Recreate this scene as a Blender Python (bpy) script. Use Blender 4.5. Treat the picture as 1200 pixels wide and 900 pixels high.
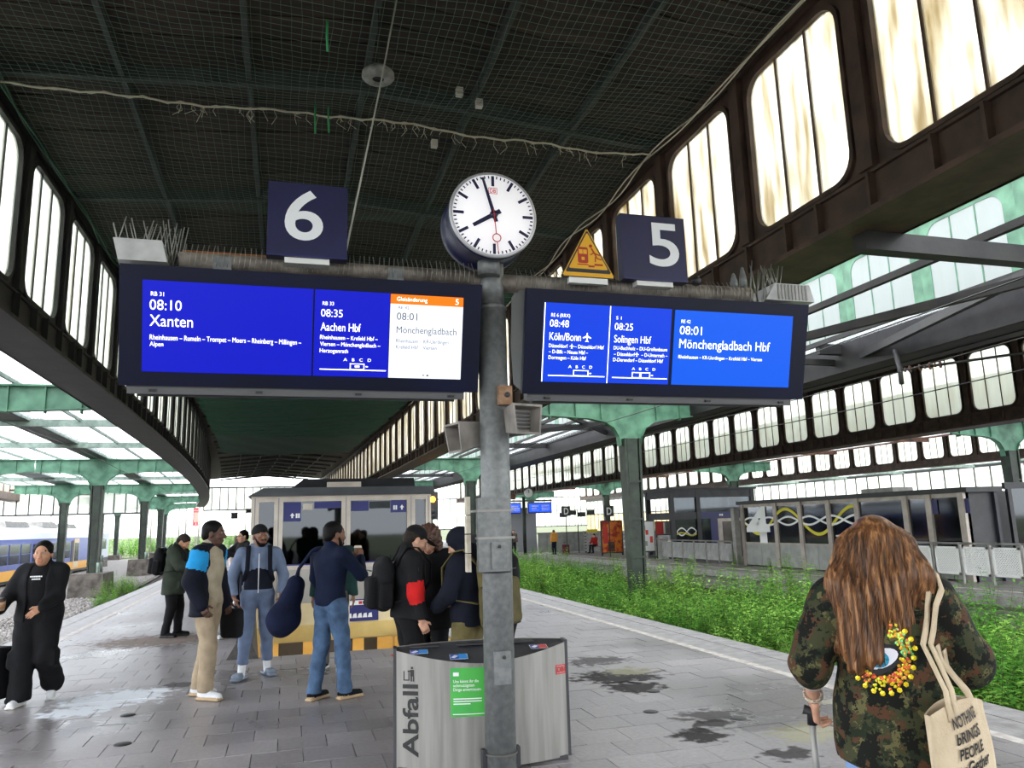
import bpy, bmesh, math, random
import numpy as np
from mathutils import Vector, Matrix
random.seed(7)
PI = math.pi
scene = bpy.context.scene
for _o in list(bpy.data.objects):
    bpy.data.objects.remove(_o)
COL = scene.collection

# ------------------------------------------------------------------ camera
cam_d = bpy.data.cameras.new('camera')
cam_d.sensor_width = 36.0
cam_d.lens = 27.0
cam_d.clip_start = 0.05
cam_d.clip_end = 2000
cam = bpy.data.objects.new('camera', cam_d)
COL.objects.link(cam)
_R = Matrix(((0.9603, -0.0232, -0.2780), (-0.2777, -0.1803, -0.9433), (-0.0282, 0.9833, -0.1798))).to_4x4()
cam.matrix_world = Matrix.Translation((0, 0, 1.7)) @ Matrix(_R.to_3x3().normalized()).to_4x4()
scene.camera = cam

# ------------------------------------------------------------------ sky: even bright overcast
world = bpy.data.worlds.new('world')
scene.world = world
world.use_nodes = True
_bg = world.node_tree.nodes['Background']
_bg.inputs[0].default_value = (0.93, 0.97, 1.0, 1)
_bg.inputs[1].default_value = 2.6
scene.view_settings.view_transform = 'Standard'
scene.view_settings.look = 'None'
scene.view_settings.gamma = 1.0
scene.view_settings.use_curve_mapping = False
scene.view_settings.exposure = 1.05

# ------------------------------------------------------------------ helpers
def lin(c):
    return tuple(((v / 255.0) / 12.92 if v / 255.0 <= 0.04045 else ((v / 255.0 + 0.055) / 1.055) ** 2.4) for v in c)

MATS = {}
def mat(name, rgb, rough=0.6, metal=0.0, var=0.0, scale=6.0, rgb2=None, emit=0.0, bump=0.0, bscale=40.0, stretch=None, spec=None, rand=0.0, detail=4.0, lo=0.35, hi=0.65, selflit=False):
    """procedural surface: two colours mixed by noise, optional bump, optional emission for things that give light"""
    if name in MATS:
        return MATS[name]
    m = bpy.data.materials.new(name)
    m.use_nodes = True
    nt = m.node_tree
    b = nt.nodes['Principled BSDF']
    c1 = lin(rgb) + (1,)
    b.inputs['Base Color'].default_value = c1
    b.inputs['Roughness'].default_value = rough
    b.inputs['Metallic'].default_value = metal
    if spec is not None:
        b.inputs['Specular IOR Level'].default_value = spec
    if rgb2 is None and var > 0:
        rgb2 = tuple(max(0, min(255, v * (1 - var))) for v in rgb)
    if rgb2 is not None or bump > 0:
        tc = nt.nodes.new('ShaderNodeTexCoord')
        vec = tc.outputs['Object']
        if stretch:
            mp = nt.nodes.new('ShaderNodeMapping')
            mp.inputs['Scale'].default_value = stretch
            nt.links.new(vec, mp.inputs[0])
            vec = mp.outputs[0]
    if rgb2 is not None:
        nz = nt.nodes.new('ShaderNodeTexNoise')
        nz.inputs['Scale'].default_value = scale
        nz.inputs['Detail'].default_value = detail
        nt.links.new(vec, nz.inputs['Vector'])
        rp = nt.nodes.new('ShaderNodeValToRGB')
        rp.color_ramp.elements[0].position = lo
        rp.color_ramp.elements[0].color = lin(rgb2) + (1,)
        rp.color_ramp.elements[1].position = hi
        rp.color_ramp.elements[1].color = c1
        nt.links.new(nz.outputs['Fac'], rp.inputs[0])
        out = rp.outputs[0]
        if rand > 0:
            oi = nt.nodes.new('ShaderNodeObjectInfo')
            mr = nt.nodes.new('ShaderNodeMapRange')
            mr.inputs['To Min'].default_value = 1 - rand
            mr.inputs['To Max'].default_value = 1 + rand
            nt.links.new(oi.outputs['Random'], mr.inputs['Value'])
            hs = nt.nodes.new('ShaderNodeHueSaturation')
            nt.links.new(mr.outputs[0], hs.inputs['Value'])
            nt.links.new(out, hs.inputs['Color'])
            out = hs.outputs[0]
        nt.links.new(out, b.inputs['Base Color'])
    if bump > 0:
        nb = nt.nodes.new('ShaderNodeTexNoise')
        nb.inputs['Scale'].default_value = bscale
        nt.links.new(vec, nb.inputs['Vector'])
        bp = nt.nodes.new('ShaderNodeBump')
        bp.inputs['Strength'].default_value = bump
        bp.inputs['Distance'].default_value = 0.02
        nt.links.new(nb.outputs['Fac'], bp.inputs['Height'])
        nt.links.new(bp.outputs[0], b.inputs['Normal'])
    if emit > 0:
        if selflit: b.inputs['Base Color'].default_value = (.004, .004, .004, 1)
        b.inputs['Emission Color'].default_value = c1
        b.inputs['Emission Strength'].default_value = emit
    MATS[name] = m
    return m

def glass_mat(name, tint, clear, trans_rgb, dirt_rgb=None, streak=(3, 3, 0.5), gloss=0.08, dirt=0.5, refl=0.25):
    """weathered pane: lets part of the light straight through, scatters part of it, a little gloss"""
    if name in MATS:
        return MATS[name]
    m = bpy.data.materials.new(name)
    m.use_nodes = True
    nt = m.node_tree
    nt.nodes.clear()
    out = nt.nodes.new('ShaderNodeOutputMaterial')
    tr = nt.nodes.new('ShaderNodeBsdfTransparent')
    tr.inputs[0].default_value = lin(tint) + (1,)
    tl = nt.nodes.new('ShaderNodeBsdfTranslucent')
    tl.inputs[0].default_value = lin(trans_rgb) + (1,)
    df = nt.nodes.new('ShaderNodeBsdfDiffuse')
    df.inputs[0].default_value = lin(trans_rgb) + (1,)
    md = nt.nodes.new('ShaderNodeMixShader')
    md.inputs[0].default_value = refl
    nt.links.new(tl.outputs[0], md.inputs[1])
    nt.links.new(df.outputs[0], md.inputs[2])
    mx = nt.nodes.new('ShaderNodeMixShader')
    mx.inputs[0].default_value = 1 - clear
    nt.links.new(tr.outputs[0], mx.inputs[1])
    nt.links.new(md.outputs[0], mx.inputs[2])
    gl = nt.nodes.new('ShaderNodeBsdfGlossy')
    gl.inputs['Roughness'].default_value = 0.15
    m2 = nt.nodes.new('ShaderNodeMixShader')
    m2.inputs[0].default_value = gloss
    nt.links.new(mx.outputs[0], m2.inputs[1])
    nt.links.new(gl.outputs[0], m2.inputs[2])
    nt.links.new(m2.outputs[0], out.inputs[0])
    if dirt_rgb:
        tc = nt.nodes.new('ShaderNodeTexCoord')
        oi = nt.nodes.new('ShaderNodeObjectInfo')
        ad = nt.nodes.new('ShaderNodeVectorMath')
        sc = nt.nodes.new('ShaderNodeVectorMath')
        sc.operation = 'SCALE'
        sc.inputs['Scale'].default_value = 37.0
        nt.links.new(oi.outputs['Random'], sc.inputs[0])
        nt.links.new(tc.outputs['Object'], ad.inputs[0])
        nt.links.new(sc.outputs[0], ad.inputs[1])
        mp = nt.nodes.new('ShaderNodeMapping')
        mp.inputs['Scale'].default_value = streak
        nt.links.new(ad.outputs[0], mp.inputs[0])
        nz = nt.nodes.new('ShaderNodeTexNoise')
        nz.inputs['Scale'].default_value = 1.6
        nz.inputs['Detail'].default_value = 6
        nt.links.new(mp.outputs[0], nz.inputs['Vector'])
        for (node, clean) in ((tl, trans_rgb), (tr, tint)):
            rp = nt.nodes.new('ShaderNodeValToRGB')
            rp.color_ramp.elements[0].position = 0.42
            rp.color_ramp.elements[0].color = lin(clean) + (1,)
            rp.color_ramp.elements[1].position = 0.42 + dirt
            rp.color_ramp.elements[1].color = lin(dirt_rgb) + (1,)
            nt.links.new(nz.outputs['Fac'], rp.inputs[0])
            nt.links.new(rp.outputs[0], node.inputs[0])
    MATS[name] = m
    return m

def screen_glass(name, rgb, rough=0.05):
    """dark window glass: reflective, partly see-through"""
    if name in MATS:
        return MATS[name]
    m = bpy.data.materials.new(name)
    m.use_nodes = True
    nt = m.node_tree
    nt.nodes.clear()
    out = nt.nodes.new('ShaderNodeOutputMaterial')
    tr = nt.nodes.new('ShaderNodeBsdfTransparent')
    tr.inputs[0].default_value = lin(rgb) + (1,)
    gl = nt.nodes.new('ShaderNodeBsdfGlossy')
    gl.inputs['Roughness'].default_value = rough
    gl.inputs['Color'].default_value = (0.9, 0.95, 1, 1)
    fr = nt.nodes.new('ShaderNodeFresnel')
    fr.inputs[0].default_value = 1.55
    mx = nt.nodes.new('ShaderNodeMixShader')
    nt.links.new(fr.outputs[0], mx.inputs[0])
    nt.links.new(tr.outputs[0], mx.inputs[1])
    nt.links.new(gl.outputs[0], mx.inputs[2])
    nt.links.new(mx.outputs[0], out.inputs[0])
    MATS[name] = m
    return m

def tag(o, label=None, cat=None, group=None, kind=None):
    if label: o['label'] = label
    if cat: o['category'] = cat
    if group: o['group'] = group
    if kind: o['kind'] = kind
    return o

def empty(name, loc=(0, 0, 0), rz=0.0, parent=None):
    o = bpy.data.objects.new(name, None)
    o.empty_display_size = 0.1
    COL.objects.link(o)
    o.location = loc
    o.rotation_euler = (0, 0, rz)
    if parent: o.parent = parent
    return o

def link(name, me, m=None, parent=None, loc=None, rz=None):
    o = bpy.data.objects.new(name, me)
    COL.objects.link(o)
    if m is not None and len(me.materials) == 0:
        me.materials.append(m)
    if parent: o.parent = parent
    if loc is not None: o.location = loc
    if rz is not None: o.rotation_euler = (0, 0, rz)
    return o

class MB:
    """collects shapes, then links them as one mesh object"""
    def __init__(s):
        s.v = []; s.f = []; s.sm = []
    def add(s, vs, fs, smooth=False):
        n = len(s.v)
        s.v.extend([tuple(p) for p in vs])
        s.f.extend([tuple(i + n for i in q) for q in fs])
        s.sm.extend([smooth] * len(fs))
        return s
    def box(s, x0, x1, y0, y1, z0, z1):
        return s.add([(x0, y0, z0), (x1, y0, z0), (x1, y1, z0), (x0, y1, z0), (x0, y0, z1), (x1, y0, z1), (x1, y1, z1), (x0, y1, z1)],
                     [(0, 3, 2, 1), (4, 5, 6, 7), (0, 1, 5, 4), (1, 2, 6, 5), (2, 3, 7, 6), (3, 0, 4, 7)])
    def hexa(s, p):
        return s.add(p, [(0, 3, 2, 1), (4, 5, 6, 7), (0, 1, 5, 4), (1, 2, 6, 5), (2, 3, 7, 6), (3, 0, 4, 7)])
    def bar(s, a, b, w, h, up=(0, 0, 1)):
        a = Vector(a); b = Vector(b); d = (b - a).normalized(); u = Vector(up)
        if abs(d.dot(u)) > 0.97: u = Vector((1, 0, 0)) if abs(d.x) < .9 else Vector((0, 1, 0))
        r = d.cross(u).normalized() * (w / 2); t = r.cross(d).normalized() * (h / 2)
        return s.hexa([a - r - t, a + r - t, b + r - t, b - r - t, a - r + t, a + r + t, b + r + t, b - r + t])
    def tube(s, pts, r, n=8, caps=True, smooth=True):
        pts = [Vector(p) for p in pts]
        rs = r if isinstance(r, (list, tuple)) else [r] * len(pts)
        vs = []; prev = None
        for i, p in enumerate(pts):
            d = (pts[min(i + 1, len(pts) - 1)] - pts[max(i - 1, 0)])
            d = d.normalized() if d.length > 1e-9 else Vector((0, 0, 1))
            if prev is None:
                u = Vector((0, 0, 1)) if abs(d.z) < .9 else Vector((0, 1, 0))
            else:
                u = prev
            a = d.cross(u)
            if a.length < 1e-6: a = d.cross(Vector((1, 0, 0)))
            a.normalize(); b_ = a.cross(d).normalized(); prev = b_
            for k in range(n):
                t = 2 * PI * k / n
                vs.append(p + a * (math.cos(t) * rs[i]) + b_ * (math.sin(t) * rs[i]))
        fs = []
        for i in range(len(pts) - 1):
            for k in range(n):
                k2 = (k + 1) % n
                fs.append((i * n + k, i * n + k2, (i + 1) * n + k2, (i + 1) * n + k))
        s.add(vs, fs, smooth)
        if caps:
            m = len(s.v) - len(vs)
            s.f.append(tuple(m + k for k in range(n))[::-1]); s.sm.append(False)
            s.f.append(tuple(m + (len(pts) - 1) * n + k for k in range(n))); s.sm.append(False)
        return s
    def lathe(s, prof, c=(0, 0, 0), n=24, axis='z', smooth=True, caps=True):
        vs = []
        for (r, z) in prof:
            for k in range(n):
                t = 2 * PI * k / n
                p = (r * math.cos(t), r * math.sin(t), z)
                if axis == 'y': p = (p[0], -p[2], p[1])
                if axis == 'x': p = (p[2], p[0], p[1])
                vs.append((p[0] + c[0], p[1] + c[1], p[2] + c[2]))
        fs = []
        for i in range(len(prof) - 1):
            for k in range(n):
                k2 = (k + 1) % n
                fs.append((i * n + k, i * n + k2, (i + 1) * n + k2, (i + 1) * n + k))
        s.add(vs, fs, smooth)
        m = len(s.v) - len(vs)
        if caps and prof[0][0] > 1e-6:
            s.f.append(tuple(m + k for k in range(n))[::-1]); s.sm.append(False)
        if caps and prof[-1][0] > 1e-6:
            s.f.append(tuple(m + (len(prof) - 1) * n + k for k in range(n))); s.sm.append(False)
        return s
    def prism(s, poly, d0, d1, fn):
        """polygon (list of 2D) extruded between depths d0,d1; fn(u,v,d)->xyz"""
        n = len(poly)
        vs = [fn(u, v, d0) for (u, v) in poly] + [fn(u, v, d1) for (u, v) in poly]
        fs = [tuple(range(n))[::-1], tuple(range(n, 2 * n))]
        fs += [(i, (i + 1) % n, n + (i + 1) % n, n + i) for i in range(n)]
        return s.add(vs, fs)
    def mesh(s, name, m=None, smooth_all=False):
        me = bpy.data.meshes.new(name)
        me.from_pydata(s.v, [], s.f)
        if any(s.sm) or smooth_all:
            me.polygons.foreach_set('use_smooth', [True] * len(s.f) if smooth_all else s.sm)
        if m is not None: me.materials.append(m)
        me.update()
        return me
    def build(s, name, m, parent=None, loc=None, rz=None, fix=False):
        me = s.mesh(name, m)
        if fix:
            bm = bmesh.new(); bm.from_mesh(me); bmesh.ops.recalc_face_normals(bm, faces=bm.faces); bm.to_mesh(me); bm.free()
        return link(name, me, None, parent, loc, rz)

def rrect(x0, x1, z0, z1, r, n=5):
    pts = []
    for (cx, cz, a0) in ((x1 - r, z0 + r, -90), (x1 - r, z1 - r, 0), (x0 + r, z1 - r, 90), (x0 + r, z0 + r, 180)):
        for k in range(n + 1):
            a = math.radians(a0 + 90 * k / n)
            pts.append((cx + r * math.cos(a), cz + r * math.sin(a)))
    return pts

FXY = lambda u, v, d: (u, d, v)       # polygon in x-z, depth along y
FYZ = lambda u, v, d: (d, u, v)       # polygon in y-z, depth along x
FXYZ = lambda u, v, d: (u, v, d)      # polygon in x-y, depth along z

def fix_normals(me):
    bm = bmesh.new(); bm.from_mesh(me); bmesh.ops.recalc_face_normals(bm, faces=bm.faces); bm.to_mesh(me); bm.free()

def text_mesh(body, m, width=None, height=0.1, extrude=0.001, align='LEFT', bold=0.0, res=3, shear=0.0):
    """built-in font -> mesh in local x (right) / z (up) plane facing -y; cap height = height, optional exact width"""
    cu = bpy.data.curves.new('t', 'FONT')
    cu.body = body
    cu.size = 1.0
    cu.resolution_u = res
    cu.offset = bold
    cu.shear = shear
    cu.extrude = 0.0
    ob = bpy.data.objects.new('t', cu)
    me = bpy.data.meshes.new_from_object(ob)
    bpy.data.objects.remove(ob)
    bpy.data.curves.remove(cu)
    n = len(me.vertices)
    co = np.zeros(n * 3)
    me.vertices.foreach_get('co', co)
    co = co.reshape(-1, 3)
    if n:
        sz = height / 0.70
        x = co[:, 0] * sz
        w = x.max() - x.min()
        x = x - x.min()
        if width: x = x * (width / max(w, 1e-6)); w = width
        if align == 'CENTER': x = x - w / 2
        if align == 'RIGHT': x = x - w
        new = np.stack([x, np.full(n, -extrude), co[:, 1] * sz], 1)
        me.vertices.foreach_set('co', new.ravel())
    me.materials.clear()
    me.materials.append(m)
    me.update()
    return me

def text_obj(name, body, m, parent, loc, **kw):
    return link(name, text_mesh(body, m, **kw), None, parent, loc)

# gentle bend of the station to the left in the distance
def cL(y): return -0.000703 * max(0.0, y - 13.66) ** 2
def cR(y): return -0.000308 * max(0.0, y - 25.0) ** 2
# ------------------------------------------------------------------ materials of the setting
M_brown = mat('steel_brown', (84, 64, 54), 0.6, 0.0, rgb2=(58, 44, 38), scale=3, bump=0.15, bscale=12)
M_dark = mat('steel_dark', (46, 44, 44), 0.55, 0.0, rgb2=(30, 29, 32), scale=2.5, bump=0.15, bscale=10)
M_green = mat('steel_green', (98, 146, 118), 0.55, rgb2=(66, 108, 86), scale=2.2, bump=0.1, bscale=8)
M_greendk = mat('steel_green_dark', (40, 54, 40), 0.5, rgb2=(22, 29, 22), scale=3.5, bump=0.2, bscale=10)
M_greygreen = mat('steel_greygreen', (146, 164, 152), 0.6, rgb2=(108, 128, 116), scale=4)
M_rust = mat('steel_rust', (112, 78, 62), 0.8, rgb2=(66, 48, 42), scale=3)
M_board = mat('ceiling_board', (56, 44, 38), 0.85, rgb2=(34, 27, 25), scale=1.5, stretch=(.5, 4, 4), rand=.25)
M_rib = mat('ceiling_rib', (60, 64, 64), 0.7, rgb2=(46, 49, 50), scale=3)
M_net = mat('net_cord', (88, 112, 102), 0.8)
M_netg = mat('net_edge', (50, 84, 68), 0.8)
M_rope = mat('rope', (196, 190, 172), 0.9)
M_pane = glass_mat('pane_cream', (255, 253, 246), 0.40, (252, 247, 232), dirt_rgb=(170, 150, 106), streak=(3, 3.6, 0.55), dirt=.33, gloss=.02)
M_paneW = glass_mat('pane_white', (250, 253, 250), 0.45, (245, 248, 238), dirt_rgb=(222, 218, 196), streak=(3, 3, 0.5), dirt=.5, gloss=.02, refl=.5)
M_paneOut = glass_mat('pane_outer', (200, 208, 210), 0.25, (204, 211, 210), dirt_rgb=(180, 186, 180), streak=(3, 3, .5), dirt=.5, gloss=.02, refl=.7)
M_roofglass = glass_mat('roof_glass', (252, 252, 255), 0.8, (250, 250, 252), gloss=.03)
M_yelglass = glass_mat('pane_yellow', (250, 246, 226), 0.4, (244, 234, 204), dirt_rgb=(214, 196, 150), streak=(2, 2, .6), dirt=.4, gloss=.02)
M_slabA = mat('paving', (142, 138, 140), 0.32, rgb2=(112, 108, 110), scale=5, bump=0.25, bscale=30, rand=.10, detail=8)
M_joint = mat('paving_joint', (96, 92, 90), 0.75, rgb2=(66, 63, 60), scale=4)
M_kerb = mat('kerb', (160, 156, 156), 0.45, rgb2=(128, 124, 124), scale=6, bump=.2)
M_line = mat('line_white', (214, 208, 200), 0.6, rgb2=(176, 166, 160), scale=8)
M_ballast = mat('ballast', (150, 146, 142), 0.9, rgb2=(92, 88, 86), scale=22, bump=1.0, bscale=30)
M_stone = mat('ballast_stone', (168, 164, 160), 0.85, rgb2=(108, 102, 98), scale=9)
M_soil = mat('soil', (92, 84, 74), 0.95, rgb2=(62, 58, 50), scale=5, bump=.8, bscale=20)
M_conc = mat('concrete', (112, 105, 98), 0.85, rgb2=(72, 67, 62), scale=3, bump=.3)
M_rail = mat('rail', (96, 84, 78), 0.55, metal=.4, rgb2=(66, 52, 46), scale=8)
M_wire = mat('wire', (40, 40, 42), 0.6)

def sweep(mb, poly, ys, cf, smooth=False):
    n = len(poly); vs = []
    for y in ys:
        c = cf(y)
        vs += [(x + c, y, z) for (x, z) in poly]
    fs = []
    for i in range(len(ys) - 1):
        for k in range(n):
            k2 = (k + 1) % n
            fs.append((i * n + k, i * n + k2, (i + 1) * n + k2, (i + 1) * n + k))
    fs.append(tuple(range(n))); fs.append(tuple((len(ys) - 1) * n + k for k in range(n))[::-1])
    return mb.add(vs, fs, smooth)

def frange(a, b, st):
    return [a + st * i for i in range(int(round((b - a) / st)) + 1)]

# ------------------------------------------------------------------ clerestory walls
WP = 2.41; WZ0, WZ1 = 5.59, 7.87
def frame_mesh(name, m, s):
    """one window bay: plate with a round-cornered opening, raised rim, two glazing bars. local y along wall, +x*s outside"""
    mb = MB()
    hole = rrect(.27, WP - .27, WZ0, WZ1, .30, 5)     # starts lower right corner
    cor = [(WP, 5.48), (WP, 8.10), (0, 8.10), (0, 5.48)]
    for d, flip in ((0.0, False), (s * 0.05, True)):
        vs = [(d, u, v) for (u, v) in cor] + [(d, u, v) for (u, v) in hole]
        fs = []
        for c in range(4):
            a = 4 + c * 6
            for k in range(5): fs.append((c, a + k + 1, a + k))
            nxt = (c + 1) % 4
            fs.append((c, nxt, 4 + nxt * 6, a + 5))
        mb.add(vs, fs)
    def loop(pts, x): return [(x, u, v) for (u, v) in pts]
    big = rrect(.21, WP - .21, WZ0 - .06, WZ1 + .06, .34, 5)
    n = len(hole)
    vs = loop(hole, s * .05) + loop(hole, -s * .05) + loop(big, -s * .05) + loop(big, s * .0)
    fs = []
    for r in range(3):
        for k in range(n):
            k2 = (k + 1) % n
            fs.append((r * n + k, r * n + k2, (r + 1) * n + k2, (r + 1) * n + k))
    mb.add(vs, fs)
    for t in (1 / 3., 2 / 3.):
        y = .27 + (WP - .54) * t
        mb.box(min(0, s * .05), max(0, s * .05), y - .014, y + .014, WZ0, WZ1)
    return mb.mesh(name, m)

def pane_meshes(m):
    res = []
    w = (WP - .54) / 3
    hole = rrect(.27, WP - .27, WZ0, WZ1, .30, 5)
    right = hole[:12]; left = hole[12:]
    a, b = .27 + w, .27 + 2 * w
    polys = [left + [(a, WZ0), (a, WZ1)], [(a, WZ0), (b, WZ0), (b, WZ1), (a, WZ1)], right + [(b, WZ1), (b, WZ0)]]
    for p in polys:
        mb = MB(); mb.prism(p, -.008, .008, FYZ)
        res.append(mb.mesh('pane', m))
    return res

def clerestory(name, xin, s, y0, n, cf, m_steel, m_pane, outer_m=None, soffit=.92, kind='structure', stiff=True, label=None, beam=True):
    """wall of windows above a plate girder; s=+1 when the outside lies towards +x"""
    xs = xin + s * .12
    ys = [y0 + WP * i for i in range(n + 1)]
    mb = MB()
    if beam:
        sweep(mb, [(xs, 5.07), (xs + s * .05, 5.07), (xs + s * .05, 5.52), (xs, 5.52)], ys, cf)          # web
        sweep(mb, [(xin, 5.00), (xin + s * .34, 5.00), (xin + s * .34, 5.07), (xin, 5.07)], ys, cf)        # bottom flange
        sweep(mb, [(xs - s * .05, 5.48), (xs + s * .08, 5.48), (xs + s * .08, 5.52), (xs - s * .05, 5.52)], ys, cf)
    sweep(mb, [(xs - s * .06, 8.05), (xs + s * .16, 8.05), (xs + s * .16, 8.32), (xs - s * .06, 8.32)], ys, cf)
    root = mb.build(name, m_steel, fix=True)
    tag(root, label, kind='structure')
    if beam and soffit:
        mb = MB()
        sweep(mb, [(xin + s * .34, 5.02), (xin + s * soffit, 5.02), (xin + s * soffit, 5.07), (xin + s * .34, 5.07)], ys, cf)
        sweep(mb, [(xin + s * (soffit - .04), 5.02), (xin + s * (soffit + .02), 5.02), (xin + s * (soffit + .02), 5.63), (xin + s * (soffit - .04), 5.63)], ys, cf)
        mb.build('soffit', m_steel, root, fix=True)
    fme = frame_mesh('window_frame', outer_m or m_steel, s)
    fix_normals(fme)
    panes = pane_meshes(m_pane)
    pm = MB().box(-.10 if s > 0 else -.02, .02 if s > 0 else .10, -.11, .11, 5.52, 8.05).mesh('post', outer_m or m_steel)
    sb = MB().box(-.10 if s > 0 else 0, 0 if s > 0 else .10, -.02, .02, 5.07, 5.48).mesh('stiffener', m_steel)
    for i in range(n):
        y = ys[i]
        c0, c1 = cf(y), cf(y + WP)
        rz = -math.atan2(c1 - c0, WP)
        loc = (xs + c0, y, 0)
        link('window_frame', fme, None, root, loc, rz)
        for p in panes:
            link('pane', p, None, root, (loc[0] + s * .03, y, 0), rz)
        link('post', pm, None, root, loc, rz)
        if stiff:
            for t in (0.0, .893, 1.517):
                link('stiffener', sb, None, root, (xs + cf(y + t), y + t, 0), rz)
    return root

zero = lambda y: 0.0
clerestory('wall_left', -4.06, -1, 13.26 - 20 * WP, 59, cL, M_dark, M_paneW, label='left clerestory wall of tall windows above the platform')
clerestory('wall_right', 6.15, 1, 6.62 - 18 * WP, 58, cR, M_brown, M_pane, label='right clerestory wall of dirty cream windows above the platform')

# hall beyond the overgrown track: green outer face, brown inner face
def c2(y): return cR(y)
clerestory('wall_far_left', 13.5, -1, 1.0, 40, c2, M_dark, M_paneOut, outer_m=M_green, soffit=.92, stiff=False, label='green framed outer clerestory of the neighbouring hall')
clerestory('wall_far_right', 25.85, 1, 9.5, 42, c2, M_brown, M_paneW, soffit=1.2, label='brown clerestory wall of the neighbouring hall')
clerestory('wall_outer_right', 45.5, 1, 25.0, 36, c2, M_brown, M_paneW, soffit=1.2, stiff=False, label='brown clerestory wall of the third hall')
clerestory('wall_outer_left', -21.2, 1, 70.5, 12, cL, M_brown, M_pane, soffit=1.0, stiff=False, label='clerestory wall of the hall beyond the train')

# ------------------------------------------------------------------ ceilings
HX, EZ, RZ = 1.05, 8.21, 8.81
def hall_ceiling(name, xl, xr, y0, y1, step, cfl, cfr, label, ribs=True, rib0=11.44):
    xm = (xl + xr) / 2
    mb = MB()
    ys = frange(y0, y1, 5.0)
    def cm(y): return (cfl(y) + cfr(y)) / 2
    vs = []; fs = []
    for y in ys:
        vs += [(xl + cfl(y), y, EZ + .12), (xm + cm(y), y, RZ + .12), (xr + cfr(y), y, EZ + .12), (xl + cfl(y), y, EZ + .2), (xm + cm(y), y, RZ + .2), (xr + cfr(y), y, EZ + .2)]
    for i in range(len(ys) - 1):
        a, b = i * 6, i * 6 + 6
        fs += [(a, a + 1, b + 1, b), (a + 1, a + 2, b + 2, b + 1), (a + 3, b + 3, b + 4, a + 4), (a + 4, b + 4, b + 5, a + 5), (a, b, b + 3, a + 3), (a + 2, a + 5, b + 5, b + 2)]
    mb.add(vs, fs)
    root = mb.build(name, M_board, fix=True)
    tag(root, label, kind='structure')
    w = (xr - xl) / 2 + .05
    if step:
        bm_ = MB().hexa([(0, 0, .07), (w, 0, .07 - (RZ - EZ)), (w, step - .03, .07 - (RZ - EZ)), (0, step - .03, .07), (0, 0, .12), (w, 0, .12 - (RZ - EZ)), (w, step - .03, .12 - (RZ - EZ)), (0, step - .03, .12)]).mesh('ceiling_board', M_board)
        bm2 = MB().hexa([(-w, 0, .07 - (RZ - EZ)), (0, 0, .07), (0, step - .03, .07), (-w, step - .03, .07 - (RZ - EZ)), (-w, 0, .12 - (RZ - EZ)), (0, 0, .12), (0, step - .03, .12), (-w, step - .03, .12 - (RZ - EZ))]).mesh('ceiling_board', M_board)
        y = max(y0, -11) + 4
        while y < min(y1, 70) - step:
            for me in (bm_, bm2):
                link('ceiling_board', me, None, root, (xm + cm(y), y, RZ + random.uniform(-.012, .012)))
            y += step
    if ribs:
        y = rib0 - 2 * 4.38
        rme = MB().hexa([(-w, -.06, -.22 - (RZ - EZ) + .15), (0, -.06, -.22), (0, .06, -.22), (-w, .06, -.22 - (RZ - EZ) + .15), (-w, -.06, .08 - (RZ - EZ)), (0, -.06, .08), (0, .06, .08), (-w, .06, .08 - (RZ - EZ))]) \
            .hexa([(0, -.06, -.22), (w, -.06, -.22 - (RZ - EZ) + .15), (w, .06, -.22 - (RZ - EZ) + .15), (0, .06, -.22), (0, -.06, .08), (w, -.06, .08 - (RZ - EZ)), (w, .06, .08 - (RZ - EZ)), (0, .06, .08)]).mesh('rib', M_rib)
        while y < y1 - 1:
            link('rib', rme, None, root, (xm + cm(y), y, RZ))
            y += 4.38
        for t in (-.66, -.33, 0.0, .33, .66):
            mb = MB()
            zz = RZ - (RZ - EZ) * abs(t)
            sweep(mb, [(xm + w * t - .04, zz - .1), (xm + w * t + .04, zz - .1), (xm + w * t + .04, zz + .08), (xm + w * t - .04, zz + .08)], ys, cm)
            mb.build('purlin', M_rib, root, fix=True)
    return root
ceil = hall_ceiling('ceiling', -4.23, 6.33, -45, 105, .55, cL, cR, 'dark boarded ceiling over the platform hall')
hall_ceiling('ceiling_far_right', 13.35, 26.05, 0, 105, 0, c2, c2, 'dark ceiling of the neighbouring hall', ribs=False)
hall_ceiling('ceiling_outer_right', 33.5, 45.8, 10, 105, 0, c2, c2, 'dark ceiling of the third hall', ribs=False)

# ------------------------------------------------------------------ bird net under the ceiling
def net_z(x, y):
    t = (x - HX) / 5.2
    k = ((y - 11.44) / 4.38) % 1.0
    sag = .34 * math.sin(PI * k)
    return 8.20 - .10 * t * t - sag * (1 - .75 * t * t) + .02 * math.sin(3.1 * x + y * 1.7)
mb = MB()
def wob(a, b): return .012 * math.sin(a * 5.3 + b * 2.1) + .010 * math.sin(a * 2.3 - b * 7.7)
xs_ = [-4.04 + .12 * i for i in range(int(10.2 / .12) + 1)]
yy = frange(2.4, 19.6, .43)
for x in xs_:
    mb.tube([(x + wob(x, y), y, net_z(x, y)) for y in yy], .0035, 3, caps=False, smooth=False)
for y in frange(2.4, 19.6, .12):
    mb.tube([(x, y + wob(y, x), net_z(x, y)) for x in [-4.04 + .51 * i for i in range(20)] + [6.14]], .0035, 3, caps=False, smooth=False)
net = mb.build('bird_net', M_net)
tag(net, 'fine mesh bird net stretched below the dark ceiling', 'net', kind='stuff')
mb = MB()
for y in frange(19.8, 52.0, .34):
    mb.tube([(x + cL(y) * .6, y + .12 * math.sin(x * 1.3 + y * 2.1) + .05 * math.sin(5 * x + y), 7.95 - .2 * (1 - ((x - HX) / 5.2) ** 2) - .04 * math.sin(x * 2 + y * 3.3)) for x in [-4.0 + .57 * i for i in range(18)] + [6.05]], .010, 3, caps=False, smooth=False)
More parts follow.
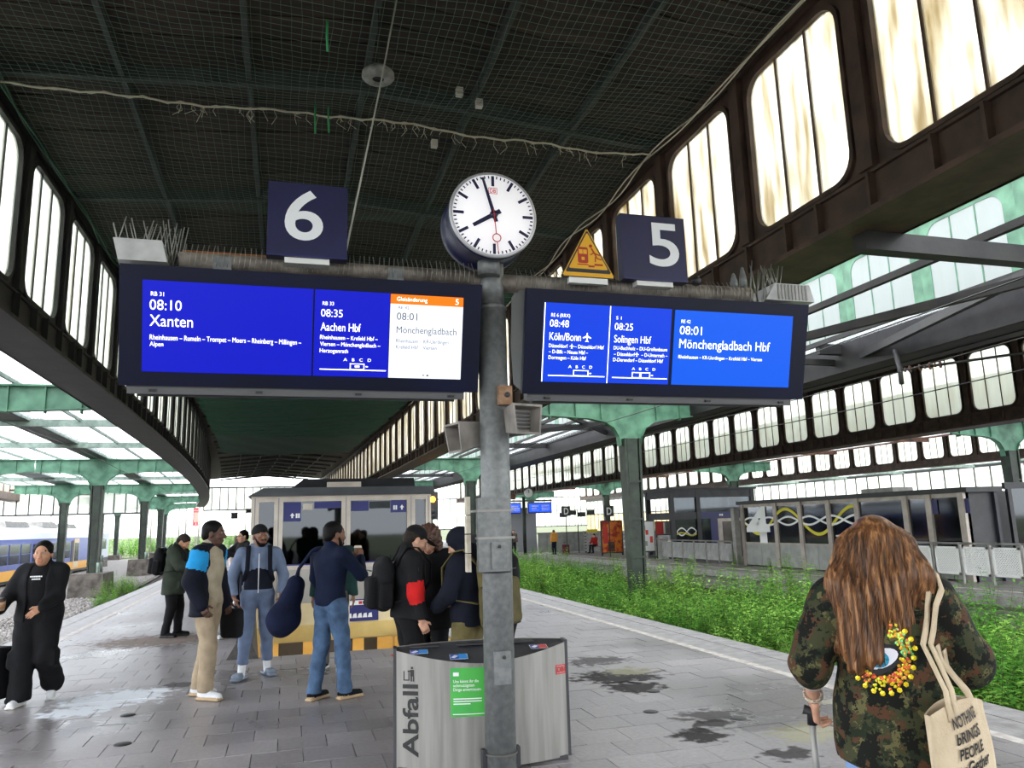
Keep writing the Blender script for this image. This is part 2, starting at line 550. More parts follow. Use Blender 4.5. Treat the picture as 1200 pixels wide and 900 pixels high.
net2 = mb.build('bird_net', mat('net_green', (40, 104, 80), .85))
tag(net2, 'dense green bird net sagging below the far ceiling', 'net', kind='stuff')
# far part of the net is a finer green cloth
mb = MB()
ys = frange(19.8, 66.0, .8); vs = []; fs = []; nx = 24
for i, y in enumerate(ys):
    for k in range(nx + 1):
        x = -4.0 + 10.1 * k / nx
        vs.append((x + cL(y) * .6, y, 8.08 - .18 * (1 - ((x - HX) / 5.2) ** 2) + .045 * math.sin(y * 3.7 + x * .8) + .02 * math.sin(9 * y - 2 * x)))
for i in range(len(ys) - 1):
    for k in range(nx):
        a = i * (nx + 1) + k
        fs.append((a, a + 1, a + nx + 2, a + nx + 1))
mb.add(vs, fs, True)
tag(mb.build('net_cloth', mat('net_cloth', (20, 66, 52), .9, rgb2=(10, 40, 34), scale=3, stretch=(1, 6, 1))), 'green netting cloth under the distant half of the ceiling', 'net')

# seam rope with loose threads
random.seed(3)
mb = MB(); pts = []
for i in range(61):
    x = -4.0 + 10.0 * i / 60
    pts.append((x, 11.38 + .06 * math.sin(3 * x), net_z(x, 11.44) - .10 - .07 * math.sin(PI * ((x + 4.0) / 5.05 % 1.0)) + .015 * math.sin(11 * x)))
mb.tube(pts, .016, 5)
mb.tube([(p[0], p[1] + .02 * math.sin(i * 2.2), p[2] + .025 * math.cos(i * 2.2)) for i, p in enumerate(pts)], .009, 4)
rope = mb.build('seam_rope', M_rope)
tag(rope, 'frayed pale rope lacing the bird net across the ceiling', 'rope')
mb = MB()
for i in range(70):
    p = random.choice(pts[14:58]); l = random.uniform(.06, .26)
    mb.tube([p, (p[0] + random.uniform(-.06, .06), p[1], p[2] - l * .5), (p[0] + random.uniform(-.1, .1), p[1] + random.uniform(-.05, .05), p[2] - l)], .005, 3)
mb.build('loose_thread', M_rope, rope)['kind'] = 'stuff'
for (x, y, l) in ((.28, 11.3, .38), (.48, 11.3, .34), (.34, 8.76, .32)):
    z = net_z(x, y) - .1
    o = MB().tube([(x, y, z + .1), (x, y, z - l * .4), (x + .01, y, z - l)], .016, 5).build('cable_tie', mat('tie_green', (60, 170, 105), .6))
    tag(o, 'bright green strap end dangling from the bird net', 'strap', 'green strap ends on the net')
# edge cords along both walls
for s, x in ((-1, -3.98), (1, 6.03)):
    mb = MB()
    for q in range(2):
        mb.tube([(x + .05 * math.sin(y * 1.9 + q * 2), y, 7.99 - .06 * math.sin(y * 1.5 + q)) for y in frange(2, 40, .4)], .016, 4)
    tag(mb.build('edge_cord', M_netg if s < 0 else M_rope), 'cord tying the net edge along the %s windows' % ('left' if s < 0 else 'right'), 'cord')

# round ceiling lamp, small sensors and a steel wire
lamp = empty('ceiling_lamp', (1.053, 9.55, 7.70))
tag(lamp, 'round grey ceiling lamp hanging at the rope seam', 'lamp')
MB().lathe([(0.0, .10), (.16, .10), (.215, .05), (.22, .0), (.20, -.03), (.085, -.05), (.08, -.02)], n=28).build('housing', mat('lamp_grey', (150, 150, 148), .5, rgb2=(110, 110, 108), scale=9), lamp)
MB().lathe([(0.0, -.03), (.078, -.03), (.078, -.02), (0, -.02)], n=20).build('lens', mat('lamp_lens', (30, 30, 32), .2), lamp)
MB().tube([(0, 0, .1), (0, 0, 1.06)], .012, 6).build('hanger', M_wire, lamp)
for (x, y, z) in ((2.33, 10.24, 8.05), (2.67, 10.4, 8.0), (2.2, 11.6, 7.9)):
    o = MB().box(-.05, .05, -.05, .05, -.05, .07).build('ceiling_sensor', mat('sensor', (196, 192, 184), .5), loc=(x, y, z))
    MB().tube([(0, 0, .06), (0, 0, .55)], .008, 5).build('stem', M_wire, o)
    tag(o, 'small pale box fixed under the ceiling beside the rope', 'sensor', 'small boxes under the ceiling')
tag(MB().tube([(.36, 5.5, 3.62), (.72, 6.45, 5.6), (1.27, 8.57, 8.76)], .008, 5).build('steel_wire', mat('wire_pale', (170, 168, 160), .5)), 'thin pale wire rising from the sign arm to the ceiling', 'wire')
# ------------------------------------------------------------------ platform floor
def stain_paving():
    m = bpy.data.materials.new('paving_wet')
    m.use_nodes = True
    nt = m.node_tree; L = nt.links
    b = nt.nodes['Principled BSDF']
    geo = nt.nodes.new('ShaderNodeNewGeometry')
    oi = nt.nodes.new('ShaderNodeObjectInfo')
    n1 = nt.nodes.new('ShaderNodeTexNoise'); n1.inputs['Scale'].default_value = 0.55; n1.inputs['Detail'].default_value = 5
    n2 = nt.nodes.new('ShaderNodeTexNoise'); n2.inputs['Scale'].default_value = 26; n2.inputs['Detail'].default_value = 5
    L.new(geo.outputs['Position'], n1.inputs['Vector']); L.new(geo.outputs['Position'], n2.inputs['Vector'])
    r1 = nt.nodes.new('ShaderNodeValToRGB')
    r1.color_ramp.elements[0].position = .35; r1.color_ramp.elements[0].color = lin((124, 119, 120)) + (1,)
    r1.color_ramp.elements[1].position = .68; r1.color_ramp.elements[1].color = lin((166, 160, 162)) + (1,)
    L.new(n1.outputs['Fac'], r1.inputs[0])
    mr = nt.nodes.new('ShaderNodeMapRange'); mr.inputs['To Min'].default_value = .86; mr.inputs['To Max'].default_value = 1.10
    L.new(oi.outputs['Random'], mr.inputs['Value'])
    hs = nt.nodes.new('ShaderNodeHueSaturation'); L.new(mr.outputs[0], hs.inputs['Value']); L.new(r1.outputs[0], hs.inputs['Color'])
    cur = hs.outputs[0]
    mr2 = nt.nodes.new('ShaderNodeMapRange'); mr2.inputs['From Min'].default_value = .3; mr2.inputs['From Max'].default_value = .7
    mr2.inputs['To Min'].default_value = .86; mr2.inputs['To Max'].default_value = 1.1
    L.new(n2.outputs['Fac'], mr2.inputs['Value'])
    mu = nt.nodes.new('ShaderNodeHueSaturation'); L.new(mr2.outputs[0], mu.inputs['Value']); L.new(cur, mu.inputs['Color'])
    cur = mu.outputs[0]
    # spilled and worn patches with outlines of their own
    wn = nt.nodes.new('ShaderNodeTexNoise'); wn.inputs['Scale'].default_value = 8.0; wn.inputs['Detail'].default_value = 9
    L.new(geo.outputs['Position'], wn.inputs['Vector'])
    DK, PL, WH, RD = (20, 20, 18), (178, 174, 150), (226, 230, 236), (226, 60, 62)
    rough = None
    for (x, y, rx, ry, col, th) in ((3.76, 9.35, .42, .30, DK, .55), (3.6, 8.35, .50, .42, DK, .8), (3.52, 7.75, .30, .30, DK, .8), (3.80, 8.55, .30, .22, PL, .7),
                                    (3.62, 6.42, .34, .22, DK, .6), (3.5, 6.15, .18, .16, DK, .7), (3.21, 5.88, .22, .20, DK, .8), (4.02, 5.62, .34, .30, PL, .8), (3.95, 5.95, .4, .22, DK, .3), (3.55, 5.2, .22, .15, DK, .7),
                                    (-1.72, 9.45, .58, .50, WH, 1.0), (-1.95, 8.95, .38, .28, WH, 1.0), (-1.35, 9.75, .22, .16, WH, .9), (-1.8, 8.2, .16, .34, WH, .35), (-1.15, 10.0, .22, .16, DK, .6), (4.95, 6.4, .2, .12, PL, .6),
                                    (-1.9, 14.2, 1.1, .8, (126, 112, 100), .7), (.62, 11.1, .16, .10, (150, 150, 150), .8), (1.5, 10.9, .12, .12, RD, .9), (5.74, 9.0, .05, .55, RD, .9)):
        vm = nt.nodes.new('ShaderNodeVectorMath'); vm.operation = 'SUBTRACT'; vm.inputs[1].default_value = (x, y, 0)
        L.new(geo.outputs['Position'], vm.inputs[0])
        v2 = nt.nodes.new('ShaderNodeVectorMath'); v2.operation = 'MULTIPLY'; v2.inputs[1].default_value = (1 / rx, 1 / ry, 0)
        L.new(vm.outputs[0], v2.inputs[0])
        ln = nt.nodes.new('ShaderNodeVectorMath'); ln.operation = 'LENGTH'; L.new(v2.outputs[0], ln.inputs[0])
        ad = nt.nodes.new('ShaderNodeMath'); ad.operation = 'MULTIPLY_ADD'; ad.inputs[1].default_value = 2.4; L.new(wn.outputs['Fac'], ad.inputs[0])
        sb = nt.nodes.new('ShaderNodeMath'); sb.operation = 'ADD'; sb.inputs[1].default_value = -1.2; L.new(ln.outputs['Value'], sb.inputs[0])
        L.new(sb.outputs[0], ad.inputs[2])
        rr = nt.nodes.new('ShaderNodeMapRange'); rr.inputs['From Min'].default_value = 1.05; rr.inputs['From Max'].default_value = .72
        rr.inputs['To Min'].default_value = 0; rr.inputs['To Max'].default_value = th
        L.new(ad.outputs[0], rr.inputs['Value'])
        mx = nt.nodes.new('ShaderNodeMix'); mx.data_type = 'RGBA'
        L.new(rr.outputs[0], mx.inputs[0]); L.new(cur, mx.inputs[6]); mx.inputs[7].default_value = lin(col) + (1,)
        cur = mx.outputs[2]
        if rough is None: rough = rr.outputs[0]
        else:
            mm = nt.nodes.new('ShaderNodeMath'); mm.operation = 'MAXIMUM'; L.new(rough, mm.inputs[0]); L.new(rr.outputs[0], mm.inputs[1]); rough = mm.outputs[0]
    L.new(cur, b.inputs['Base Color'])
    sp = nt.nodes.new('ShaderNodeMapRange'); sp.inputs['To Min'].default_value = .5; sp.inputs['To Max'].default_value = .02; L.new(rough, sp.inputs['Value']); L.new(sp.outputs[0], b.inputs['Specular IOR Level'])
    rg = nt.nodes.new('ShaderNodeMapRange'); rg.inputs['From Min'].default_value = .3; rg.inputs['From Max'].default_value = .7
    rg.inputs['To Min'].default_value = .22; rg.inputs['To Max'].default_value = .46
    L.new(n1.outputs['Fac'], rg.inputs['Value']); ro = nt.nodes.new('ShaderNodeMath'); ro.operation = 'MULTIPLY_ADD'; ro.inputs[1].default_value = .6; L.new(rough, ro.inputs[0]); L.new(rg.outputs[0], ro.inputs[2]); L.new(ro.outputs[0], b.inputs['Roughness'])
    bp = nt.nodes.new('ShaderNodeBump'); bp.inputs['Strength'].default_value = .22; bp.inputs['Distance'].default_value = .01
    L.new(n2.outputs['Fac'], bp.inputs['Height']); L.new(bp.outputs[0], b.inputs['Normal'])
    return m
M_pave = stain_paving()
PLX, PRX = -4.40, 6.10
HOLE = (-0.55, 2.50, 11.6, 19.1)
def edgeL(y): return PLX + .4 * cL(y)
def edgeR(y): return PRX + cR(y)
mb = MB()
mb.box(PLX, PRX, -45, HOLE[2], -1.4, -.03)
mb.box(PLX, HOLE[0], HOLE[2], HOLE[3], -1.4, -.03)
mb.box(HOLE[1], PRX, HOLE[2], HOLE[3], -1.4, -.03)
ys = [19.1] + frange(22, 118, 4)
vs = []; fs = []
for y in ys:
    vs += [(edgeL(y), y, -1.4), (edgeR(y), y, -1.4), (edgeR(y), y, -.03), (edgeL(y), y, -.03)]
for i in range(len(ys) - 1):
    for k in range(4):
        k2 = (k + 1) % 4
        fs.append((i * 4 + k, i * 4 + k2, i * 4 + 4 + k2, i * 4 + 4 + k))
fs += [(0, 1, 2, 3), tuple(len(vs) - 4 + k for k in (3, 2, 1, 0))]
mb.add(vs, fs)
floor = mb.build('floor', M_joint, fix=True)
tag(floor, 'grey slab platform floor between the two tracks', kind='structure')
SX, SY = .385, .375
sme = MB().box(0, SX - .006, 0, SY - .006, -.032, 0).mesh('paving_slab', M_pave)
singles = []; rest = MB(); row = 0
y = 11.6 - 30 * SY
while y < 52:
    x = -3.68 - (SX / 2 if row % 2 else 0)
    row += 1
    while x < 5.24:
        cx, cy = x + SX / 2, y + SY / 2
        full = x >= -3.68 and x + SX <= 5.26
        dx = cL(cy) * .3
        spans = [(max(x, -3.68), min(x + SX, 5.25))]
        if HOLE[2] - .02 < cy < HOLE[3]:
            spans = [(a_, min(b_, HOLE[0])) for a_, b_ in spans] + [(max(a_, HOLE[1]), b_) for a_, b_ in spans]; full = False
        if full and 5.0 < y < 11.5 and cx > -.275 * cy - .1 and len(singles) < 300:
            singles.append((x, y))
        else:
            for (a_, b_) in spans:
                if b_ - a_ > .03: rest.box(a_ + dx, b_ + dx - .006, y, y + SY - .006, -.032, random.uniform(-.002, .001))
        x += SX
    y += SY
for (x, y) in singles:
    o = link('paving_slab', sme, None, floor, (x, y, random.uniform(-.003, .0015)))
    o.rotation_euler = (random.uniform(-.003, .003), random.uniform(-.003, .003), 0)
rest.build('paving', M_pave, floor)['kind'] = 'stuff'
# lines and edge stones
for (nm, a, b, ef, m, top) in (('edge_line', -.86, -.74, edgeR, M_line, .003), ('edge_line', .72, .84, edgeL, M_line, .003), ('border_strip', -.74, -.34, edgeR, M_kerb, .0), ('border_strip', .34, .72, edgeL, M_kerb, .0)):
    mb = MB(); yy = frange(2, 100, 2)
    sweep(mb, [(a, -.03), (b, -.03), (b, top), (a, top)], yy, ef)
    mb.build(nm, m, floor, fix=True)
kme = MB().box(-.33, .0, 0, .985, -.18, .002).mesh('kerb_stone', M_kerb)
kml = MB().box(0, .33, 0, .985, -.18, .002).mesh('kerb_stone', M_kerb)
for i in range(46):
    yk = 2.0 + i
    link('kerb_stone', kme, None, floor, (edgeR(yk), yk, 0), -math.atan2(cR(yk + 1) - cR(yk), 1))
    if yk > 12: link('kerb_stone', kml, None, floor, (edgeL(yk), yk, 0), -math.atan2(cL(yk + 1) - cL(yk), 1))
mb = MB()
sweep(mb, [(-.36, .004), (-.33, .004), (-.33, .0045), (-.36, .0045)], frange(4, 16, 2), edgeR)
# small round covers in the paving
cme = MB().lathe([(0.0, .004), (.062, .004), (.07, .0), (.07, -.02)], n=18).mesh('access_cover', mat('cover_iron', (62, 60, 60), .5, metal=.4, rgb2=(40, 40, 40), scale=30))
for (x, y) in ((3.6, 7.49), (3.2, 6.73), (3.78, 6.22), (-1.42, 8.57), (-1.26, 7.44)):
    o = link('access_cover', cme, None, None, (x, y, .002))
    tag(o, 'small round iron cover set flush in the paving', 'cover', 'round covers in the paving')

# ------------------------------------------------------------------ track beds
BZ = -1.30
BAY = 21.74
mb = MB()
def ground_strip(name, fa, fb, ya, yb, z, m, label, amp=.05, nx=16, st=.8, kind='structure'):
    ys = frange(ya, yb, st); vs = []; fs = []
    for y in ys:
        for k in range(nx + 1):
            x = fa(y) + (fb(y) - fa(y)) * k / nx
            vs.append((x, y, z + amp * (math.sin(x * 2.1 + y * .9) * .5 + math.sin(x * 5.7 - y * 3.1) * .3 + random.uniform(-.4, .4))))
    for i in range(len(ys) - 1):
        for k in range(nx):
            a = i * (nx + 1) + k
            fs.append((a, a + 1, a + nx + 2, a + nx + 1))
    b = MB(); b.add(vs, fs, True)
    o = b.build(name, m)
    return tag(o, label, kind=kind)
random.seed(11)
ground_strip('floor_left', lambda y: -40 + cL(y), edgeL, -45, 110, BZ, M_ballast, 'grey ballast of the left track bed', nx=40)
ground_strip('floor_right', edgeR, lambda y: 15.8 + c2(y), -45, 110, -.95, M_soil, 'overgrown soil of the disused track bed', nx=14)
g = MB(); g.box(-400, 400, 110, 900, -2.5, -1.35).box(-400, 400, -400, -8, -2.5, -1.6).box(-400, -4.4, -8, 110, -2.5, -1.6).box(6.1, 400, -8, 110, -2.5, -1.6).box(-4.4, 6.1, 22, 110, -2.5, -1.6)
tag(g.build('floor_far', mat('meadow', (66, 82, 34), .95, rgb2=(92, 92, 70), scale=.05)), 'green railway yard beyond the station', kind='structure')
# loose stones on the visible ballast
def stone_mesh(seed):
    r = random.Random(seed); b = MB()
    vs = []; n = 6
    for (z, s) in ((-.02, .7), (.015, 1.0), (.045, .55)):
        for k in range(n):
            t = 2 * PI * k / n
            q = s * r.uniform(.7, 1.25) * .05
            vs.append((math.cos(t) * q, math.sin(t) * q, z + r.uniform(-.008, .008)))
    fs = []
    for i in range(2):
        for k in range(n):
            k2 = (k + 1) % n
            fs.append((i * n + k, i * n + k2, (i + 1) * n + k2, (i + 1) * n + k))
    fs += [tuple(range(n))[::-1], tuple(12 + k for k in range(n))]
    b.add(vs, fs)
    return b
protos = [stone_mesh(i) for i in range(5)]
mb = MB()
for i in range(9000):
    y = 14 + 46 * random.random() ** 1.4
    x = edgeL(y) - random.uniform(.05, 5.5)
    kb = round((y - .46) / BAY)
    if abs(x + 6.05 - cL(y)) < 1.34 and abs((y - 9 + .375) % .75 - .375) < .22: continue
    if min(abs(x + 6.05 - cL(y) + .72), abs(x + 6.05 - cL(y) - .72)) < .17: continue
    if abs(y - .46 - BAY * kb) < 1.4 and abs(x + 8.65 - cL(y)) < .95: continue
    p = protos[i % 5]; a = random.uniform(0, 6.28); s = random.uniform(.8, 1.9); ca, sa = math.cos(a) * s, math.sin(a) * s
    mb.add([(x + v[0] * ca - v[1] * sa, y + v[0] * sa + v[1] * ca, BZ + .04 + v[2] * s) for v in p.v], p.f)
tag(mb.build('ballast_stone', M_stone), 'loose grey ballast stones beside the left platform edge', 'gravel', kind='stuff')
# rails and sleepers
def railpoly(x, z): return [(x - .07, z), (x + .07, z), (x + .07, z + .02), (x + .012, z + .04), (x + .012, z + .13), (x + .036, z + .14), (x + .036, z + .17), (x - .036, z + .17), (x - .036, z + .14), (x - .012, z + .13), (x - .012, z + .04), (x - .07, z + .02)]
for (nm, x0, z0, cf, ya, yb, lab) in (('left', -6.05, BZ + .12, cL, 8, 110, 'beside the left platform edge'), ('train', -18.38, BZ - .10, zero, 20, 86, 'under the blue and yellow train'), ('disused', 13.6, -.86, c2, 2, 90, 'below the far platform kerb, half overgrown')):
    for dx in (-.72, .72):
        b = MB(); sweep(b, railpoly(x0 + dx, z0), frange(ya, yb, 3), cf)
        tag(b.build('rail', M_rail, fix=True), 'rusty steel rail ' + lab, 'rail', 'rails ' + lab)
    sl = MB().box(-1.25, 1.25, -.12, .12, -.1, .03).mesh('sleeper', M_conc if nm != 'disused' else M_rust)
    y = ya + 1
    while y < min(yb, 62):
        o = link('sleeper', sl, None, None, (x0 + cf(y), y, z0 - .025))
        tag(o, 'railway sleeper ' + lab, 'sleeper', 'sleepers ' + lab)
        y += .75 if nm != 'train' else 3.0

# ------------------------------------------------------------------ columns with bracket girders
def arm_profile(L_, side):
    top = 5.55
    bot = [(0, 4.05), (.36, 4.05), (.40, 4.35), (.55, 4.62), (.85, 4.80), (1.35, 4.90), (L_, 5.0)]
    return [(side * u, v) for (u, v) in bot], top
def make_column(x, y, arms, zb, label, group, dark=False, plinth=None):
    root = empty('column', (x, y, zb))
    tag(root, label, 'column', group)
    h = 4.25 - zb
    def P(n, m): return (n, m)
    sh = MB()
    b0, t0, b1, t1 = .13, .18, .15, .19
    sh.hexa([(-b0, -b1, 0), (b0, -b1, 0), (b0, b1, 0), (-b0, b1, 0), (-t0, -t1, h), (t0, -t1, h), (t0, t1, h), (-t0, t1, h)])
    sh.build('shaft', M_greendk, root)
    for s in (-1, 1):
        f = MB()
        f.hexa([(s * (b0 + .05) - .035, -.19, 0), (s * (b0 + .05) + .035, -.19, 0), (s * (b0 + .05) + .035, .19, 0), (s * (b0 + .05) - .035, .19, 0),
                (s * (t0 + .07) - .035, -.24, h), (s * (t0 + .07) + .035, -.24, h), (s * (t0 + .07) + .035, .24, h), (s * (t0 + .07) - .035, .24, h)])
        f.build('flange', M_greendk, root)
    for t in (.30, .52, .74):
        w = b0 + (t0 - b0) * t + .1
        MB().box(-w, w, -.22, .22, h * t - .03, h * t + .03).build('band', M_greendk, root)
    for (L_, side) in arms:
        bot, top = arm_profile(L_, side)
        poly = [(u, v - zb) for (u, v) in bot] + [(side * L_, top - zb), (0, top - zb)]
        b = MB(); b.prism(poly, -.02, .02, FXY)
        arm = b.build('bracket_web', M_green, root, fix=True)
        b = MB()
        for i in range(1, len(bot) - 1):
            (u0, v0), (u1, v1) = bot[i], bot[i + 1]
            b.hexa([(u0, -.13, v0 - zb - .03), (u1, -.13, v1 - zb - .03), (u1, .13, v1 - zb - .03), (u0, .13, v0 - zb - .03), (u0, -.13, v0 - zb), (u1, -.13, v1 - zb), (u1, .13, v1 - zb), (u0, .13, v0 - zb)])
        b.build('bottom_flange', M_green, root, fix=True)
        MB().box(min(0, side * L_), max(0, side * L_), -.15, .15, top - zb, top - zb + .05).build('top_flange', M_green, root)
        u = .95
        while u < L_:
            MB().box(side * u - .015, side * u + .015, -.11, .11, 4.86 - zb, top - zb).build('web_stiffener', M_green, root)
            u += .85
    if plinth:
        px0, px1, py0, py1, pz = plinth
        MB().hexa([(px0, py0, -.15), (px1, py0, -.15), (px1, py1, -.15), (px0, py1, -.15), (px0 + .06, py0 + .06, pz), (px1 - .06, py0 + .06, pz), (px1 - .06, py1 - .06, pz), (px0 + .06, py1 - .06, pz)]).build('plinth', M_conc, root)
        for sy in (-1, 1):
            MB().tube([(.32, sy * .4, pz - .05), (.30, sy * .36, pz + .5)], .07, 6).build('pipe', M_greygreen, root)
    return root
LGRP, RGRP, FGRP = 'green columns left of the platform', 'green columns in the overgrown track', 'columns beyond the far platform'
for k in range(1, 6):
    y = .46 + BAY * k
    make_column(-8.65 + cL(y), y, ((3.7, 1), (2.9, -1)), BZ, 'green riveted steel column on a concrete plinth beside the left track', LGRP, plinth=(-.8, .8, -1.25, 1.25, 1.2))
    if k > 1: make_column(-14.2 + cL(y), y, ((2.6, 1), (3.4, -1)), BZ, 'green riveted steel column standing next to the train', 'green columns by the train', plinth=(-.7, .7, -.9, .9, .6))
for k in range(0, 5):
    y = .46 + BAY * k
    make_column(10.36 + c2(y), y, ((3.3, -1), (2.25, 1)), -.95, 'dark green steel column rising out of the weeds', RGRP)
for k in range(1, 5):
    y = .46 + BAY * k + 4
    make_column(30.3 + c2(y), y, ((3.1, -1), (3.1, 1)), -.6, 'dark steel column with green brackets behind the far platform', FGRP)

# ------------------------------------------------------------------ low glass roofs over the tracks
def low_roof(name, xs, gutter, cf, ya, nb, skip, label, m_rib=M_greygreen, zg=5.70, girders=True):
    """xs: list of (x0,x1) pane strips; nb ribs spaced BAY/3"""
    st = BAY / 3
    ys = [ya + st * i for i in range(nb + 1)]
    lo = min(a for a, b in xs); hi = max(b for a, b in xs)
    mb = MB()
    edges = sorted(set([a for a, b in xs] + [b for a, b in xs]))
    for x in edges:
        sweep(mb, [(x - .035, zg - .08), (x + .035, zg - .08), (x + .035, zg + .03), (x - .035, zg + .03)], ys, cf)
    root = mb.build(name, m_rib, fix=True)
    tag(root, label, kind='structure')
    if gutter:
        b = MB()
        for (g0, g1) in gutter:
            sweep(b, [(g0, zg - .10), (g1, zg - .10), (g1, zg + .24), (g0, zg + .24)], ys, cf)
        b.build('gutter_beam', M_greendk, root, fix=True)
    for i, y in enumerate(ys):
        if girders and i % 3 == 0: continue
        MB().box(lo + cf(y), hi + cf(y), y - .07, y + .07, zg - .26, zg - .02).build('rafter', m_rib, root)
    for i in range(nb):
        y0, y1 = ys[i] + .05, ys[i + 1] - .05
        for k, (a, b_) in enumerate(xs):
            if skip(k, i): continue
            c0, c1 = cf(y0), cf(y1)
            b = MB()
            b.hexa([(a + .03 + c0, y0, zg), (b_ - .03 + c0, y0, zg), (b_ - .03 + c1, y1, zg), (a + .03 + c1, y1, zg), (a + .03 + c0, y0, zg + .015), (b_ - .03 + c0, y0, zg + .015), (b_ - .03 + c1, y1, zg + .015), (a + .03 + c1, y1, zg + .015)])
            b.build('roof_pane', M_roofglass, root)
    return root
def strips(a, b, n): return [(a + (b - a) * i / n, a + (b - a) * (i + 1) / n) for i in range(n)]
low_roof('ceiling_left', [(-6.75, -4.97), (-8.3, -6.75)] + [(-10.6, -9.1), (-12.1, -10.6), (-13.6, -12.1)] + [(-16.4, -14.9), (-17.9, -16.4)], [(-9.1, -8.3), (-14.9, -13.6)], cL, .46, 15, lambda k, i: False, 'low glass roof over the left tracks')
low_roof('ceiling_right', [(7.07, 8.2), (8.2, 9.3), (10.95, 11.75), (11.75, 12.55)], None, c2, .46 + BAY, 10, lambda k, i: (k == 1 and i in (1, 2)) or (k == 2 and i in (0, 3)), 'low roof with missing panes over the overgrown track', m_rib=M_dark)
low_roof('ceiling_strip', [(11.95, 12.6)], None, c2, .46, 3, lambda k, i: False, 'narrow glass strip beside the green hall', m_rib=M_dark)
low_roof('ceiling_back', strips(27.4, 29.9, 2) + strips(30.7, 33.2, 2), [(29.9, 30.7)], c2, .46 + 4, 13, lambda k, i: (k + i) % 5 == 0, 'low glass roof beyond the far platform', m_rib=M_rust)
low_roof('ceiling_outer', strips(47.2, 53.0, 3), [], c2, 20, 9, lambda k, i: (k + i) % 4 == 0, 'outermost low glass roof', m_rib=M_greygreen, zg=5.4, girders=False)
# bracing, catenary tubes and wires
def thing_bar(name, a, b, w, h, m, label, cat, group=None):
    return tag(MB().bar(a, b, w, h).build(name, m), label, cat, group)
for (a, b) in (((10.35, 6.6, 5.3), (13.0, 15.6, 5.3)), ((9.45, 13.1, 5.14), (10.95, 8.1, 5.14)), ((7.9, 22.7, 5.3), (12.6, 29.2, 5.3)), ((12.5, 22.7, 5.14), (7.9, 29.2, 5.14))):
    thing_bar('roof_brace', a, b, .12, .16, M_dark, 'dark diagonal steel brace under the overgrown track roof', 'brace', 'diagonal braces over the overgrown track')
thing_bar('roof_strut', (6.5, 7.2, 4.9), (12.7, 7.2, 4.9), .20, .23, M_dark, 'stout dark strut crossing from the brown girder to the green windows', 'strut')
for y in (15.2,):
    thing_bar('cross_beam', (6.6, y, 5.3), (12.7, y, 5.3), .10, .14, M_dark, 'dark cross beam under the open roof of the overgrown track', 'beam', 'cross beams over the overgrown track')
for x in (9.75,):
    b = MB(); sweep(b, [(x - .05, 5.59), (x + .05, 5.59), (x + .05, 5.71), (x - .05, 5.71)], frange(2, 44, 3), c2)
    tag(b.build('long_beam', M_dark, fix=True), 'dark long beam running over the overgrown track', 'beam', 'long beams over the overgrown track')
for (x, z, cf, ya, yb) in ((8.9, 4.55, c2, 4, 60), (12.1, 4.6, c2, 4, 60), (12.3, 4.1, c2, 6, 60), (-6.1, 4.3, cL, 12, 90)):
    b = MB(); b.tube([(x + cf(y), y, z + .05 * math.sin(y * .3)) for y in frange(ya, yb, 3)], .011, 4)
    tag(b.build('contact_wire', M_wire), 'thin overhead wire running along the %s' % ('overgrown track' if x > 0 else 'left track'), 'wire', 'overhead wires %s' % ('right' if x > 0 else 'left'))
ins = empty('overhead_catenary', (12.5, 13.2, 4.95))
tag(ins, 'catenary arm with ribbed brown insulators on the green hall', 'catenary')
MB().tube([(0, 0, .2), (-.2, -.3, -.25), (-.25, -.35, -.6)], .05, 8).build('bracket', M_dark, ins)
MB().tube([(-.2, -.3, -.3), (.9, -2.6, -.35), (1.4, -3.4, -.45)], .028, 8).build('tube', M_dark, ins)
b = MB()
for k in range(8):
    b2 = .08 * k
    b.tube([(-.16 + .09 * k * .45, -.38 - .09 * k, -.31), (-.16 + .09 * k * .45 + .01, -.40 - .09 * k, -.31)], .075 if k % 2 else .045, 10)
b.build('insulator', M_rust, ins)['kind'] = 'stuff'
b = MB()
for k in range(7): b.tube([(1.35, -3.3, -.45 + k * .08), (1.35, -3.3, -.42 + k * .08)], .06 if k % 2 else .035, 8)
b.build('insulator', M_wire, ins)['kind'] = 'stuff'
# ------------------------------------------------------------------ far platform (platform 4)
Z4 = -.20
M_steelgrey = mat('steel_grey', (150, 148, 144), 0.45, metal=.2, rgb2=(126, 124, 120), scale=4)
M_panel = mat('panel_grey', (158, 160, 156), 0.5, rgb2=(138, 140, 136), scale=3)
M_post = mat('post_alu', (178, 168, 158), 0.4, metal=.25, rgb2=(156, 146, 138), scale=3)
M_white = mat('white_paint', (232, 232, 230), 0.5)
M_dglass = screen_glass('dark_glass', (96, 106, 112))
M_dglass2 = screen_glass('green_glass', (70, 84, 84))
M_charcoal = mat('charcoal', (52, 52, 56), 0.5, rgb2=(40, 40, 44), scale=4)
M_navy = mat('navy', (30, 34, 92), 0.4)
M_yel = mat('yellow_film', (212, 200, 40), 0.5)
M_lwhite = mat('letter_white', (240, 240, 240), 0.5)
mb = MB()
ys = frange(-40, 104, 3); vs = []; fs = []
sweep(mb, [(15.5, -1.3), (27.0, -1.3), (27.0, Z4), (15.5, Z4)], ys, c2)
plat = mb.build('floor_platform', mat('far_paving', (150, 145, 143), .5, rgb2=(120, 116, 114), scale=2.5, bump=.2), fix=True)
tag(plat, 'paved far platform with glass stair enclosure', kind='structure')
b = MB(); sweep(b, [(15.42, Z4 - .22), (15.9, Z4 - .22), (15.9, Z4 + .01), (15.42, Z4 + .01)], ys, c2)
b.build('kerb', M_kerb, plat, fix=True)
b = MB(); sweep(b, [(16.4, Z4), (16.55, Z4), (16.55, Z4 + .006), (16.4, Z4 + .006)], ys, c2)
b.build('edge_line', M_line, plat, fix=True)
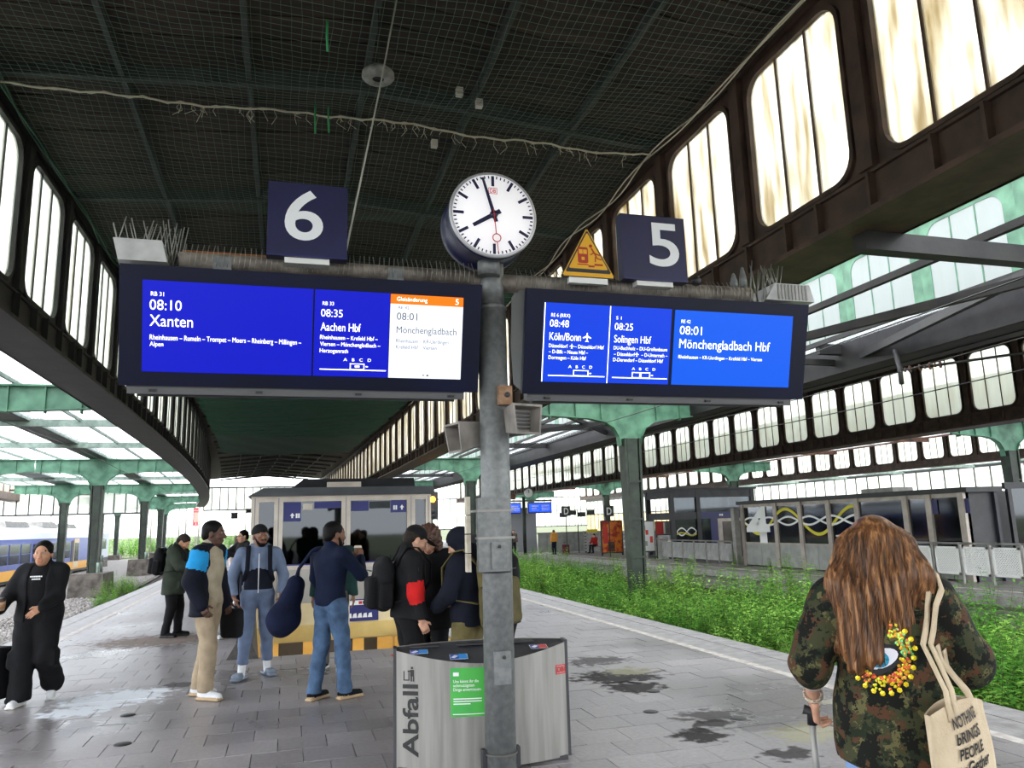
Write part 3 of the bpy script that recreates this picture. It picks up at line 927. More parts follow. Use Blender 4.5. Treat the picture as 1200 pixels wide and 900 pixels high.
ground_strip('floor_back', lambda y: 27.0 + c2(y), lambda y: 75 + c2(y), -45, 110, -1.0, M_soil, 'dark track bed behind the far platform', nx=10, st=3)
g = MB(); g.box(75, 400, -60, 110, -1.5, -1.1)
tag(g.build('floor_side', MATS['meadow']), 'open ground beyond the outermost track', kind='structure')

# glass stair enclosure with the big 4
k4 = empty('stair_enclosure', (18.0, 17.2, Z4))
tag(k4, 'grey glazed stair enclosure marked with a large white 4', 'stair enclosure')
posts = [10.85, 8.6, 7.1, 5.55, 4.15, 2.05, 1.15, 0.0]
ztop = 2.42
for y in posts:
    MB().box(-.10, .10, y - .10, y + .10, 0, ztop).build('post', M_post, k4)
MB().box(-.16, 1.1, -.3, 11.1, ztop, ztop + .14).build('roof', M_charcoal, k4)
MB().box(.4, 1.2, 3.0, 4.4, ztop + .14, ztop + .3).build('roof_vent', M_steelgrey, k4)
for i in range(len(posts) - 1):
    y1, y0 = posts[i] - .10, posts[i + 1] + .10
    if y1 - y0 < .3: continue
    MB().box(-.05, .0, y0, y1, ztop - .12, ztop).build('head_rail', M_post, k4)
    MB().box(-.06, .0, y0, y1, .86, .93).build('sill_rail', M_post, k4)
    pn = MB().box(-.045, -.0, y0, (y0 + y1) / 2 - .01, .04, .86); pn.build('lower_panel', M_panel, k4)
    MB().box(-.045, -.0, (y0 + y1) / 2 + .01, y1, .04, .86).build('lower_panel', M_panel, k4)
    MB().box(-.03, -.015, y0, y1, .93, ztop - .12).build('pane', M_dglass2, k4)
MB().box(.9, 1.0, -.2, 11.0, 0, ztop).build('back_wall', mat('kiosk_dark', (44, 46, 58), .5, rgb2=(24, 26, 36), scale=1.5), k4)
MB().box(-.05, 1.0, 10.95, 11.05, 0, ztop).build('end_wall', M_charcoal, k4)
MB().box(0, 1.0, -.1, 0, .0, ztop).build('end_wall', M_charcoal, k4)
MB().box(.4, .5, 5.4, 7.2, .9, 2.1).build('notice_board', M_navy, k4)
# the number four, and woven ribbons of white and yellow film on the panes (local y runs away from the viewer's right)
def yz_text(name, body, m, parent, x, y, z, width, height, bold=.02):
    o = link(name, text_mesh(body, m, width=width, height=height, bold=bold), None, parent, (x, y, z))
    o.rotation_euler = (0, 0, -PI / 2)
    return o
yz_text('numeral', '4', M_lwhite, k4, -.062, 10.62, .96, 1.6, 1.32, .03)
def ribbon(m, f, w, ya, yb, x):
    b = MB(); n = 60; vs = []; fs = []
    for i in range(n + 1):
        y = ya + (yb - ya) * i / n
        z = f(y); dz = (f(y + .01) - f(y - .01)) / .02
        ww = w * math.sqrt(1 + min(dz * dz, 4)) / 2
        vs += [(x, y, z - ww), (x, y, z + ww)]
    for i in range(n): fs.append((2 * i, 2 * i + 1, 2 * i + 3, 2 * i + 2))
    b.add(vs, fs)
    return b.build('film_ribbon', m, k4)
ribbon(M_yel, lambda y: 1.72 + .46 * math.sin(y * 1.72 + .4), .11, 4.25, 10.7, -.053)
ribbon(M_lwhite, lambda y: 1.74 + .15 * math.sin(y * 2.6), .07, 4.25, 10.7, -.055)
ribbon(M_lwhite, lambda y: 1.74 - .15 * math.sin(y * 2.6), .07, 4.25, 10.7, -.057)
for z, w in ((1.18, .9), (1.05, .62), (.96, .8)):
    b = MB().box(-.056, -.055, 4.4, 4.4 + w, z, z + .05); b.build('small_print', M_lwhite, k4)
for (y, t) in ((1.0, '←'), (.2, '→')):
    MB().box(-.055, -.05, y - .45 + (.3 if y > .5 else 0), y - .1 + (.3 if y > .5 else 0), 1.85, 2.25).build('direction_sign', M_navy, k4)

# balustrade panels of the stairs
def fence_row(x, y0, n, pw, z0, z1, label, group, m=M_white, axis='y'):
    for i in range(n):
        root = empty('fence_panel', (x, y0 + i * pw, Z4) if axis == 'y' else (x + i * pw, y0, Z4), 0 if axis == 'y' else -PI / 2)
        tag(root, label, 'fence', group)
        b = MB(); w = pw - .14
        for (a0, a1, b0, b1) in ((.07, .07 + w, z0, z0 + .05), (.07, .07 + w, z1 - .14, z1 - .09), (.07, .12, z0, z1 - .09), (.02 + w, .07 + w, z0, z1 - .09)):
            b.box(-.02, .02, a0, a1, b0, b1)
        b.build('panel_frame', m, root)
        b = MB(); k = 0.0
        st = .052
        # perforated sheet: diagonal lattice of thin flats
        A0, A1, B0, B1 = .11, .03 + w, z0 + .04, z1 - .12
        t = A0 - (B1 - B0)
        while t < A1:
            for sgn in (1, -1):
                u0, v0, u1, v1 = (t, B0, t + (B1 - B0), B1) if sgn > 0 else (t, B1, t + (B1 - B0), B0)
                if u0 < A0: v0 += (A0 - u0) * (1 if v1 > v0 else -1); u0 = A0
                if u1 > A1: v1 -= (u1 - A1) * (1 if v1 > v0 else -1); u1 = A1
                if u1 > u0: b.bar((0.003 * sgn, u0, v0), (.003 * sgn, u1, v1), .006, .030, up=(0, 0, 1))
            t += st * 1.4
        o = b.build('mesh_sheet', m, root); o['kind'] = 'stuff'
        MB().box(-.03, .03, -.03, .03, 0, z1).build('post', M_steelgrey, root)
        MB().tube([(0, 0, z1), (0, pw, z1)], .03, 8).build('handrail', M_steelgrey, root)
fence_row(17.6, 13.4, 6, .93, .22, 1.05, 'white perforated balustrade panel beside the stair enclosure', 'perforated balustrade panels')
M_fgrey = mat('fence_grey', (176, 176, 174), .5, rgb2=(150, 150, 148), scale=4)
fence_row(17.7, 28.6, 6, 1.05, .15, .95, 'grey perforated balustrade panel in front of the lift', 'balustrade panels by the lift', m=M_fgrey)
b = MB().box(-.12, .12, -.12, .12, 0, 2.3); tag(b.build('gate_post', M_steelgrey, None, (17.75, 28.3, Z4)), 'square grey post at the corner of the stair enclosure', 'post')

# lift tower
lift = empty('lift_tower', (18.4, 35.0, Z4))
tag(lift, 'dark glazed lift tower behind grey balustrades', 'lift')
W, D, H = 4.6, 2.6, 3.35
for (x, y) in ((0, 0), (1.45, 0), (W, 0), (0, D), (W, D)):
    MB().box(x - .11, x + .11, y - .11, y + .11, 0, H).build('frame_post', M_charcoal, lift)
for (z0, z1) in ((H - .38, H), (1.9, 2.25), (0, .12)):
    MB().box(-.1, W + .1, -.09, .09, z0, z1).build('cross_rail', M_charcoal, lift)
    MB().box(-.09, .09, 0, D, z0, z1).build('cross_rail', M_charcoal, lift)
MB().box(1.5, W, -.10, -.085, 1.93, 2.22).build('blue_band', M_navy, lift)
[MB().box(2.6 + k * .12, 2.68 + k * .12, -.112, -.10, 2.03, 2.13).build('small_print', M_lwhite, lift) for k in range(2)]
MB().box(-.2, W + .2, -.2, D + .2, H, H + .1).build('roof', M_charcoal, lift)
for (x0, x1) in ((.12, 1.34), (1.56, 2.1)):
    MB().box(x0, x1, -.02, .0, .12, 1.9).build('pane', M_dglass, lift)
for (x0, x1) in ((.12, 1.34), (1.56, W - .12)):
    MB().box(x0, x1, -.02, .0, 2.25, H - .38).build('pane', M_dglass, lift)
MB().box(2.1, 2.5, -.06, .0, .0, 1.9).build('blue_panel', M_navy, lift)
MB().box(2.5, W - .25, -.08, -.02, 0, 1.92).build('door_surround', M_post, lift)
for x in (2.75, 3.5):
    MB().box(x, x + .7, -.10, -.085, .03, 1.75).build('door_leaf', mat('lift_door', (92, 86, 78), .35, metal=.5, rgb2=(66, 62, 56), scale=2), lift)
for (s, m) in ((1, M_lwhite), (-1, M_lwhite), (.4, M_yel)):
    b = MB(); vs = []; fs = []
    for i in range(31):
        u = .2 + 1.1 * i / 30; z = 1.3 + s * .18 * math.sin(i / 30 * 2 * PI) - (.12 if s == .4 else 0)
        vs += [(u, -.03, z - .035), (u, -.03, z + .035)]
    for i in range(30): fs.append((2 * i, 2 * i + 1, 2 * i + 3, 2 * i + 2))
    b.add(vs, fs); b.build('film_ribbon', m, lift)
# second lift tower at the right
l2 = empty('lift_tower', (22.5, 18.8, Z4))
tag(l2, 'dark lift tower with a blue band beyond the white balustrade', 'lift')
for (x0, x1, z0, z1, m, nm) in ((-1.2, 1.5, 2.55, 2.75, M_charcoal, 'roof'), (-1.1, -.95, 0, 2.55, M_charcoal, 'frame_post'), (.0, .18, 0, 2.55, M_charcoal, 'frame_post'), (1.25, 1.4, 0, 2.55, M_charcoal, 'frame_post'), (.18, 1.25, 1.75, 1.98, M_navy, 'blue_band'), (.18, 1.25, 1.98, 2.55, M_dglass, 'pane'), (.18, .4, 0, 1.75, M_steelgrey, 'door_surround'), (1.05, 1.25, 0, 1.75, M_steelgrey, 'door_surround'), (.4, 1.05, 1.55, 1.75, M_steelgrey, 'door_surround'), (.4, 1.05, 0, 1.55, MATS['lift_door'], 'door_leaf'), (-.95, .0, 0, 2.55, M_dglass2, 'pane')):
    MB().box(x0, x1, -.05, .05 if m not in (M_dglass, M_dglass2) else -.03, z0, z1).build(nm, m, l2)
MB().box(-1.1, 1.4, 1.8, 1.9, 0, 2.55).build('back_wall', M_charcoal, l2)
# blue train standing behind
t2 = empty('railcar', (27.3, 18.6, -.70))
tag(t2, 'blue roofed railcar standing behind the second lift tower', 'train')
MB().box(-.0, 2.4, -.5, 9, .5, 2.0).build('body', mat('car_side', (176, 178, 186), .4), t2)
MB().box(-.03, 2.4, -.5, 9, 2.0, 2.75).build('roof_band', mat('car_blue', (32, 52, 150), .35), t2)
MB().hexa([(-.05, -.6, 2.75), (2.4, -.6, 2.75), (2.4, 9, 2.75), (-.05, 9, 2.75), (.4, -.3, 3.1), (2.0, -.3, 3.1), (2.0, 9, 3.1), (.4, 9, 3.1)]).build('roof', mat('car_lilac', (196, 192, 214), .5), t2)
for i in range(4):
    w_ = MB().box(-.05, -.01, .0 + i * 2.0, 1.5 + i * 2.0, 1.0, 1.85).build('window', mat('car_win', (54, 42, 28), .15), t2)
MB().box(-.0, 2.4, -.5, 9, -.3, .5).build('underframe', M_charcoal, t2)

# things standing on the far platform
MG = lambda *a, **k: mat(*a, **k)
def board(name, x, y, w, h, zb, m, label, cat, rows=()):
    r = empty(name, (x, y, Z4)); tag(r, label, cat)
    MB().box(0, w, -.04, .04, zb, zb + h).build('panel', M_charcoal, r)
    MB().box(.06, w - .06, -.055, -.04, zb + .06, zb + h - .06).build('sheet', m, r)
    for s in (.05, w - .05): MB().box(s - .04, s + .04, -.04, .04, 0, zb).build('leg', M_charcoal, r)
    for (u0, u1, v0, v1, mm) in rows:
        MB().box(u0 * w, u1 * w, -.062, -.055, zb + v0 * h, zb + v1 * h).build('print', mm, r)
    return r
M_or = mat('poster_orange', (226, 128, 44), .6, rgb2=(170, 46, 26), scale=4, lo=.42, hi=.55)
M_red = mat('print_red', (206, 62, 56), .6); M_pink = mat('print_pink', (232, 140, 132), .6); M_paper = mat('paper', (222, 222, 220), .6)
board('poster_board', 17.25, 41.5, 1.35, 1.85, .12, M_or, 'tall orange and red picture board on the far platform', 'poster', ((.3, .6, .05, .35, M_rust), (.1, .3, .3, .8, M_red)))
board('poster_board', 18.75, 41.0, .75, 1.9, .2, mat('poster_yellow', (232, 214, 60), .6), 'narrow yellow and white poster beside the orange picture board', 'poster', ((.0, 1, .0, .45, M_paper),))
board('timetable_case', 16.95, 35.6, .75, 1.55, .35, M_paper, 'grey timetable case with small red notices', 'notice board', ((.3, .5, .55, .7, M_red), (.2, .4, .2, .35, M_steelgrey), (.6, .8, .3, .5, M_red), (.1, .3, .7, .85, M_steelgrey)))
board('notice_case', 17.85, 35.8, 1.0, .7, 1.15, M_paper, 'wide notice case with one red sheet', 'notice board', ((.02, .42, .05, .95, M_red), (.52, .95, .1, .9, M_steelgrey)))
b = MB().box(0, .42, 0, .3, 0, 1.0).box(-.02, .44, -.02, .32, 1.0, 1.05); tag(b.build('litter_bin', M_steelgrey, None, (17.68, 35.02, Z4)), 'square grey litter bin beside the timetable case', 'bin')
# long low barrier wall and shelter further back
bw = empty('barrier_wall', (15.6, 48.0, Z4)); tag(bw, 'low pale barrier of upright panels on the far platform', 'barrier')
for i in range(7): MB().box(i * .62, i * .62 + .59, -.05, .05, .05, 1.25).build('panel', M_panel if i < 5 else M_fgrey, bw)
MB().box(-.05, 4.4, -.08, .08, 1.25, 1.32).build('coping', M_steelgrey, bw)
bl = empty('bench_wall', (18.2, 46.5, Z4)); tag(bl, 'grey slatted bench back behind the seated person', 'bench')
for i in range(6): MB().box(0, 3.3, -.03, .03, .1 + i * .19, .24 + i * .19).build('slat', M_fgrey, bl)
for x in (.1, 1.65, 3.2): MB().box(x - .05, x + .05, .03, .1, 0, 1.25).build('post', M_charcoal, bl)
MB().box(.2, .9, -.06, .06, 1.25, 1.45).build('yellow_box', mat('box_yellow', (228, 206, 48), .6), bl)
sh = empty('shelter', (14.2, 52.0, Z4)); tag(sh, 'plain grey shelter wall behind the low barrier', 'shelter')
MB().box(0, 2.6, 0, .1, 0, 2.9).build('wall', mat('shelter_grey', (150, 152, 158), .6), sh)
MB().box(-.2, 2.8, -.6, .3, 2.9, 3.0).build('roof', M_charcoal, sh)
MB().box(-1.4, -.2, 0, .08, .1, 2.4).build('poster', M_pink, sh)
# distant departure displays with clock on a mast
fd = empty('display_mast', (14.55, 47.5, Z4)); tag(fd, 'distant blue departure displays and clock on a mast', 'display')
MB().tube([(0, 0, 0), (0, 0, 3.6)], .11, 10).build('mast', M_greendk, fd)
MB().tube([(-1.9, 0, 3.35), (1.9, 0, 3.35)], .06, 8).build('arm', M_steelgrey, fd)
M_scr = mat('screen_far', (20, 70, 225), .3, emit=.9)
for (x0, x1) in ((-1.75, -.2), (.25, 1.85)):
    d = MB().box(x0, x1, -.12, .12, 2.55, 3.25).build('display', M_navy, fd)
    MB().box(x0 + .07, x1 - .07, -.13, -.12, 2.63, 3.17).build('screen', M_scr, d)
    for (u, v, w, h) in ((.08, .33, .3, .09), (.08, .2, .22, .06), (.5, .33, .3, .09), (.5, .2, .34, .06), (.08, .1, .3, .03), (.5, .1, .36, .03)):
        W_ = x1 - x0
        MB().box(x0 + .1 + u * W_, x0 + .1 + (u + w) * W_, -.135, -.13, 2.63 + v, 2.63 + v + h).build('text_line', M_lwhite, d)
MB().lathe([(0, .06), (.26, .06), (.28, 0), (.28, -.06), (0, -.06)], (.35, 0, 3.85), n=20, axis='y').build('clock', M_lwhite, fd)
MB().box(-1.1, -.55, -.05, .05, 3.45, 3.85).build('sign', M_rust, fd)
MB().box(.33, .37, -.08, -.06, 3.85, 4.05).build('hand', M_charcoal, fd)
for (x, y, z, lab) in ((16.0, 43.7, 2.1, 'black section sign with a white D above the weeds'), (17.0, 39.6, 1.98, 'second black section sign with a white D nearer the green column')):
    s_ = empty('section_sign', (x, y, z)); tag(s_, lab, 'sign')
    MB().box(-.27, .27, -.05, .05, 0, .58).build('plate', M_charcoal, s_)
    text_obj('letter', 'D', M_lwhite, s_, (-.15, -.055, .1), height=.38, width=.3, bold=.03)
    MB().tube([(0, .03, .3), (0, .03, Z4 - z)], .03, 6).build('post', M_charcoal, s_)
cs = empty('sign_row', (16.6, 46.5, 2.05)); tag(cs, 'row of small dark direction signs hanging by the far displays', 'sign')
for i in range(4):
    MB().box(i * .62, i * .62 + .5, -.04, .04, (i % 2) * .12, .3 + (i % 2) * .12).build('plate', M_charcoal, cs)
MB().tube([(-.2, 0, .45), (2.6, 0, .45)], .02, 6).build('rail', M_charcoal, cs)
MB().tube([(1.2, 0, .45), (1.2, 0, Z4 - 2.05)], .03, 6).build('post', M_charcoal, cs)

# glazed outer side wall of the station
sw = MB(); ys = frange(20, 130, 5)
sweep(sw, [(54.0, -1.2), (54.3, -1.2), (54.3, .2), (54.0, .2)], ys, c2)
sweep(sw, [(54.0, 2.9), (54.15, 2.9), (54.15, 3.05), (54.0, 3.05)], ys, c2)
sweep(sw, [(54.0, 5.2), (54.3, 5.2), (54.3, 5.5), (54.0, 5.5)], ys, c2)
wo = sw.build('wall_side', M_charcoal, fix=True); tag(wo, 'glazed outer side wall of the station', kind='structure')
gm = MB().box(0, .03, .04, 1.46, .2, 2.9).mesh('pane', M_yelglass); gm2 = MB().box(0, .03, .04, 1.46, 3.05, 5.2).mesh('pane', M_paneW)
gb = MB().box(-.05, .08, -.04, .04, .2, 5.2).mesh('glazing_bar', M_charcoal)
y = 20.0
while y < 128:
    rz = -math.atan2(c2(y + 1.5) - c2(y), 1.5)
    for me, nm in ((gm, 'pane'), (gm2, 'pane'), (gb, 'glazing_bar')): link(nm, me, None, wo, (54.05 + c2(y), y, 0), rz)
    y += 1.5
def end_screen(name, x0, x1, y, z0, z1, n, label):
    b = MB(); b.box(x0, x1, y, y + .15, z0 - .1, z0 + .06).box(x0, x1, y, y + .15, z1 - .06, z1 + .1)
    r = b.build(name, M_charcoal); tag(r, label, kind='structure')
    for i in range(n + 1):
        x = x0 + (x1 - x0) * i / n
        MB().box(x - .045, x + .045, y, y + .12, z0, z1).build('glazing_bar', M_charcoal, r)
        if i < n: MB().box(x + .045, x0 + (x1 - x0) * (i + 1) / n - .045, y + .05, y + .07, z0, z1).build('pane', M_paneW, r)
    return r
end_screen('wall_end', -10.2, 3.6, 106, 4.55, 7.4, 14, 'glazed end screen of the platform hall')
end_screen('wall_end_left', -25.5, -12.5, 80, 3.75, 6.0, 13, 'glazed end screen beside the train')
end_screen('wall_end_right', 13.0, 53.0, 128, 1.2, 6.2, 36, 'glazed far end wall of the neighbouring halls')

# ------------------------------------------------------------------ train at the left
tr = empty('railcar', (-17.0, 36.0, BZ))
tag(tr, 'white roofed blue railcar with yellow sill band at the left platform', 'train')
M_tblue = mat('train_blue', (58, 84, 176), .35, rgb2=(50, 74, 160), scale=2); M_tyel = mat('train_yellow', (246, 176, 40), .4); M_twhite = mat('train_white', (236, 240, 248), .4)
M_twin = mat('train_window', (70, 78, 96), .1, rgb2=(46, 52, 68), scale=1.2)
LN = 44.0
def car(y0, y1, poly, m, nm): b = MB(); b.prism(poly, y0, y1, FXY); return b.build(nm, m, tr, fix=True)
car(0, LN - 2, [(0, .95), (0, 2.75), (-.06, 2.95), (-2.7, 2.95), (-2.76, 2.75), (-2.76, .95)], M_tblue, 'body')
car(0, LN - 2, [(.02, .35), (.02, .98), (-2.78, .98), (-2.78, .35)], M_tyel, 'sill_band')
car(0, LN - 2, [(-.04, 2.93), (-.12, 3.35), (-.45, 3.7), (-1.0, 3.85), (-1.8, 3.85), (-2.4, 3.65), (-2.7, 2.93)], M_twhite, 'roof')
b = MB()
b.hexa([(.0, LN - 2, .35), (0.0, LN - 2, .36), (-2.76, LN - 2, .36), (-2.76, LN - 2, .35), (-.02, LN - 2, 3.3), (-.3, LN + .6, 2.3), (-2.4, LN + .6, 2.3), (-2.7, LN - 2, 3.3)])
b = MB(); pr0 = [(0, .35), (0, 2.75), (-.25, 3.45), (-1.38, 3.85), (-2.5, 3.45), (-2.76, 2.75), (-2.76, .35)]; pr1 = [(-.35, .4), (-.4, 1.5), (-.6, 2.0), (-1.38, 2.2), (-2.2, 2.0), (-2.4, 1.5), (-2.4, .4)]
b.add([(u, LN - 2, v) for u, v in pr0] + [(u * .98 - .02, LN + 1.0, v * .97) for u, v in pr0[:1] + pr0[1:]] + [(u, LN + 3.2, v) for u, v in pr1], [(i, (i + 1) % 7, 7 + (i + 1) % 7, 7 + i) for i in range(7)] + [(7 + i, 7 + (i + 1) % 7, 14 + (i + 1) % 7, 14 + i) for i in range(7)] + [tuple(range(14, 21))], True)
b.build('nose', M_twhite, tr, fix=True)
b = MB(); b.hexa([(.01, LN - .5, .35), (-.3, LN + 3.1, .38), (-1.5, LN + 3.25, .38), (-1.4, LN - .5, .35), (.02, LN - 1.5, 1.2), (-.32, LN + 3.15, 1.25), (-1.5, LN + 3.25, 1.25), (-1.4, LN - .5, 1.2)])
b.build('nose_skirt', M_tblue, tr, fix=True)
yw = 6.0
for (y0, y1) in ((2, 4.2), (4.5, 6.6), (6.9, 9.0), (9.3, 11.2), (12.0, 13.2), (13.4, 14.9), (15.1, 16.6), (19.0, 21.0), (21.3, 23.3), (23.6, 25.6), (26.2, 28.4), (28.7, 31.0), (31.2, 33.5), (33.8, 36.0)):
    w_ = MB().box(.0, .03, y0, y1, 1.35, 2.6).build('window', M_twin, tr)
    MB().box(.025, .045, y0, y1, 1.93, 1.97).build('window_bar', M_tblue, w_)
for (y0, m) in ((17.0, M_tyel), (37.2, mat('train_tan', (232, 208, 176), .5))):
    d = MB().box(.0, .05, y0, y0 + 1.5, .5, 2.85).build('door', m, tr)
    for k in (0, 1): MB().box(.045, .07, y0 + .12 + k * .68, y0 + .68 + k * .68, 1.0, 2.5).build('door_pane', M_twin, d)
MB().box(.0, .04, 8.3, 11.3, 1.0, 1.4).build('white_plate', M_twhite, tr)
MB().box(.035, .05, 9.6, 10.4, .9, 1.2).build('dark_plate', M_charcoal, tr)
MB().box(.0, .03, 36.4, 37.1, 1.0, 2.7).build('gap_cover', M_charcoal, tr)
for (y0, y1, h) in ((1, 5, .35), (7, 13, .28), (15, 19, .4), (22, 27, .3), (30, 34, .35), (36, 40, .25)):
    MB().hexa([(-.5, y0, 3.75), (-2.2, y0, 3.75), (-2.2, y1, 3.75), (-.5, y1, 3.75), (-.7, y0 + .3, 3.85 + h), (-2.0, y0 + .3, 3.85 + h), (-2.0, y1 - .3, 3.85 + h), (-.7, y1 - .3, 3.85 + h)]).build('roof_unit', M_steelgrey, tr, fix=True)
MB().box(-2.6, -.1, 0, LN, .14, .4).build('underframe', M_charcoal, tr)
pg = MB()
for s in (-1, 1): pg.tube([(-1.4 + s * .4, 20.0, 3.9), (-1.4 + s * .5, 21.2, 4.6), (-1.4 + s * .6, 20.2, 5.1)], .03, 5)
pg.tube([(-2.2, 20.2, 5.1), (-.6, 20.2, 5.1)], .03, 5); pg.build('pantograph', M_charcoal, tr)
for i, y in enumerate((3, 14, 27, 40)):
    MB().tube([(-2.16, y, .36), (-.60, y, .36)], .29, 14).build('wheelset', M_charcoal, tr)
c3 = empty('railcar', (-23.6, 81.0, BZ)); tag(c3, 'grey railcar standing further out beyond the white nose', 'train')
MB().box(0, 2.6, 0, 26, .5, 3.3).build('body', mat('car_grey', (168, 176, 186), .5), c3)
MB().box(.1, 2.5, 0, 26, 3.3, 3.6).build('roof', M_twhite, c3)
for i in range(8): MB().box(2.58, 2.63, 1 + i * 3, 3.4 + i * 3, 1.5, 2.7).build('window', M_twin, c3)
MB().box(0, 2.6, 0, 26, -.1, .5).build('underframe', M_charcoal, c3)

# ------------------------------------------------------------------ yard beyond the station: masts, signals, shrubs
random.seed(21)
def mast(x, y, h, label, arm=0):
    r = empty('catenary_mast', (x, y, -1.35)); tag(r, label, 'mast', 'catenary masts in the yard')
    MB().tube([(0, 0, 0), (0, 0, h)], .16, 6).build('pole', M_steelgrey, r)
    if arm: MB().tube([(0, 0, h - .8), (arm, 0, h - .6)], .08, 5).build('arm', M_steelgrey, r)
for i in range(16):
    y = random.uniform(125, 330)
    mast(-.155 * y + random.uniform(-.16, .13) * y, y, random.uniform(7, 10), 'grey catenary mast standing in the railway yard', random.choice((-3, 3, 4)))
for (x, y, h) in ((-14.5, 140, 8.5),):
    r = empty('signal_mast', (x, y, -1.35)); tag(r, 'signal mast with a red board in the yard', 'signal')
    MB().tube([(0, 0, 0), (0, 0, h - 3)], .12, 6).build('pole', M_steelgrey, r)
    MB().box(-.5, .5, -.1, .1, h - 4.2, h - 1.2).build('red_board', mat('signal_red', (214, 60, 70), .5), r)
    MB().box(-.35, .35, -.14, -.1, h - 3.6, h - 2.0).build('white_mark', M_pink, r)
sg = empty('track_signal', (8.1, 44.5, -.9)); tag(sg, 'black track signal glowing orange beside the stair kiosk', 'signal')
MB().tube([(0, .1, 0), (0, .1, 3.0)], .06, 8).build('pole', M_steelgrey, sg)
MB().box(-.32, .32, -.08, .12, 3.0, 4.6).build('box', M_charcoal, sg)
for (z, m) in ((4.15, mat('lamp_orange', (255, 150, 30), .4, emit=9)), (3.45, M_charcoal), (3.2, M_charcoal)):
    MB().lathe([(0, .1), (.14, .1), (.17, .0), (.17, -.1)], (0, -.08, z), n=14, axis='y').build('lens', m, sg)
gs = empty('hanging_signal', (-3.2, 106, 3.2)); tag(gs, 'black signal boxes on a rail below the end screen', 'signal')
MB().box(-4.2, 1.2, -.05, .05, .9, 1.0).build('rail', M_charcoal, gs)
for (x, z, w, h) in ((-3.6, .2, .8, .7), (.2, .5, 1.0, 1.3), (-1.8, 1.0, .9, .45)): MB().box(x, x + w, -.2, .2, z, z + h).build('box', M_charcoal, gs)
for x in (-3.0, .6): MB().tube([(x, 0, 1), (x, 0, 2.2)], .04, 5).build('hanger', M_charcoal, gs)
# ------------------------------------------------------------------ sign mast
M_galv = mat('galvanised', (128, 130, 130), .5, metal=.35, rgb2=(106, 109, 110), scale=22, detail=8, bump=.08, bscale=30)
M_arm = mat('galvanised_worn', (150, 142, 132), .6, metal=.2, rgb2=(104, 94, 86), scale=9)
M_bezel = mat('display_bezel', (5, 12, 46), .4, rgb2=(3, 8, 34), scale=1.5, spec=.25)
M_house = mat('display_housing', (96, 96, 98), .5, metal=.3)
M_housed = mat('display_housing_dark', (44, 44, 48), .5)
M_spike = mat('spike_wire', (150, 150, 146), .4, metal=.6)
M_signblue = mat('sign_blue', (24, 26, 72), .45, rgb2=(20, 22, 64), scale=3)
M_num = mat('sign_white', (236, 238, 242), .5)
PX, PY = 1.455, 5.47
mast_o = empty('sign_mast', (PX, PY, 0)); tag(mast_o, 'galvanised steel mast with cross arm carrying displays and clock', 'mast')
MB().tube([(0, 0, 0), (.01, 0, 1.9), (.012, 0, 3.32)], .108, 28).build('pole', M_galv, mast_o)
MB().tube([(.012, 0, 3.32), (.012, 0, 3.70)], .098, 28).build('pole_head', M_galv, mast_o)
MB().lathe([(.10, 3.30), (.116, 3.31), (.116, 3.33), (.10, 3.34)], (.012, 0, 0), n=28).build('collar', M_galv, mast_o)
MB().tube([(-2.20, 0, 3.555), (-.08, 0, 3.555)], .056, 16).build('arm', M_arm, mast_o)
MB().tube([(.08, 0, 3.53), (2.28, 0, 3.555)], .07, 16).build('arm', M_arm, mast_o)
MB().lathe([(.125, 0), (.125, .02), (.11, .03)], n=24).build('base_plate', M_galv, mast_o)
b = MB().box(-.165, .06, -.155, -.10, 1.38, 1.89)
b.build('cable_cover', M_galv, mast_o)
for z in (1.80, 1.61): MB().box(-.17, .10, -.162, .05, z - .008, z + .008).build('strap', M_steelgrey, mast_o)
pl = MB().box(-.075, .035, -.172, -.155, 1.40, 1.58).build('inspection_plate', M_galv, mast_o)
MB().lathe([(0, .012), (.012, .012), (.012, 0)], (-.02, -.172, 1.55), n=10, axis='y').build('bolt', M_charcoal, pl)
p2_ = MB().box(-.06, .06, -.115, -.09, .62, .84).build('inspection_plate', M_galv, mast_o)
MB().lathe([(0, .012), (.012, .012), (.012, 0)], (.01, -.115, .80), n=10, axis='y').build('bolt', M_charcoal, p2_)
MB().lathe([(.112, 1.365), (.114, 1.365), (.114, 1.385), (.112, 1.385)], n=24).build('clamp_band', M_charcoal, mast_o)
for s in (-1, 1):
    MB().lathe([(.113, .155), (.117, .155), (.117, .17), (.113, .17)], n=20).build('clamp_band', M_steelgrey, mast_o)
    MB().box(s * .12 - .014, s * .12 + .014, -.03, .03, .06, .19).build('clamp', M_charcoal, mast_o)
# row of small pale holders on the left of the mast
hd = empty('ticket_holder', (PX - .222, PY - .05, 1.38)); tag(hd, 'narrow cream column of small boxes strapped beside the mast', 'box')
for k in range(4):
    MB().box(-.012, .016, -.05, .02, k * .132, k * .132 + .125).build('holder_box', mat('cream_plastic', (196, 188, 172), .5, rgb2=(160, 150, 132), scale=12), hd)
MB().box(.02, .10, -.02, .02, .2, .26).build('bracket', M_charcoal, hd)
# bird wires wound round the arm
random.seed(5)
b = MB()
for i in range(58):
    x = -2.16 + i * (2.06 / 58)
    b.tube([(x - .01, -.066, 3.50), (x, -.068, 3.58), (x + random.uniform(-.01, .01), -.02, 3.665)], .0035, 3)
for i in range(52):
    x = .2 + i * (2.05 / 52)
    b.tube([(x - .01, -.076, 3.49), (x, -.076, 3.57), (x + random.uniform(-.01, .01), -.02, 3.65)], .0035, 3)
b.build('bird_wire', M_spike, mast_o)['kind'] = 'stuff'
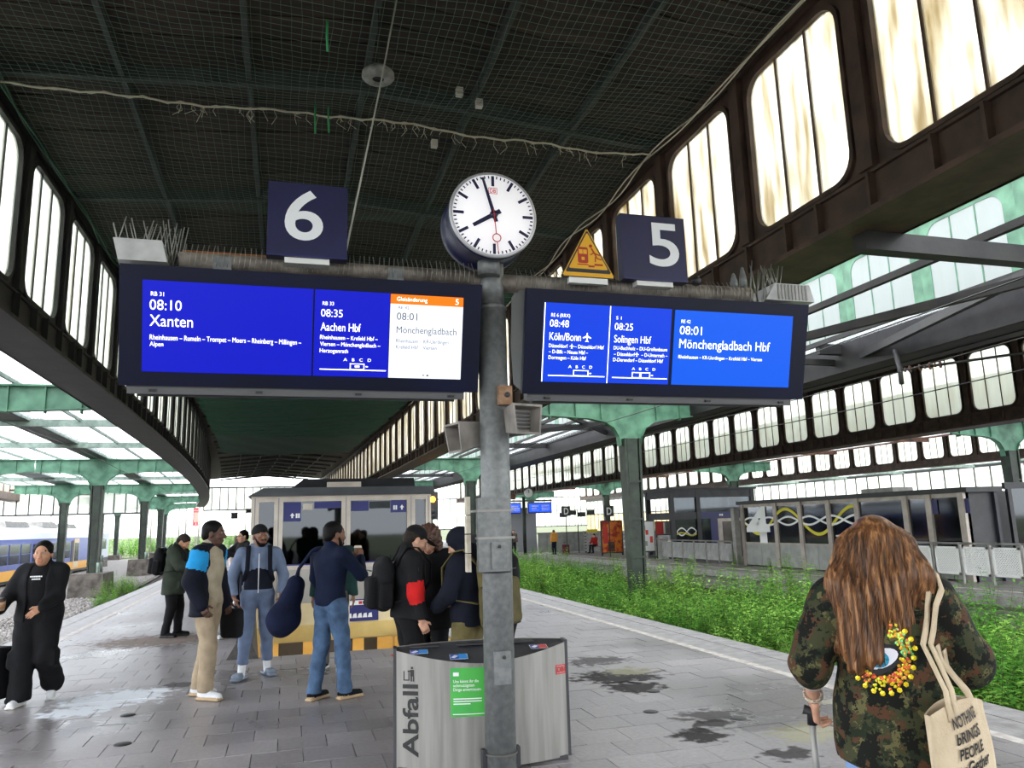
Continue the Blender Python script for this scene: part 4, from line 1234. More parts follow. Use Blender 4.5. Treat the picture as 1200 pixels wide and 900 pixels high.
# end boxes with spikes
for (x, lab) in ((-1.0, 'pale end box with bird spikes on the left arm tip'), (4.10, 'ribbed end box with bird spikes on the right arm tip')):
    e = empty('junction_box', (x, 5.5, 3.50)); tag(e, lab, 'box')
    w = .15 if x < 0 else .17
    MB().hexa([(-w + (.04 if x < 0 else -.10), -.13, 0), (w + .04, -.13, 0), (w + .04, .2, 0), (-w, .2, 0), (-w, -.13, .15), (w, -.13, .15), (w, .2, .15), (-w, .2, .15)]).build('box', mat('box_pale', (196, 196, 196), .5, rgb2=(168, 168, 168), scale=7), e)
    if x > 0:
        for k in range(9): MB().box(-w + .02 + k * .034, -.0 - w + .034 + k * .034, -.138, -.128, .01, .14).build('rib', M_steelgrey, e)
    b = MB()
    for k in range(26):
        sx = random.uniform(-w, w + .12 if x < 0 else w); sx = sx if x < 0 else sx - random.uniform(0, .35)
        sy = random.uniform(-.1, .15)
        b.tube([(sx, sy, .12 if abs(sx) < w else -.02), (sx + random.choice((-.05, .05)), sy, .30 + random.uniform(0, .05))], .004, 3)
    b.build('bird_spike', M_spike, e)['kind'] = 'stuff'
for (x, h) in ((3.60, .14), (3.69, .2)):
    b = MB().lathe([(.035, 0), (.032, h * .5), (.012, h), (0, h + .01)], n=10)
    tag(b.build('arm_stud', M_galv, None, (x, 5.47, 3.6)), 'tapered grey stud standing on the right arm end', 'stud', 'studs on the right arm')

# ------------------------------------------------------------------ departure displays
TILT = math.asin(.2548)
M_scrA = mat('screen_deep_blue', (0, 18, 204), .35, emit=0.5, selflit=True, spec=.25)
M_scrB = mat('screen_blue', (0, 66, 232), .35, emit=0.5, selflit=True, spec=.25)
M_scrB2 = mat('screen_blue_light', (0, 96, 244), .35, emit=0.5, selflit=True, spec=.25)
M_scrW = mat('screen_white', (240, 246, 255), .35, emit=0.66, selflit=True, spec=.25)
M_scrO = mat('screen_orange', (255, 122, 10), .35, emit=0.62, selflit=True, spec=.25)
M_txt = mat('screen_text', (255, 255, 255), .5, emit=.75)
M_txtg = mat('screen_text_grey', (86, 92, 110), .5)
PLANE = [(0, 1), (.10, .85), (.11, .42), (.9, .0), (.9, -.2), (.12, .02), (.10, -.5), (.35, -.78), (.35, -.92), (0, -.82), (-.35, -.92), (-.35, -.78), (-.10, -.5), (-.12, .02), (-.9, -.2), (-.9, .0), (-.11, .42), (-.10, .85)]
def display(x0, wid, label, screens, lines, glyphs):
    root = empty('departure_display', (x0, 5.2, 3.417)); tag(root, label, 'display')
    root.rotation_euler = (TILT, 0, 0)
    H = .785
    MB().box(0, wid, 0, .05, -H, 0).build('bezel', M_bezel, root)
    # housing behind, upright at its back
    def prof(u, v): return (u, v)
    poly = [(.05, -.01), (.05, -H + .01), (.28, -H + .05), (.40, -.45), (.44, -.06), (.30, .0)]
    b = MB(); b.prism(poly, .01, wid - .01, FYZ); b.build('housing', M_house, root, fix=True)
    tr_ = MB().box(.045, wid - .10, .02, .10, -H - .055, -H).build('bottom_tray', M_house, root)
    MB().box(.10, wid - .16, .06, .26, -H - .075, -H - .03).build('underside', M_housed, root)
    for k in range(4): MB().box(.18 + k * (wid - .4) / 3, .225 + k * (wid - .4) / 3, .005, .02, -H - .038, -H - .022).build('latch', M_charcoal, tr_)
    for k in (.25, .75):
        MB().box(wid * k - .06, wid * k + .06, .24, .34, -.03, .10).build('mount', M_galv, root)
    scr = []
    for (u0, u1, v0, v1, m) in screens:
        scr.append(MB().box(u0, u1, -.006, .01, v1, v0).build('screen', m, root))
    for (body, u, vtop, vbot, w, m) in lines:
        # print lies on the screen it belongs to
        sc_ = next((s_ for s_, q in zip(scr, screens) if q[0] - .02 <= u <= q[1]), scr[0])
        link('text_line', text_mesh(body, m, width=w, height=(vtop - vbot), extrude=.0075, bold=0.0, res=3), None, sc_, (u, 0, vbot))
    for (kind, args, m) in glyphs:
        b = MB()
        if kind == 'box': b.box(args[0], args[1], -.008, -.006, args[3], args[2])
        if kind == 'plane':
            cx, cz, s = args
            b.prism([(cx + p * s, cz + q * s) for p, q in PLANE], -.008, -.0062, FXY)
        if kind == 'train':
            u0, u1, z0, z1 = args
            for (a0, a1, c0, c1) in ((u0, u1, z1 - .006, z1), (u0, u0 + .006, z0, z1), (u1 - .006, u1, z0, z1), (u0, u1, z0, z0 + .005)): b.box(a0, a1, -.008, -.006, c0, c1)
        sc_ = scr[0]
        for s_, q in zip(scr, screens):
            uu = args[0]
            if q[0] - .02 <= uu <= q[1] + .02: sc_ = s_; break
        b.build({'box': 'rule', 'plane': 'plane_symbol', 'train': 'train_symbol'}[kind], m, sc_)
    return root
T, G = M_txt, M_txtg
display(-1.065, 2.393, 'wide blue display listing Xanten and Aachen Hbf departures',
        [(.138, 1.207, -.097, -.691, M_scrA), (1.218, 1.730, -.097, -.691, M_scrA), (1.735, 2.257, -.168, -.691, M_scrW), (1.735, 2.257, -.100, -.168, M_scrO)],
        [('RB 31', .188, -.170, -.197, .078, T), ('08:10', .181, -.220, -.287, .193, T), ('Xanten', .182, -.318, -.393, .262, T),
         ('Rheinhausen – Rumeln – Trompet – Moers – Rheinberg – Millingen –', .184, -.448, -.482, .951, T), ('Alpen', .184, -.494, -.524, .082, T),
         ('RB 33', 1.270, -.177, -.202, .076, T), ('08:35', 1.261, -.228, -.281, .146, T), ('Aachen Hbf', 1.261, -.320, -.377, .272, T),
         ('Rheinhausen – Krefeld Hbf –', 1.259, -.407, -.436, .394, T), ('Viersen – Mönchengladbach –', 1.260, -.453, -.482, .412, T), ('Herzogenrath', 1.259, -.499, -.528, .192, T),
         ('A   B   C   D', 1.421, -.562, -.583, .19, T), ('Gleisänderung', 1.778, -.117, -.146, .217, T), ('5', 2.199, -.112, -.152, .024, T),
         ('RE 42', 1.790, -.181, -.203, .077, G), ('08:01', 1.781, -.227, -.279, .145, G), ('Mönchengladbach', 1.782, -.324, -.372, .432, G), ('Rheinhausen – KR-Uerdingen –', 1.781, -.413, -.440, .405, G), ('Krefeld Hbf – Viersen', 1.782, -.457, -.484, .293, G)],
        [('box', (1.261, 1.716, -.640, -.647), T), ('train', (1.466, 1.566, -.642, -.598), T), ('box', (1.50, 1.532, -.612, -.626), T), ('box', (1.575, 1.590, -.614, -.622), T), ('box', (1.977, 1.990, -.664, -.672), G), ('box', (2.006, 2.022, -.664, -.674), M_charcoal)])
display(1.668, 2.446, 'wide blue display listing Köln/Bonn, Solingen and Mönchengladbach departures',
        [(.143, .676, -.098, -.691, M_scrB), (.681, 1.194, -.098, -.689, M_scrB), (1.224, 2.297, -.101, -.689, M_scrB2)],
        [('RE 6 (RRX)', .198, -.176, -.202, .150, T), ('08:48', .190, -.223, -.277, .152, T), ('Köln/Bonn', .192, -.318, -.377, .252, T),
         ('Düsseldorf      – Düsseldorf Hbf', .190, -.404, -.432, .445, T), ('– D-Bilk – Neuss Hbf –', .192, -.448, -.476, .315, T), ('Dormagen – Köln Hbf', .192, -.492, -.520, .301, T),
         ('A   B   C   D', .354, -.561, -.583, .193, T), ('S 1', .724, -.174, -.199, .045, T), ('08:25', .716, -.225, -.279, .153, T), ('Solingen Hbf', .716, -.318, -.375, .311, T),
         ('DU-Buchholz – DU-Großenbaum', .716, -.402, -.430, .454, T), ('– Düsseldorf      – D-Unterrath –', .719, -.449, -.477, .457, T), ('D-Derendorf – Düsseldorf Hbf', .716, -.493, -.521, .423, T),
         ('A   B   C   D', .878, -.563, -.584, .2, T), ('RE 42', 1.280, -.174, -.201, .08, T), ('08:01', 1.271, -.222, -.290, .195, T), ('Mönchengladbach Hbf', 1.273, -.324, -.398, .822, T),
         ('Rheinhausen – KR-Uerdingen – Krefeld Hbf – Viersen', 1.271, -.452, -.480, .758, T)],
        [('plane', (.493, -.348, .037), T), ('plane', (.373, -.418, .019), T), ('plane', (.913, -.462, .019), T), ('box', (.194, .652, -.639, -.646), T), ('train', (.395, .518, -.641, -.597), T), ('box', (.526, .541, -.616, -.624), T),
         ('box', (.715, 1.182, -.642, -.649), T), ('train', (.880, .950, -.644, -.600), T), ('train', (.955, 1.035, -.644, -.600), T), ('box', (1.043, 1.06, -.618, -.626), T), ('box', (.143, .150, -.100, -.690), T), ('box', (.671, .677, -.100, -.690), T)])

# ------------------------------------------------------------------ platform number plates, warning triangle
def number_plate(x0, w, num, nx, nw, label):
    r = empty('platform_sign', (x0, 5.3, 3.575)); tag(r, label, 'sign')
    MB().box(0, w, 0, .09, 0, .545).build('plate', M_signblue, r)
    MB().box(0, w, -.004, 0, .0, .012).build('lower_rim', M_navy, r)
    MB().box(w * .22, w * .78, .02, .14, -.04, 0.004).build('foot', M_white, r)
    link('numeral', text_mesh(num, M_num, width=nw, height=.36, extrude=.006, bold=.012, res=6), None, r, (nx, 0, .13))
number_plate(-.175, .545, '6', .115, .262, 'square dark blue platform sign with a white 6 above the Xanten display')
number_plate(2.50, .565, '5', .235, .265, 'square dark blue platform sign with a white 5 beside the yellow warning triangle')
w = empty('warning_sign', (2.205, 5.3, 3.56)); tag(w, 'yellow triangular warning sign with red train and falling figure', 'sign')
def tri(s, z0, rr=.03):
    pts = []
    V = [(-.225 * s, z0), (.225 * s, z0), (0, z0 + .41 * s)]
    for i in range(3):
        a = Vector(V[i]); p = Vector(V[i - 1]); n = Vector(V[(i + 1) % 3])
        for t in (.8, .4, 0):
            q = a + (p - a).normalized() * rr * t * s
            if t == 0: q = a + ((p - a).normalized() + (n - a).normalized()) * rr * .35 * s
            pts.append((q.x, q.y))
        for t in (.4, .8):
            q = a + (n - a).normalized() * rr * t * s
            pts.append((q.x, q.y))
    return pts
for (s, z, y0, y1, m, nm) in ((1.0, 0, .0, .03, M_charcoal, 'back_plate'), (.97, .008, -.004, 0, mat('warn_yellow', (230, 172, 30), .5), 'yellow_edge'), (.86, .04, -.006, -.004, M_charcoal, 'black_band'), (.73, .07, -.008, -.006, MATS['warn_yellow'], 'yellow_field')):
    b = MB(); b.prism(tri(s, z), y0, y1, FXY); b.build(nm, m, w, fix=True)
M_wred = mat('warn_red', (176, 52, 30), .5)
b = MB(); b.prism(rrect(-.085, .0, .115, .245, .015, 3), -.010, -.008, FXY); b.build('train_symbol', M_wred, w, fix=True)
for (u0, u1, v0, v1) in ((-.075, -.045, .19, .225), (-.04, -.01, .19, .225), (-.055, -.03, .14, .165)): MB().box(u0, u1, -.0115, -.010, v0, v1).build('train_window', MATS['warn_yellow'], w)
b = MB()
for (p, q, t) in (((.03, .24), (.055, .20), .012), ((.055, .20), (.10, .185), .010), ((.05, .205), (.02, .185), .009), ((.055, .2), (.075, .16), .011), ((.075, .16), (.115, .15), .009), ((.06, .17), (.06, .13), .009)):
    b.bar((p[0], -.009, p[1]), (q[0], -.009, q[1]), .002, t, up=(0, 0, 1))
b.lathe([(0, .002), (.014, .002), (.014, 0)], (.025, -.009, .258), n=10, axis='y'); b.build('falling_figure', M_wred, w)
b = MB()
for (u0, u1, v0, v1) in ((-.09, .0, .1, .108), (.0, .05, .085, .1), (.05, .12, .1, .115)): b.box(u0, u1, -.010, -.008, v0, v1)
b.build('platform_symbol', M_wred, w)
MB().box(-.16, .16, .0, .05, -.045, 0.005).build('foot', M_white, w)

# ------------------------------------------------------------------ station clock
ck = empty('station_clock', (1.425, 5.2, 3.965)); tag(ck, 'round white station clock with blue drum on the mast top', 'clock')
R_ = .325
M_cw = mat('clock_white', (238, 236, 240), .4, emit=.25); M_cn = mat('clock_navy', (26, 28, 66), .4); M_cred = mat('clock_red', (200, 48, 40), .5)
MB().lathe([(R_ + .005, .0), (R_ + .012, -.02), (R_ + .012, -.05), (R_ - .005, -.06), (R_ - .005, -.27), (R_ + .01, -.28), (R_ + .01, -.34), (R_ - .03, -.345), (0, -.345)], n=56, axis='y').build('drum', M_cn, ck)
MB().lathe([(R_ - .012, .012), (R_ + .006, .012), (R_ + .012, .0), (R_ + .006, -.01)], n=56, axis='y', caps=False).build('rim', mat('clock_rim', (186, 186, 190), .35, metal=.4), ck)
MB().lathe([(0, .006), (R_ - .008, .006), (R_ - .008, -.01)], n=56, axis='y').build('face', M_cw, ck)
def radial(ang, r0, r1, w, y, w2=None):
    a = math.radians(ang); d = (math.sin(a), math.cos(a)); n = (math.cos(a), -math.sin(a)); w2 = w if w2 is None else w2
    return [(d[0] * r0 - n[0] * w / 2, d[1] * r0 - n[1] * w / 2), (d[0] * r0 + n[0] * w / 2, d[1] * r0 + n[1] * w / 2), (d[0] * r1 + n[0] * w2 / 2, d[1] * r1 + n[1] * w2 / 2), (d[0] * r1 - n[0] * w2 / 2, d[1] * r1 - n[1] * w2 / 2)]
for k in range(60):
    b = MB(); big = k % 5 == 0
    b.prism(radial(k * 6, .226 if big else .285, .306, .022 if big else .009, 0), -.0085, -.006, FXY)
    b.build('hour_mark' if big else 'minute_mark', M_cn, ck, fix=True)
for (nm, ang, r0, r1, w0, w1, y) in (('hour_hand', 238.8, -.06, .185, .036, .028, -.014), ('minute_hand', 344, -.06, .295, .030, .018, -.018)):
    b = MB(); b.prism(radial(ang, r0, r1, w0, 0, w1), y - .003, y, FXY); b.build(nm, M_cn, ck, fix=True)
MB().lathe([(0, .024), (.03, .024), (.03, .006)], n=20, axis='y').build('hub', M_cn, ck)
b = MB(); b.prism(radial(175, -.04, .155, .007, 0), -.026, -.024, FXY); b.prism(radial(175, .215, .30, .006, 0), -.026, -.024, FXY)
a = math.radians(175)
b.lathe([(.034, .003), (.034, -.001), (.027, -.001), (.027, .003), (.034, .003)], (math.sin(a) * .186, -.024, math.cos(a) * .186), n=20, axis='y', caps=False)
b.build('second_hand', M_cred, ck)
def db_logo(parent, x, y, z, h, m):
    w_ = h * 1.42; t = h * .085
    b = MB()
    for (a0, a1, c0, c1) in ((0, w_, 0, t), (0, w_, h - t, h), (0, t, 0, h), (w_ - t, w_, 0, h)): b.box(x + a0, x + a1, y - .001, y, z + c0, z + c1)
    b.build('logo_frame', m, parent)
    link('logo_letters', text_mesh('DB', m, width=w_ * .7, height=h * .62, extrude=.001, bold=.02), None, parent, (x + w_ * .15, y, z + h * .19))
db_logo(ck, -.035, -.0065, .165, .048, mat('db_red', (214, 60, 66), .5))
MB().tube([(.0, .17, -.42), (.0, .17, -.28)], .085, 20).build('neck', M_galv, ck)

# ------------------------------------------------------------------ loudspeakers and small camera on the mast
def horn(loc, rz, label, tilt=0.0, s=1.0):
    r = empty('loudspeaker', loc); r.rotation_euler = (tilt, 0, rz); tag(r, label, 'loudspeaker')
    M_sp = mat('speaker_grey', (148, 142, 136), .6, rgb2=(116, 110, 104), scale=7)
    a, c, h = .125 * s, .085 * s, .11 * s
    fr = [(-a, -.13, h), (a, -.13, h), (a * .82, -.13, -h), (-a * .82, -.13, -h)]
    bk = [(-c, .09, h * .8), (c, .09, h * .8), (c * .8, .09, -h * .7), (-c * .8, .09, -h * .7)]
    inn = [(p[0] * .87, -.13, p[2] * .85) for p in fr]; inb = [(p[0] * .75, -.02, p[2] * .75) for p in fr]
    b = MB(); b.add(fr + bk + inn + inb, [(0, 1, 5, 4), (1, 2, 6, 5), (2, 3, 7, 6), (3, 0, 4, 7), (4, 5, 6, 7), (0, 1, 9, 8), (1, 2, 10, 9), (2, 3, 11, 10), (3, 0, 8, 11), (8, 9, 13, 12), (9, 10, 14, 13), (10, 11, 15, 14), (11, 8, 12, 15), (12, 13, 14, 15)])
    b.build('cabinet', M_sp, r, fix=True)
    for k in range(5): MB().box(-a * .6, a * .6, -.035, -.025, -h * .55 + k * h * .25, -h * .5 + k * h * .25 + .008).build('louvre', M_charcoal, r)
    MB().box(-.03, .03, .09, .2, -.03, .03).build('bracket', M_galv, r)
horn((PX + .16, PY - .14, 2.44), .25, 'beige box loudspeaker facing right on the mast', .0)
horn((PX - .16, PY + .12, 2.36), -1.3, 'beige box loudspeaker facing left behind the mast', .15)
cb = empty('sensor_box', (PX + .06, PY - .12, 2.63)); tag(cb, 'small rusty sensor box above the right loudspeaker', 'sensor')
MB().box(-.05, .05, -.04, .03, -.07, .07).build('box', mat('sensor_rust', (166, 132, 104), .7, rgb2=(126, 92, 66), scale=14), cb)
MB().lathe([(0, .015), (.02, .015), (.02, 0)], (.01, -.04, 0.0), n=12, axis='y').build('lens', M_charcoal, cb)
MB().lathe([(.0, .015), (.03, .012), (.03, 0)], (0, 0, .07), n=12).build('cap', M_galv, cb)
b = MB().box(-.05, .05, -.05, .05, 0, .07).tube([(0, 0, .07), (0, 0, .15)], .02, 8)
tag(MB().lathe([(0, .0), (.035, 0), (.04, .04), (.02, .07), (0, .075)], n=14).build('arm_lamp', M_charcoal, None, (3.2, 5.4, 3.60)), 'small dark round fitting on the arm beside the number 5', 'fitting')

# ------------------------------------------------------------------ litter bin 'Abfall'
M_binsteel = mat('bin_steel', (150, 148, 144), .38, metal=.35, rgb2=(126, 124, 120), scale=2.5, stretch=(6, 6, .4))
M_bindark = mat('bin_dark', (66, 66, 70), .5, rgb2=(54, 54, 58), scale=4)
bn = empty('litter_bin', (1.42, 5.845, 0), -.13); tag(bn, 'large stainless litter bin lettered Abfall behind the mast', 'litter bin')
HL, BU, TIPW = .635, .165, .06
def bin_y(u): return -TIPW - BU * (1 - (u / HL) ** 2)
def bin_z(u): return .725 + .095 * (abs(u) / HL) ** 1.6
N = 24
us = [-HL + 2 * HL * i / N for i in range(N + 1)]
vs = []; fs = []
for u in us: vs += [(u, bin_y(u), 0.02), (u, bin_y(u), bin_z(u)), (u, bin_y(u) + .012, bin_z(u)), (u, bin_y(u) + .012, .02)]
for i in range(N):
    for k in range(4): fs.append((i * 4 + k, i * 4 + (k + 1) % 4, i * 4 + 4 + (k + 1) % 4, i * 4 + 4 + k))
fs += [(0, 1, 2, 3), tuple(N * 4 + k for k in (3, 2, 1, 0))]
b = MB(); b.add(vs, fs); f_ = b.build('front_panel', M_binsteel, bn, fix=True)
vs = []; fs = []
for u in us: vs += [(u, -bin_y(u), 0.02), (u, -bin_y(u), .83), (u, -bin_y(u) - .012, .83), (u, -bin_y(u) - .012, .02)]
for i in range(N):
    for k in range(4): fs.append((i * 4 + k, i * 4 + (k + 1) % 4, i * 4 + 4 + (k + 1) % 4, i * 4 + 4 + k))
fs += [(0, 1, 2, 3), tuple(N * 4 + k for k in (3, 2, 1, 0))]
b = MB(); b.add(vs, fs); b.build('back_panel', M_binsteel, bn, fix=True)
for s in (-1, 1): MB().box(s * HL - .012, s * HL + .012, -TIPW - .005, TIPW + .005, .02, .835).build('end_panel', M_bindark, bn)
vs = []; fs = []
for u in us: vs += [(u, bin_y(u) + .006, bin_z(u) - .004), (u, 0, .775 + .04 * (abs(u) / HL) ** 2), (u, -bin_y(u) - .006, .828)]
for i in range(N):
    for k in range(2): fs.append((i * 3 + k, i * 3 + k + 1, i * 3 + 4 + k, i * 3 + 3 + k))
b = MB(); b.add(vs, fs); b.build('top_hood', M_bindark, bn)
for u0 in (-.42, -.06, .30): MB().box(u0 - .11, u0 + .11, .06, .20, .812, .822).build('opening', M_charcoal, bn)
MB().box(-HL + .02, HL - .02, -.1, .1, 0, .03).build('base', M_bindark, bn)
def on_bin(me, off=.004):
    """wrap flat lettering round the curved front"""
    n = len(me.vertices); co = np.zeros(n * 3); me.vertices.foreach_get('co', co); co = co.reshape(-1, 3)
    for i in range(n):
        u = co[i, 0]; co[i, 1] = bin_y(u) - off
    me.vertices.foreach_set('co', co.ravel()); me.update()
    return me
M_blk = mat('print_black', (26, 26, 28), .5)
me = text_mesh('Abfall', M_blk, width=.49, height=.105, bold=.022)
n = len(me.vertices); co = np.zeros(n * 3); me.vertices.foreach_get('co', co); co = co.reshape(-1, 3)
co = np.stack([-.475 - co[:, 2], co[:, 1], co[:, 0] + .10], 1); me.vertices.foreach_set('co', co.ravel())
link('lettering', on_bin(me), None, bn)
def patch(u0, u1, v0, v1, m, nm, off=.003, n=6):
    b = MB(); vs = []; fs = []
    for i in range(n + 1):
        u = u0 + (u1 - u0) * i / n
        vs += [(u, bin_y(u) - off, v0), (u, bin_y(u) - off, v1)]
    for i in range(n): fs.append((2 * i, 2 * i + 2, 2 * i + 3, 2 * i + 1))
    b.add(vs, fs); return b.build(nm, m, bn)
# waste pictogram: a bin outline and a figure
for (u0, u1, v0, v1) in ((-.575, -.568, .62, .68), (-.54, -.533, .62, .68), (-.575, -.533, .615, .622)): patch(u0, u1, v0, v1, M_blk, 'pictogram_bin', n=1)
for (u0, u1, v0, v1) in ((-.527, -.500, .645, .69), (-.545, -.515, .675, .685), (-.524, -.514, .61, .645), (-.508, -.499, .61, .645), (-.522, -.506, .695, .71)): patch(u0, u1, v0, v1, M_blk, 'pictogram_figure', n=1)
M_pgreen = mat('notice_green', (28, 146, 86), .45, rgb2=(70, 178, 70), scale=2.2, lo=.4, hi=.62)
patch(-.245, .0, .37, .70, M_pgreen, 'green_notice')
for (body, u, v, w_, h) in (('Uns könnt ihr die', -.225, .600, .18, .020), ('schmutzigsten', -.225, .572, .15, .020), ('Dinge anvertrauen.', -.225, .544, .20, .020)):
    me = text_mesh(body, M_num, width=w_, height=h, bold=.01, res=2)
    co = np.zeros(len(me.vertices) * 3); me.vertices.foreach_get('co', co); co = co.reshape(-1, 3); co[:, 0] += u; co[:, 2] += v; me.vertices.foreach_set('co', co.ravel())
    link('notice_text', on_bin(me, .005), None, bn)
for (v_, w_) in ((.487, .2), (.470, .2), (.453, .12)): patch(-.225, -.225 + w_, v_, v_ + .007, M_num, 'small_print', .0045, 4)
patch(-.225, -.185, .645, .67, M_num, 'notice_mark', .0045, 2); patch(-.23, -.005, .385, .39, M_num, 'notice_rule', .0045, 4)
M_dbred = mat('logo_red', (200, 34, 36), .5)
for (u0, u1, v0, v1) in ((.545, .625, .655, .662), (.545, .625, .595, .602), (.545, .552, .595, .662), (.618, .625, .595, .662)): patch(u0, u1, v0, v1, M_dbred, 'logo_frame', n=2)
me = text_mesh('DB', M_dbred, width=.054, height=.038, bold=.03); co = np.zeros(len(me.vertices) * 3); me.vertices.foreach_get('co', co); co = co.reshape(-1, 3); co[:, 0] += .558; co[:, 2] += .61; me.vertices.foreach_set('co', co.ravel())
link('logo_letters', on_bin(me), None, bn)
for (u, m2, m3) in ((-.46, 'st_blue', 'st_cyan'), (-.175, 'st_blue', 'st_cyan'), (.43, 'st_navy', 'st_red')):
    cols = {'st_blue': (58, 92, 190), 'st_cyan': (60, 150, 226), 'st_navy': (44, 58, 150), 'st_red': (206, 60, 66)}
    yq = bin_y(u) + .10; zq = .79 if abs(u) < .3 else .80
    zf = lambda yy: bin_z(u) + (yy - bin_y(u)) / (0 - bin_y(u)) * (.778 + .04 * (abs(u) / HL) ** 2 - bin_z(u)) + .004
    st = empty('sticker', (u, yq, zf(yq)), 0, bn)
    sl = math.atan2(zf(yq + .1) - zf(yq), .1)
    st.rotation_euler = (sl, 0, 0)
    MB().box(-.065, .065, -.05, .05, 0, .001).build('sticker_sheet', M_num, st)
    MB().box(-.062, .0, -.047, .047, .001, .0015).build('sticker_field', mat(m2, cols[m2], .4), st)
    MB().box(.0, .062, -.047, .047, .001, .0015).build('sticker_field', mat(m3, cols[m3], .4), st)
    MB().bar((-.045, -.02, .002), (-.015, .02, .002), .03, .001).build('sticker_print', M_num, st)
# ------------------------------------------------------------------ stair kiosk in the middle of the platform
M_kpost = mat('kiosk_post', (204, 194, 182), .4, metal=.15, rgb2=(182, 172, 162), scale=3)
M_kpanel = mat('kiosk_panel', (176, 172, 166), .45, rgb2=(160, 156, 150), scale=2)
M_cream = mat('stair_cream', (238, 222, 180), .6, rgb2=(226, 206, 158), scale=2)
M_yellow = mat('stair_yellow', (228, 200, 128), .6, rgb2=(212, 180, 104), scale=2)
M_granite = mat('granite', (84, 80, 78), .5, rgb2=(62, 60, 58), scale=20)
M_kblue = mat('kiosk_blue', (34, 38, 108), .4)
KG = screen_glass('kiosk_glass', (70, 82, 90), .03)
KY = 14.5
kk = empty('stair_kiosk', (0, KY, 0)); tag(kk, 'glazed stair kiosk with grey roof in the middle of the platform', 'kiosk')
for (x0, x1) in ((-.60, -.47), (-.21, -.06), (.96, 1.12), (2.15, 2.30), (2.50, 2.60)):
    p_ = MB().box(x0, x1, -.07, .07, 0 if x0 < -.5 or x1 > 2.5 else .02, 2.30).build('post', M_kpost, kk)
    MB().box((x0 + x1) / 2 - .008, (x0 + x1) / 2 + .008, -.075, -.069, .05, 2.28).build('groove', M_steelgrey, p_)
MB().box(-.6, 2.6, -.06, .06, 2.21, 2.31).build('head_rail', M_kpost, kk)
MB().box(-.6, 2.6, -.065, .065, 1.02, 1.09).build('sill_rail', M_kpost, kk)
for (x0, x1) in ((-.47, -.21), (-.06, .96), (1.12, 2.15), (2.30, 2.50)):
    MB().box(x0, x1, -.02, -.005, 1.09, 2.21).build('pane', KG, kk)
    MB().box(x0, x1, -.035, .02, 1.09, 1.115).build('glazing_bead', M_kblue, kk)
for (x0, x1) in ((-.47, .24), (.25, .95), (.96, 1.55), (1.56, 2.14), (2.15, 2.5)):
    MB().box(x0 + .005, x1 - .005, -.045, .02, .44, 1.02).build('lower_panel', M_kpanel, kk)
MB().hexa([(-.66, -.16, 2.31), (2.66, -.16, 2.31), (2.66, 6.2, 2.31), (-.66, 6.2, 2.31), (-.40, -.05, 2.46), (2.66, -.05, 2.46), (2.66, 6.2, 2.46), (-.40, 6.2, 2.46)]).build('roof', mat('kiosk_roof', (92, 94, 98), .45, rgb2=(76, 78, 84), scale=2), kk)
MB().hexa([(0.05, .5, 2.46), (2.4, .5, 2.46), (2.4, 4, 2.46), (.05, 4, 2.46), (.30, .7, 2.66), (2.4, .7, 2.66), (2.4, 4, 2.66), (.30, 4, 2.66)]).build('roof_lantern', M_charcoal, kk)
MB().box(.72, 1.35, .42, .52, 2.47, 2.58).build('roof_plate', M_kpost, kk)
# side walls and an added dark backing
for x in (-.56, 2.54):
    MB().box(x - .02, x + .02, .07, 6.0, .0, .9).build('side_panel', M_kpanel, kk)
    MB().box(x - .01, x + .01, .07, 6.0, .9, 2.31).build('side_pane', KG, kk)
    for y in (1.5, 3.0, 4.5, 6.0): MB().box(x - .05, x + .05, y - .05, y + .05, 0, 2.31).build('post', M_kpost, kk)
MB().box(-.5, 2.5, 3.2, 3.3, 0.0, 2.31).build('dark_backing', mat('kiosk_backing', (44, 52, 56), .6, rgb2=(24, 30, 36), scale=1.6), kk)  # made-up wall behind the panes, put in to make the glass look dark
# signs behind and on the glass
for (x0, x1, z0, z1, m, nm) in ((-.05, .25, 1.86, 2.20, M_kblue, 'blue_sign'), (.28, .45, 2.06, 2.17, M_kpost, 'paper_sheet'), (.48, .95, 2.08, 2.20, M_kblue, 'blue_strip'), (1.13, 1.45, 2.02, 2.20, M_kblue, 'blue_strip'), (1.85, 2.14, 1.98, 2.20, M_kblue, 'blue_sign'), (1.46, 1.84, 2.06, 2.19, MATS['kiosk_backing'], 'dark_strip')):
    MB().box(x0, x1, -.032, -.022, z0, z1).build(nm, m, kk)
for (x0, z0) in ((.16, 1.92), (.20, 1.92), (1.90, 2.03), (1.94, 2.03)): MB().box(x0, x0 + .03, -.0345, -.033, z0, z0 + .08).build('pictogram', M_lwhite, kk)
MB().prism([(2.02, 2.07), (2.06, 2.12), (2.10, 2.07), (2.075, 2.07), (2.075, 2.03), (2.045, 2.03), (2.045, 2.07)], -.0345, -.033, FXY).build('arrow', M_lwhite, kk)
MB().prism([(.06, 1.96), (.10, 2.01), (.14, 1.96), (.115, 1.96), (.115, 1.92), (.085, 1.92), (.085, 1.96)], -.0345, -.033, FXY).build('arrow', M_lwhite, kk)
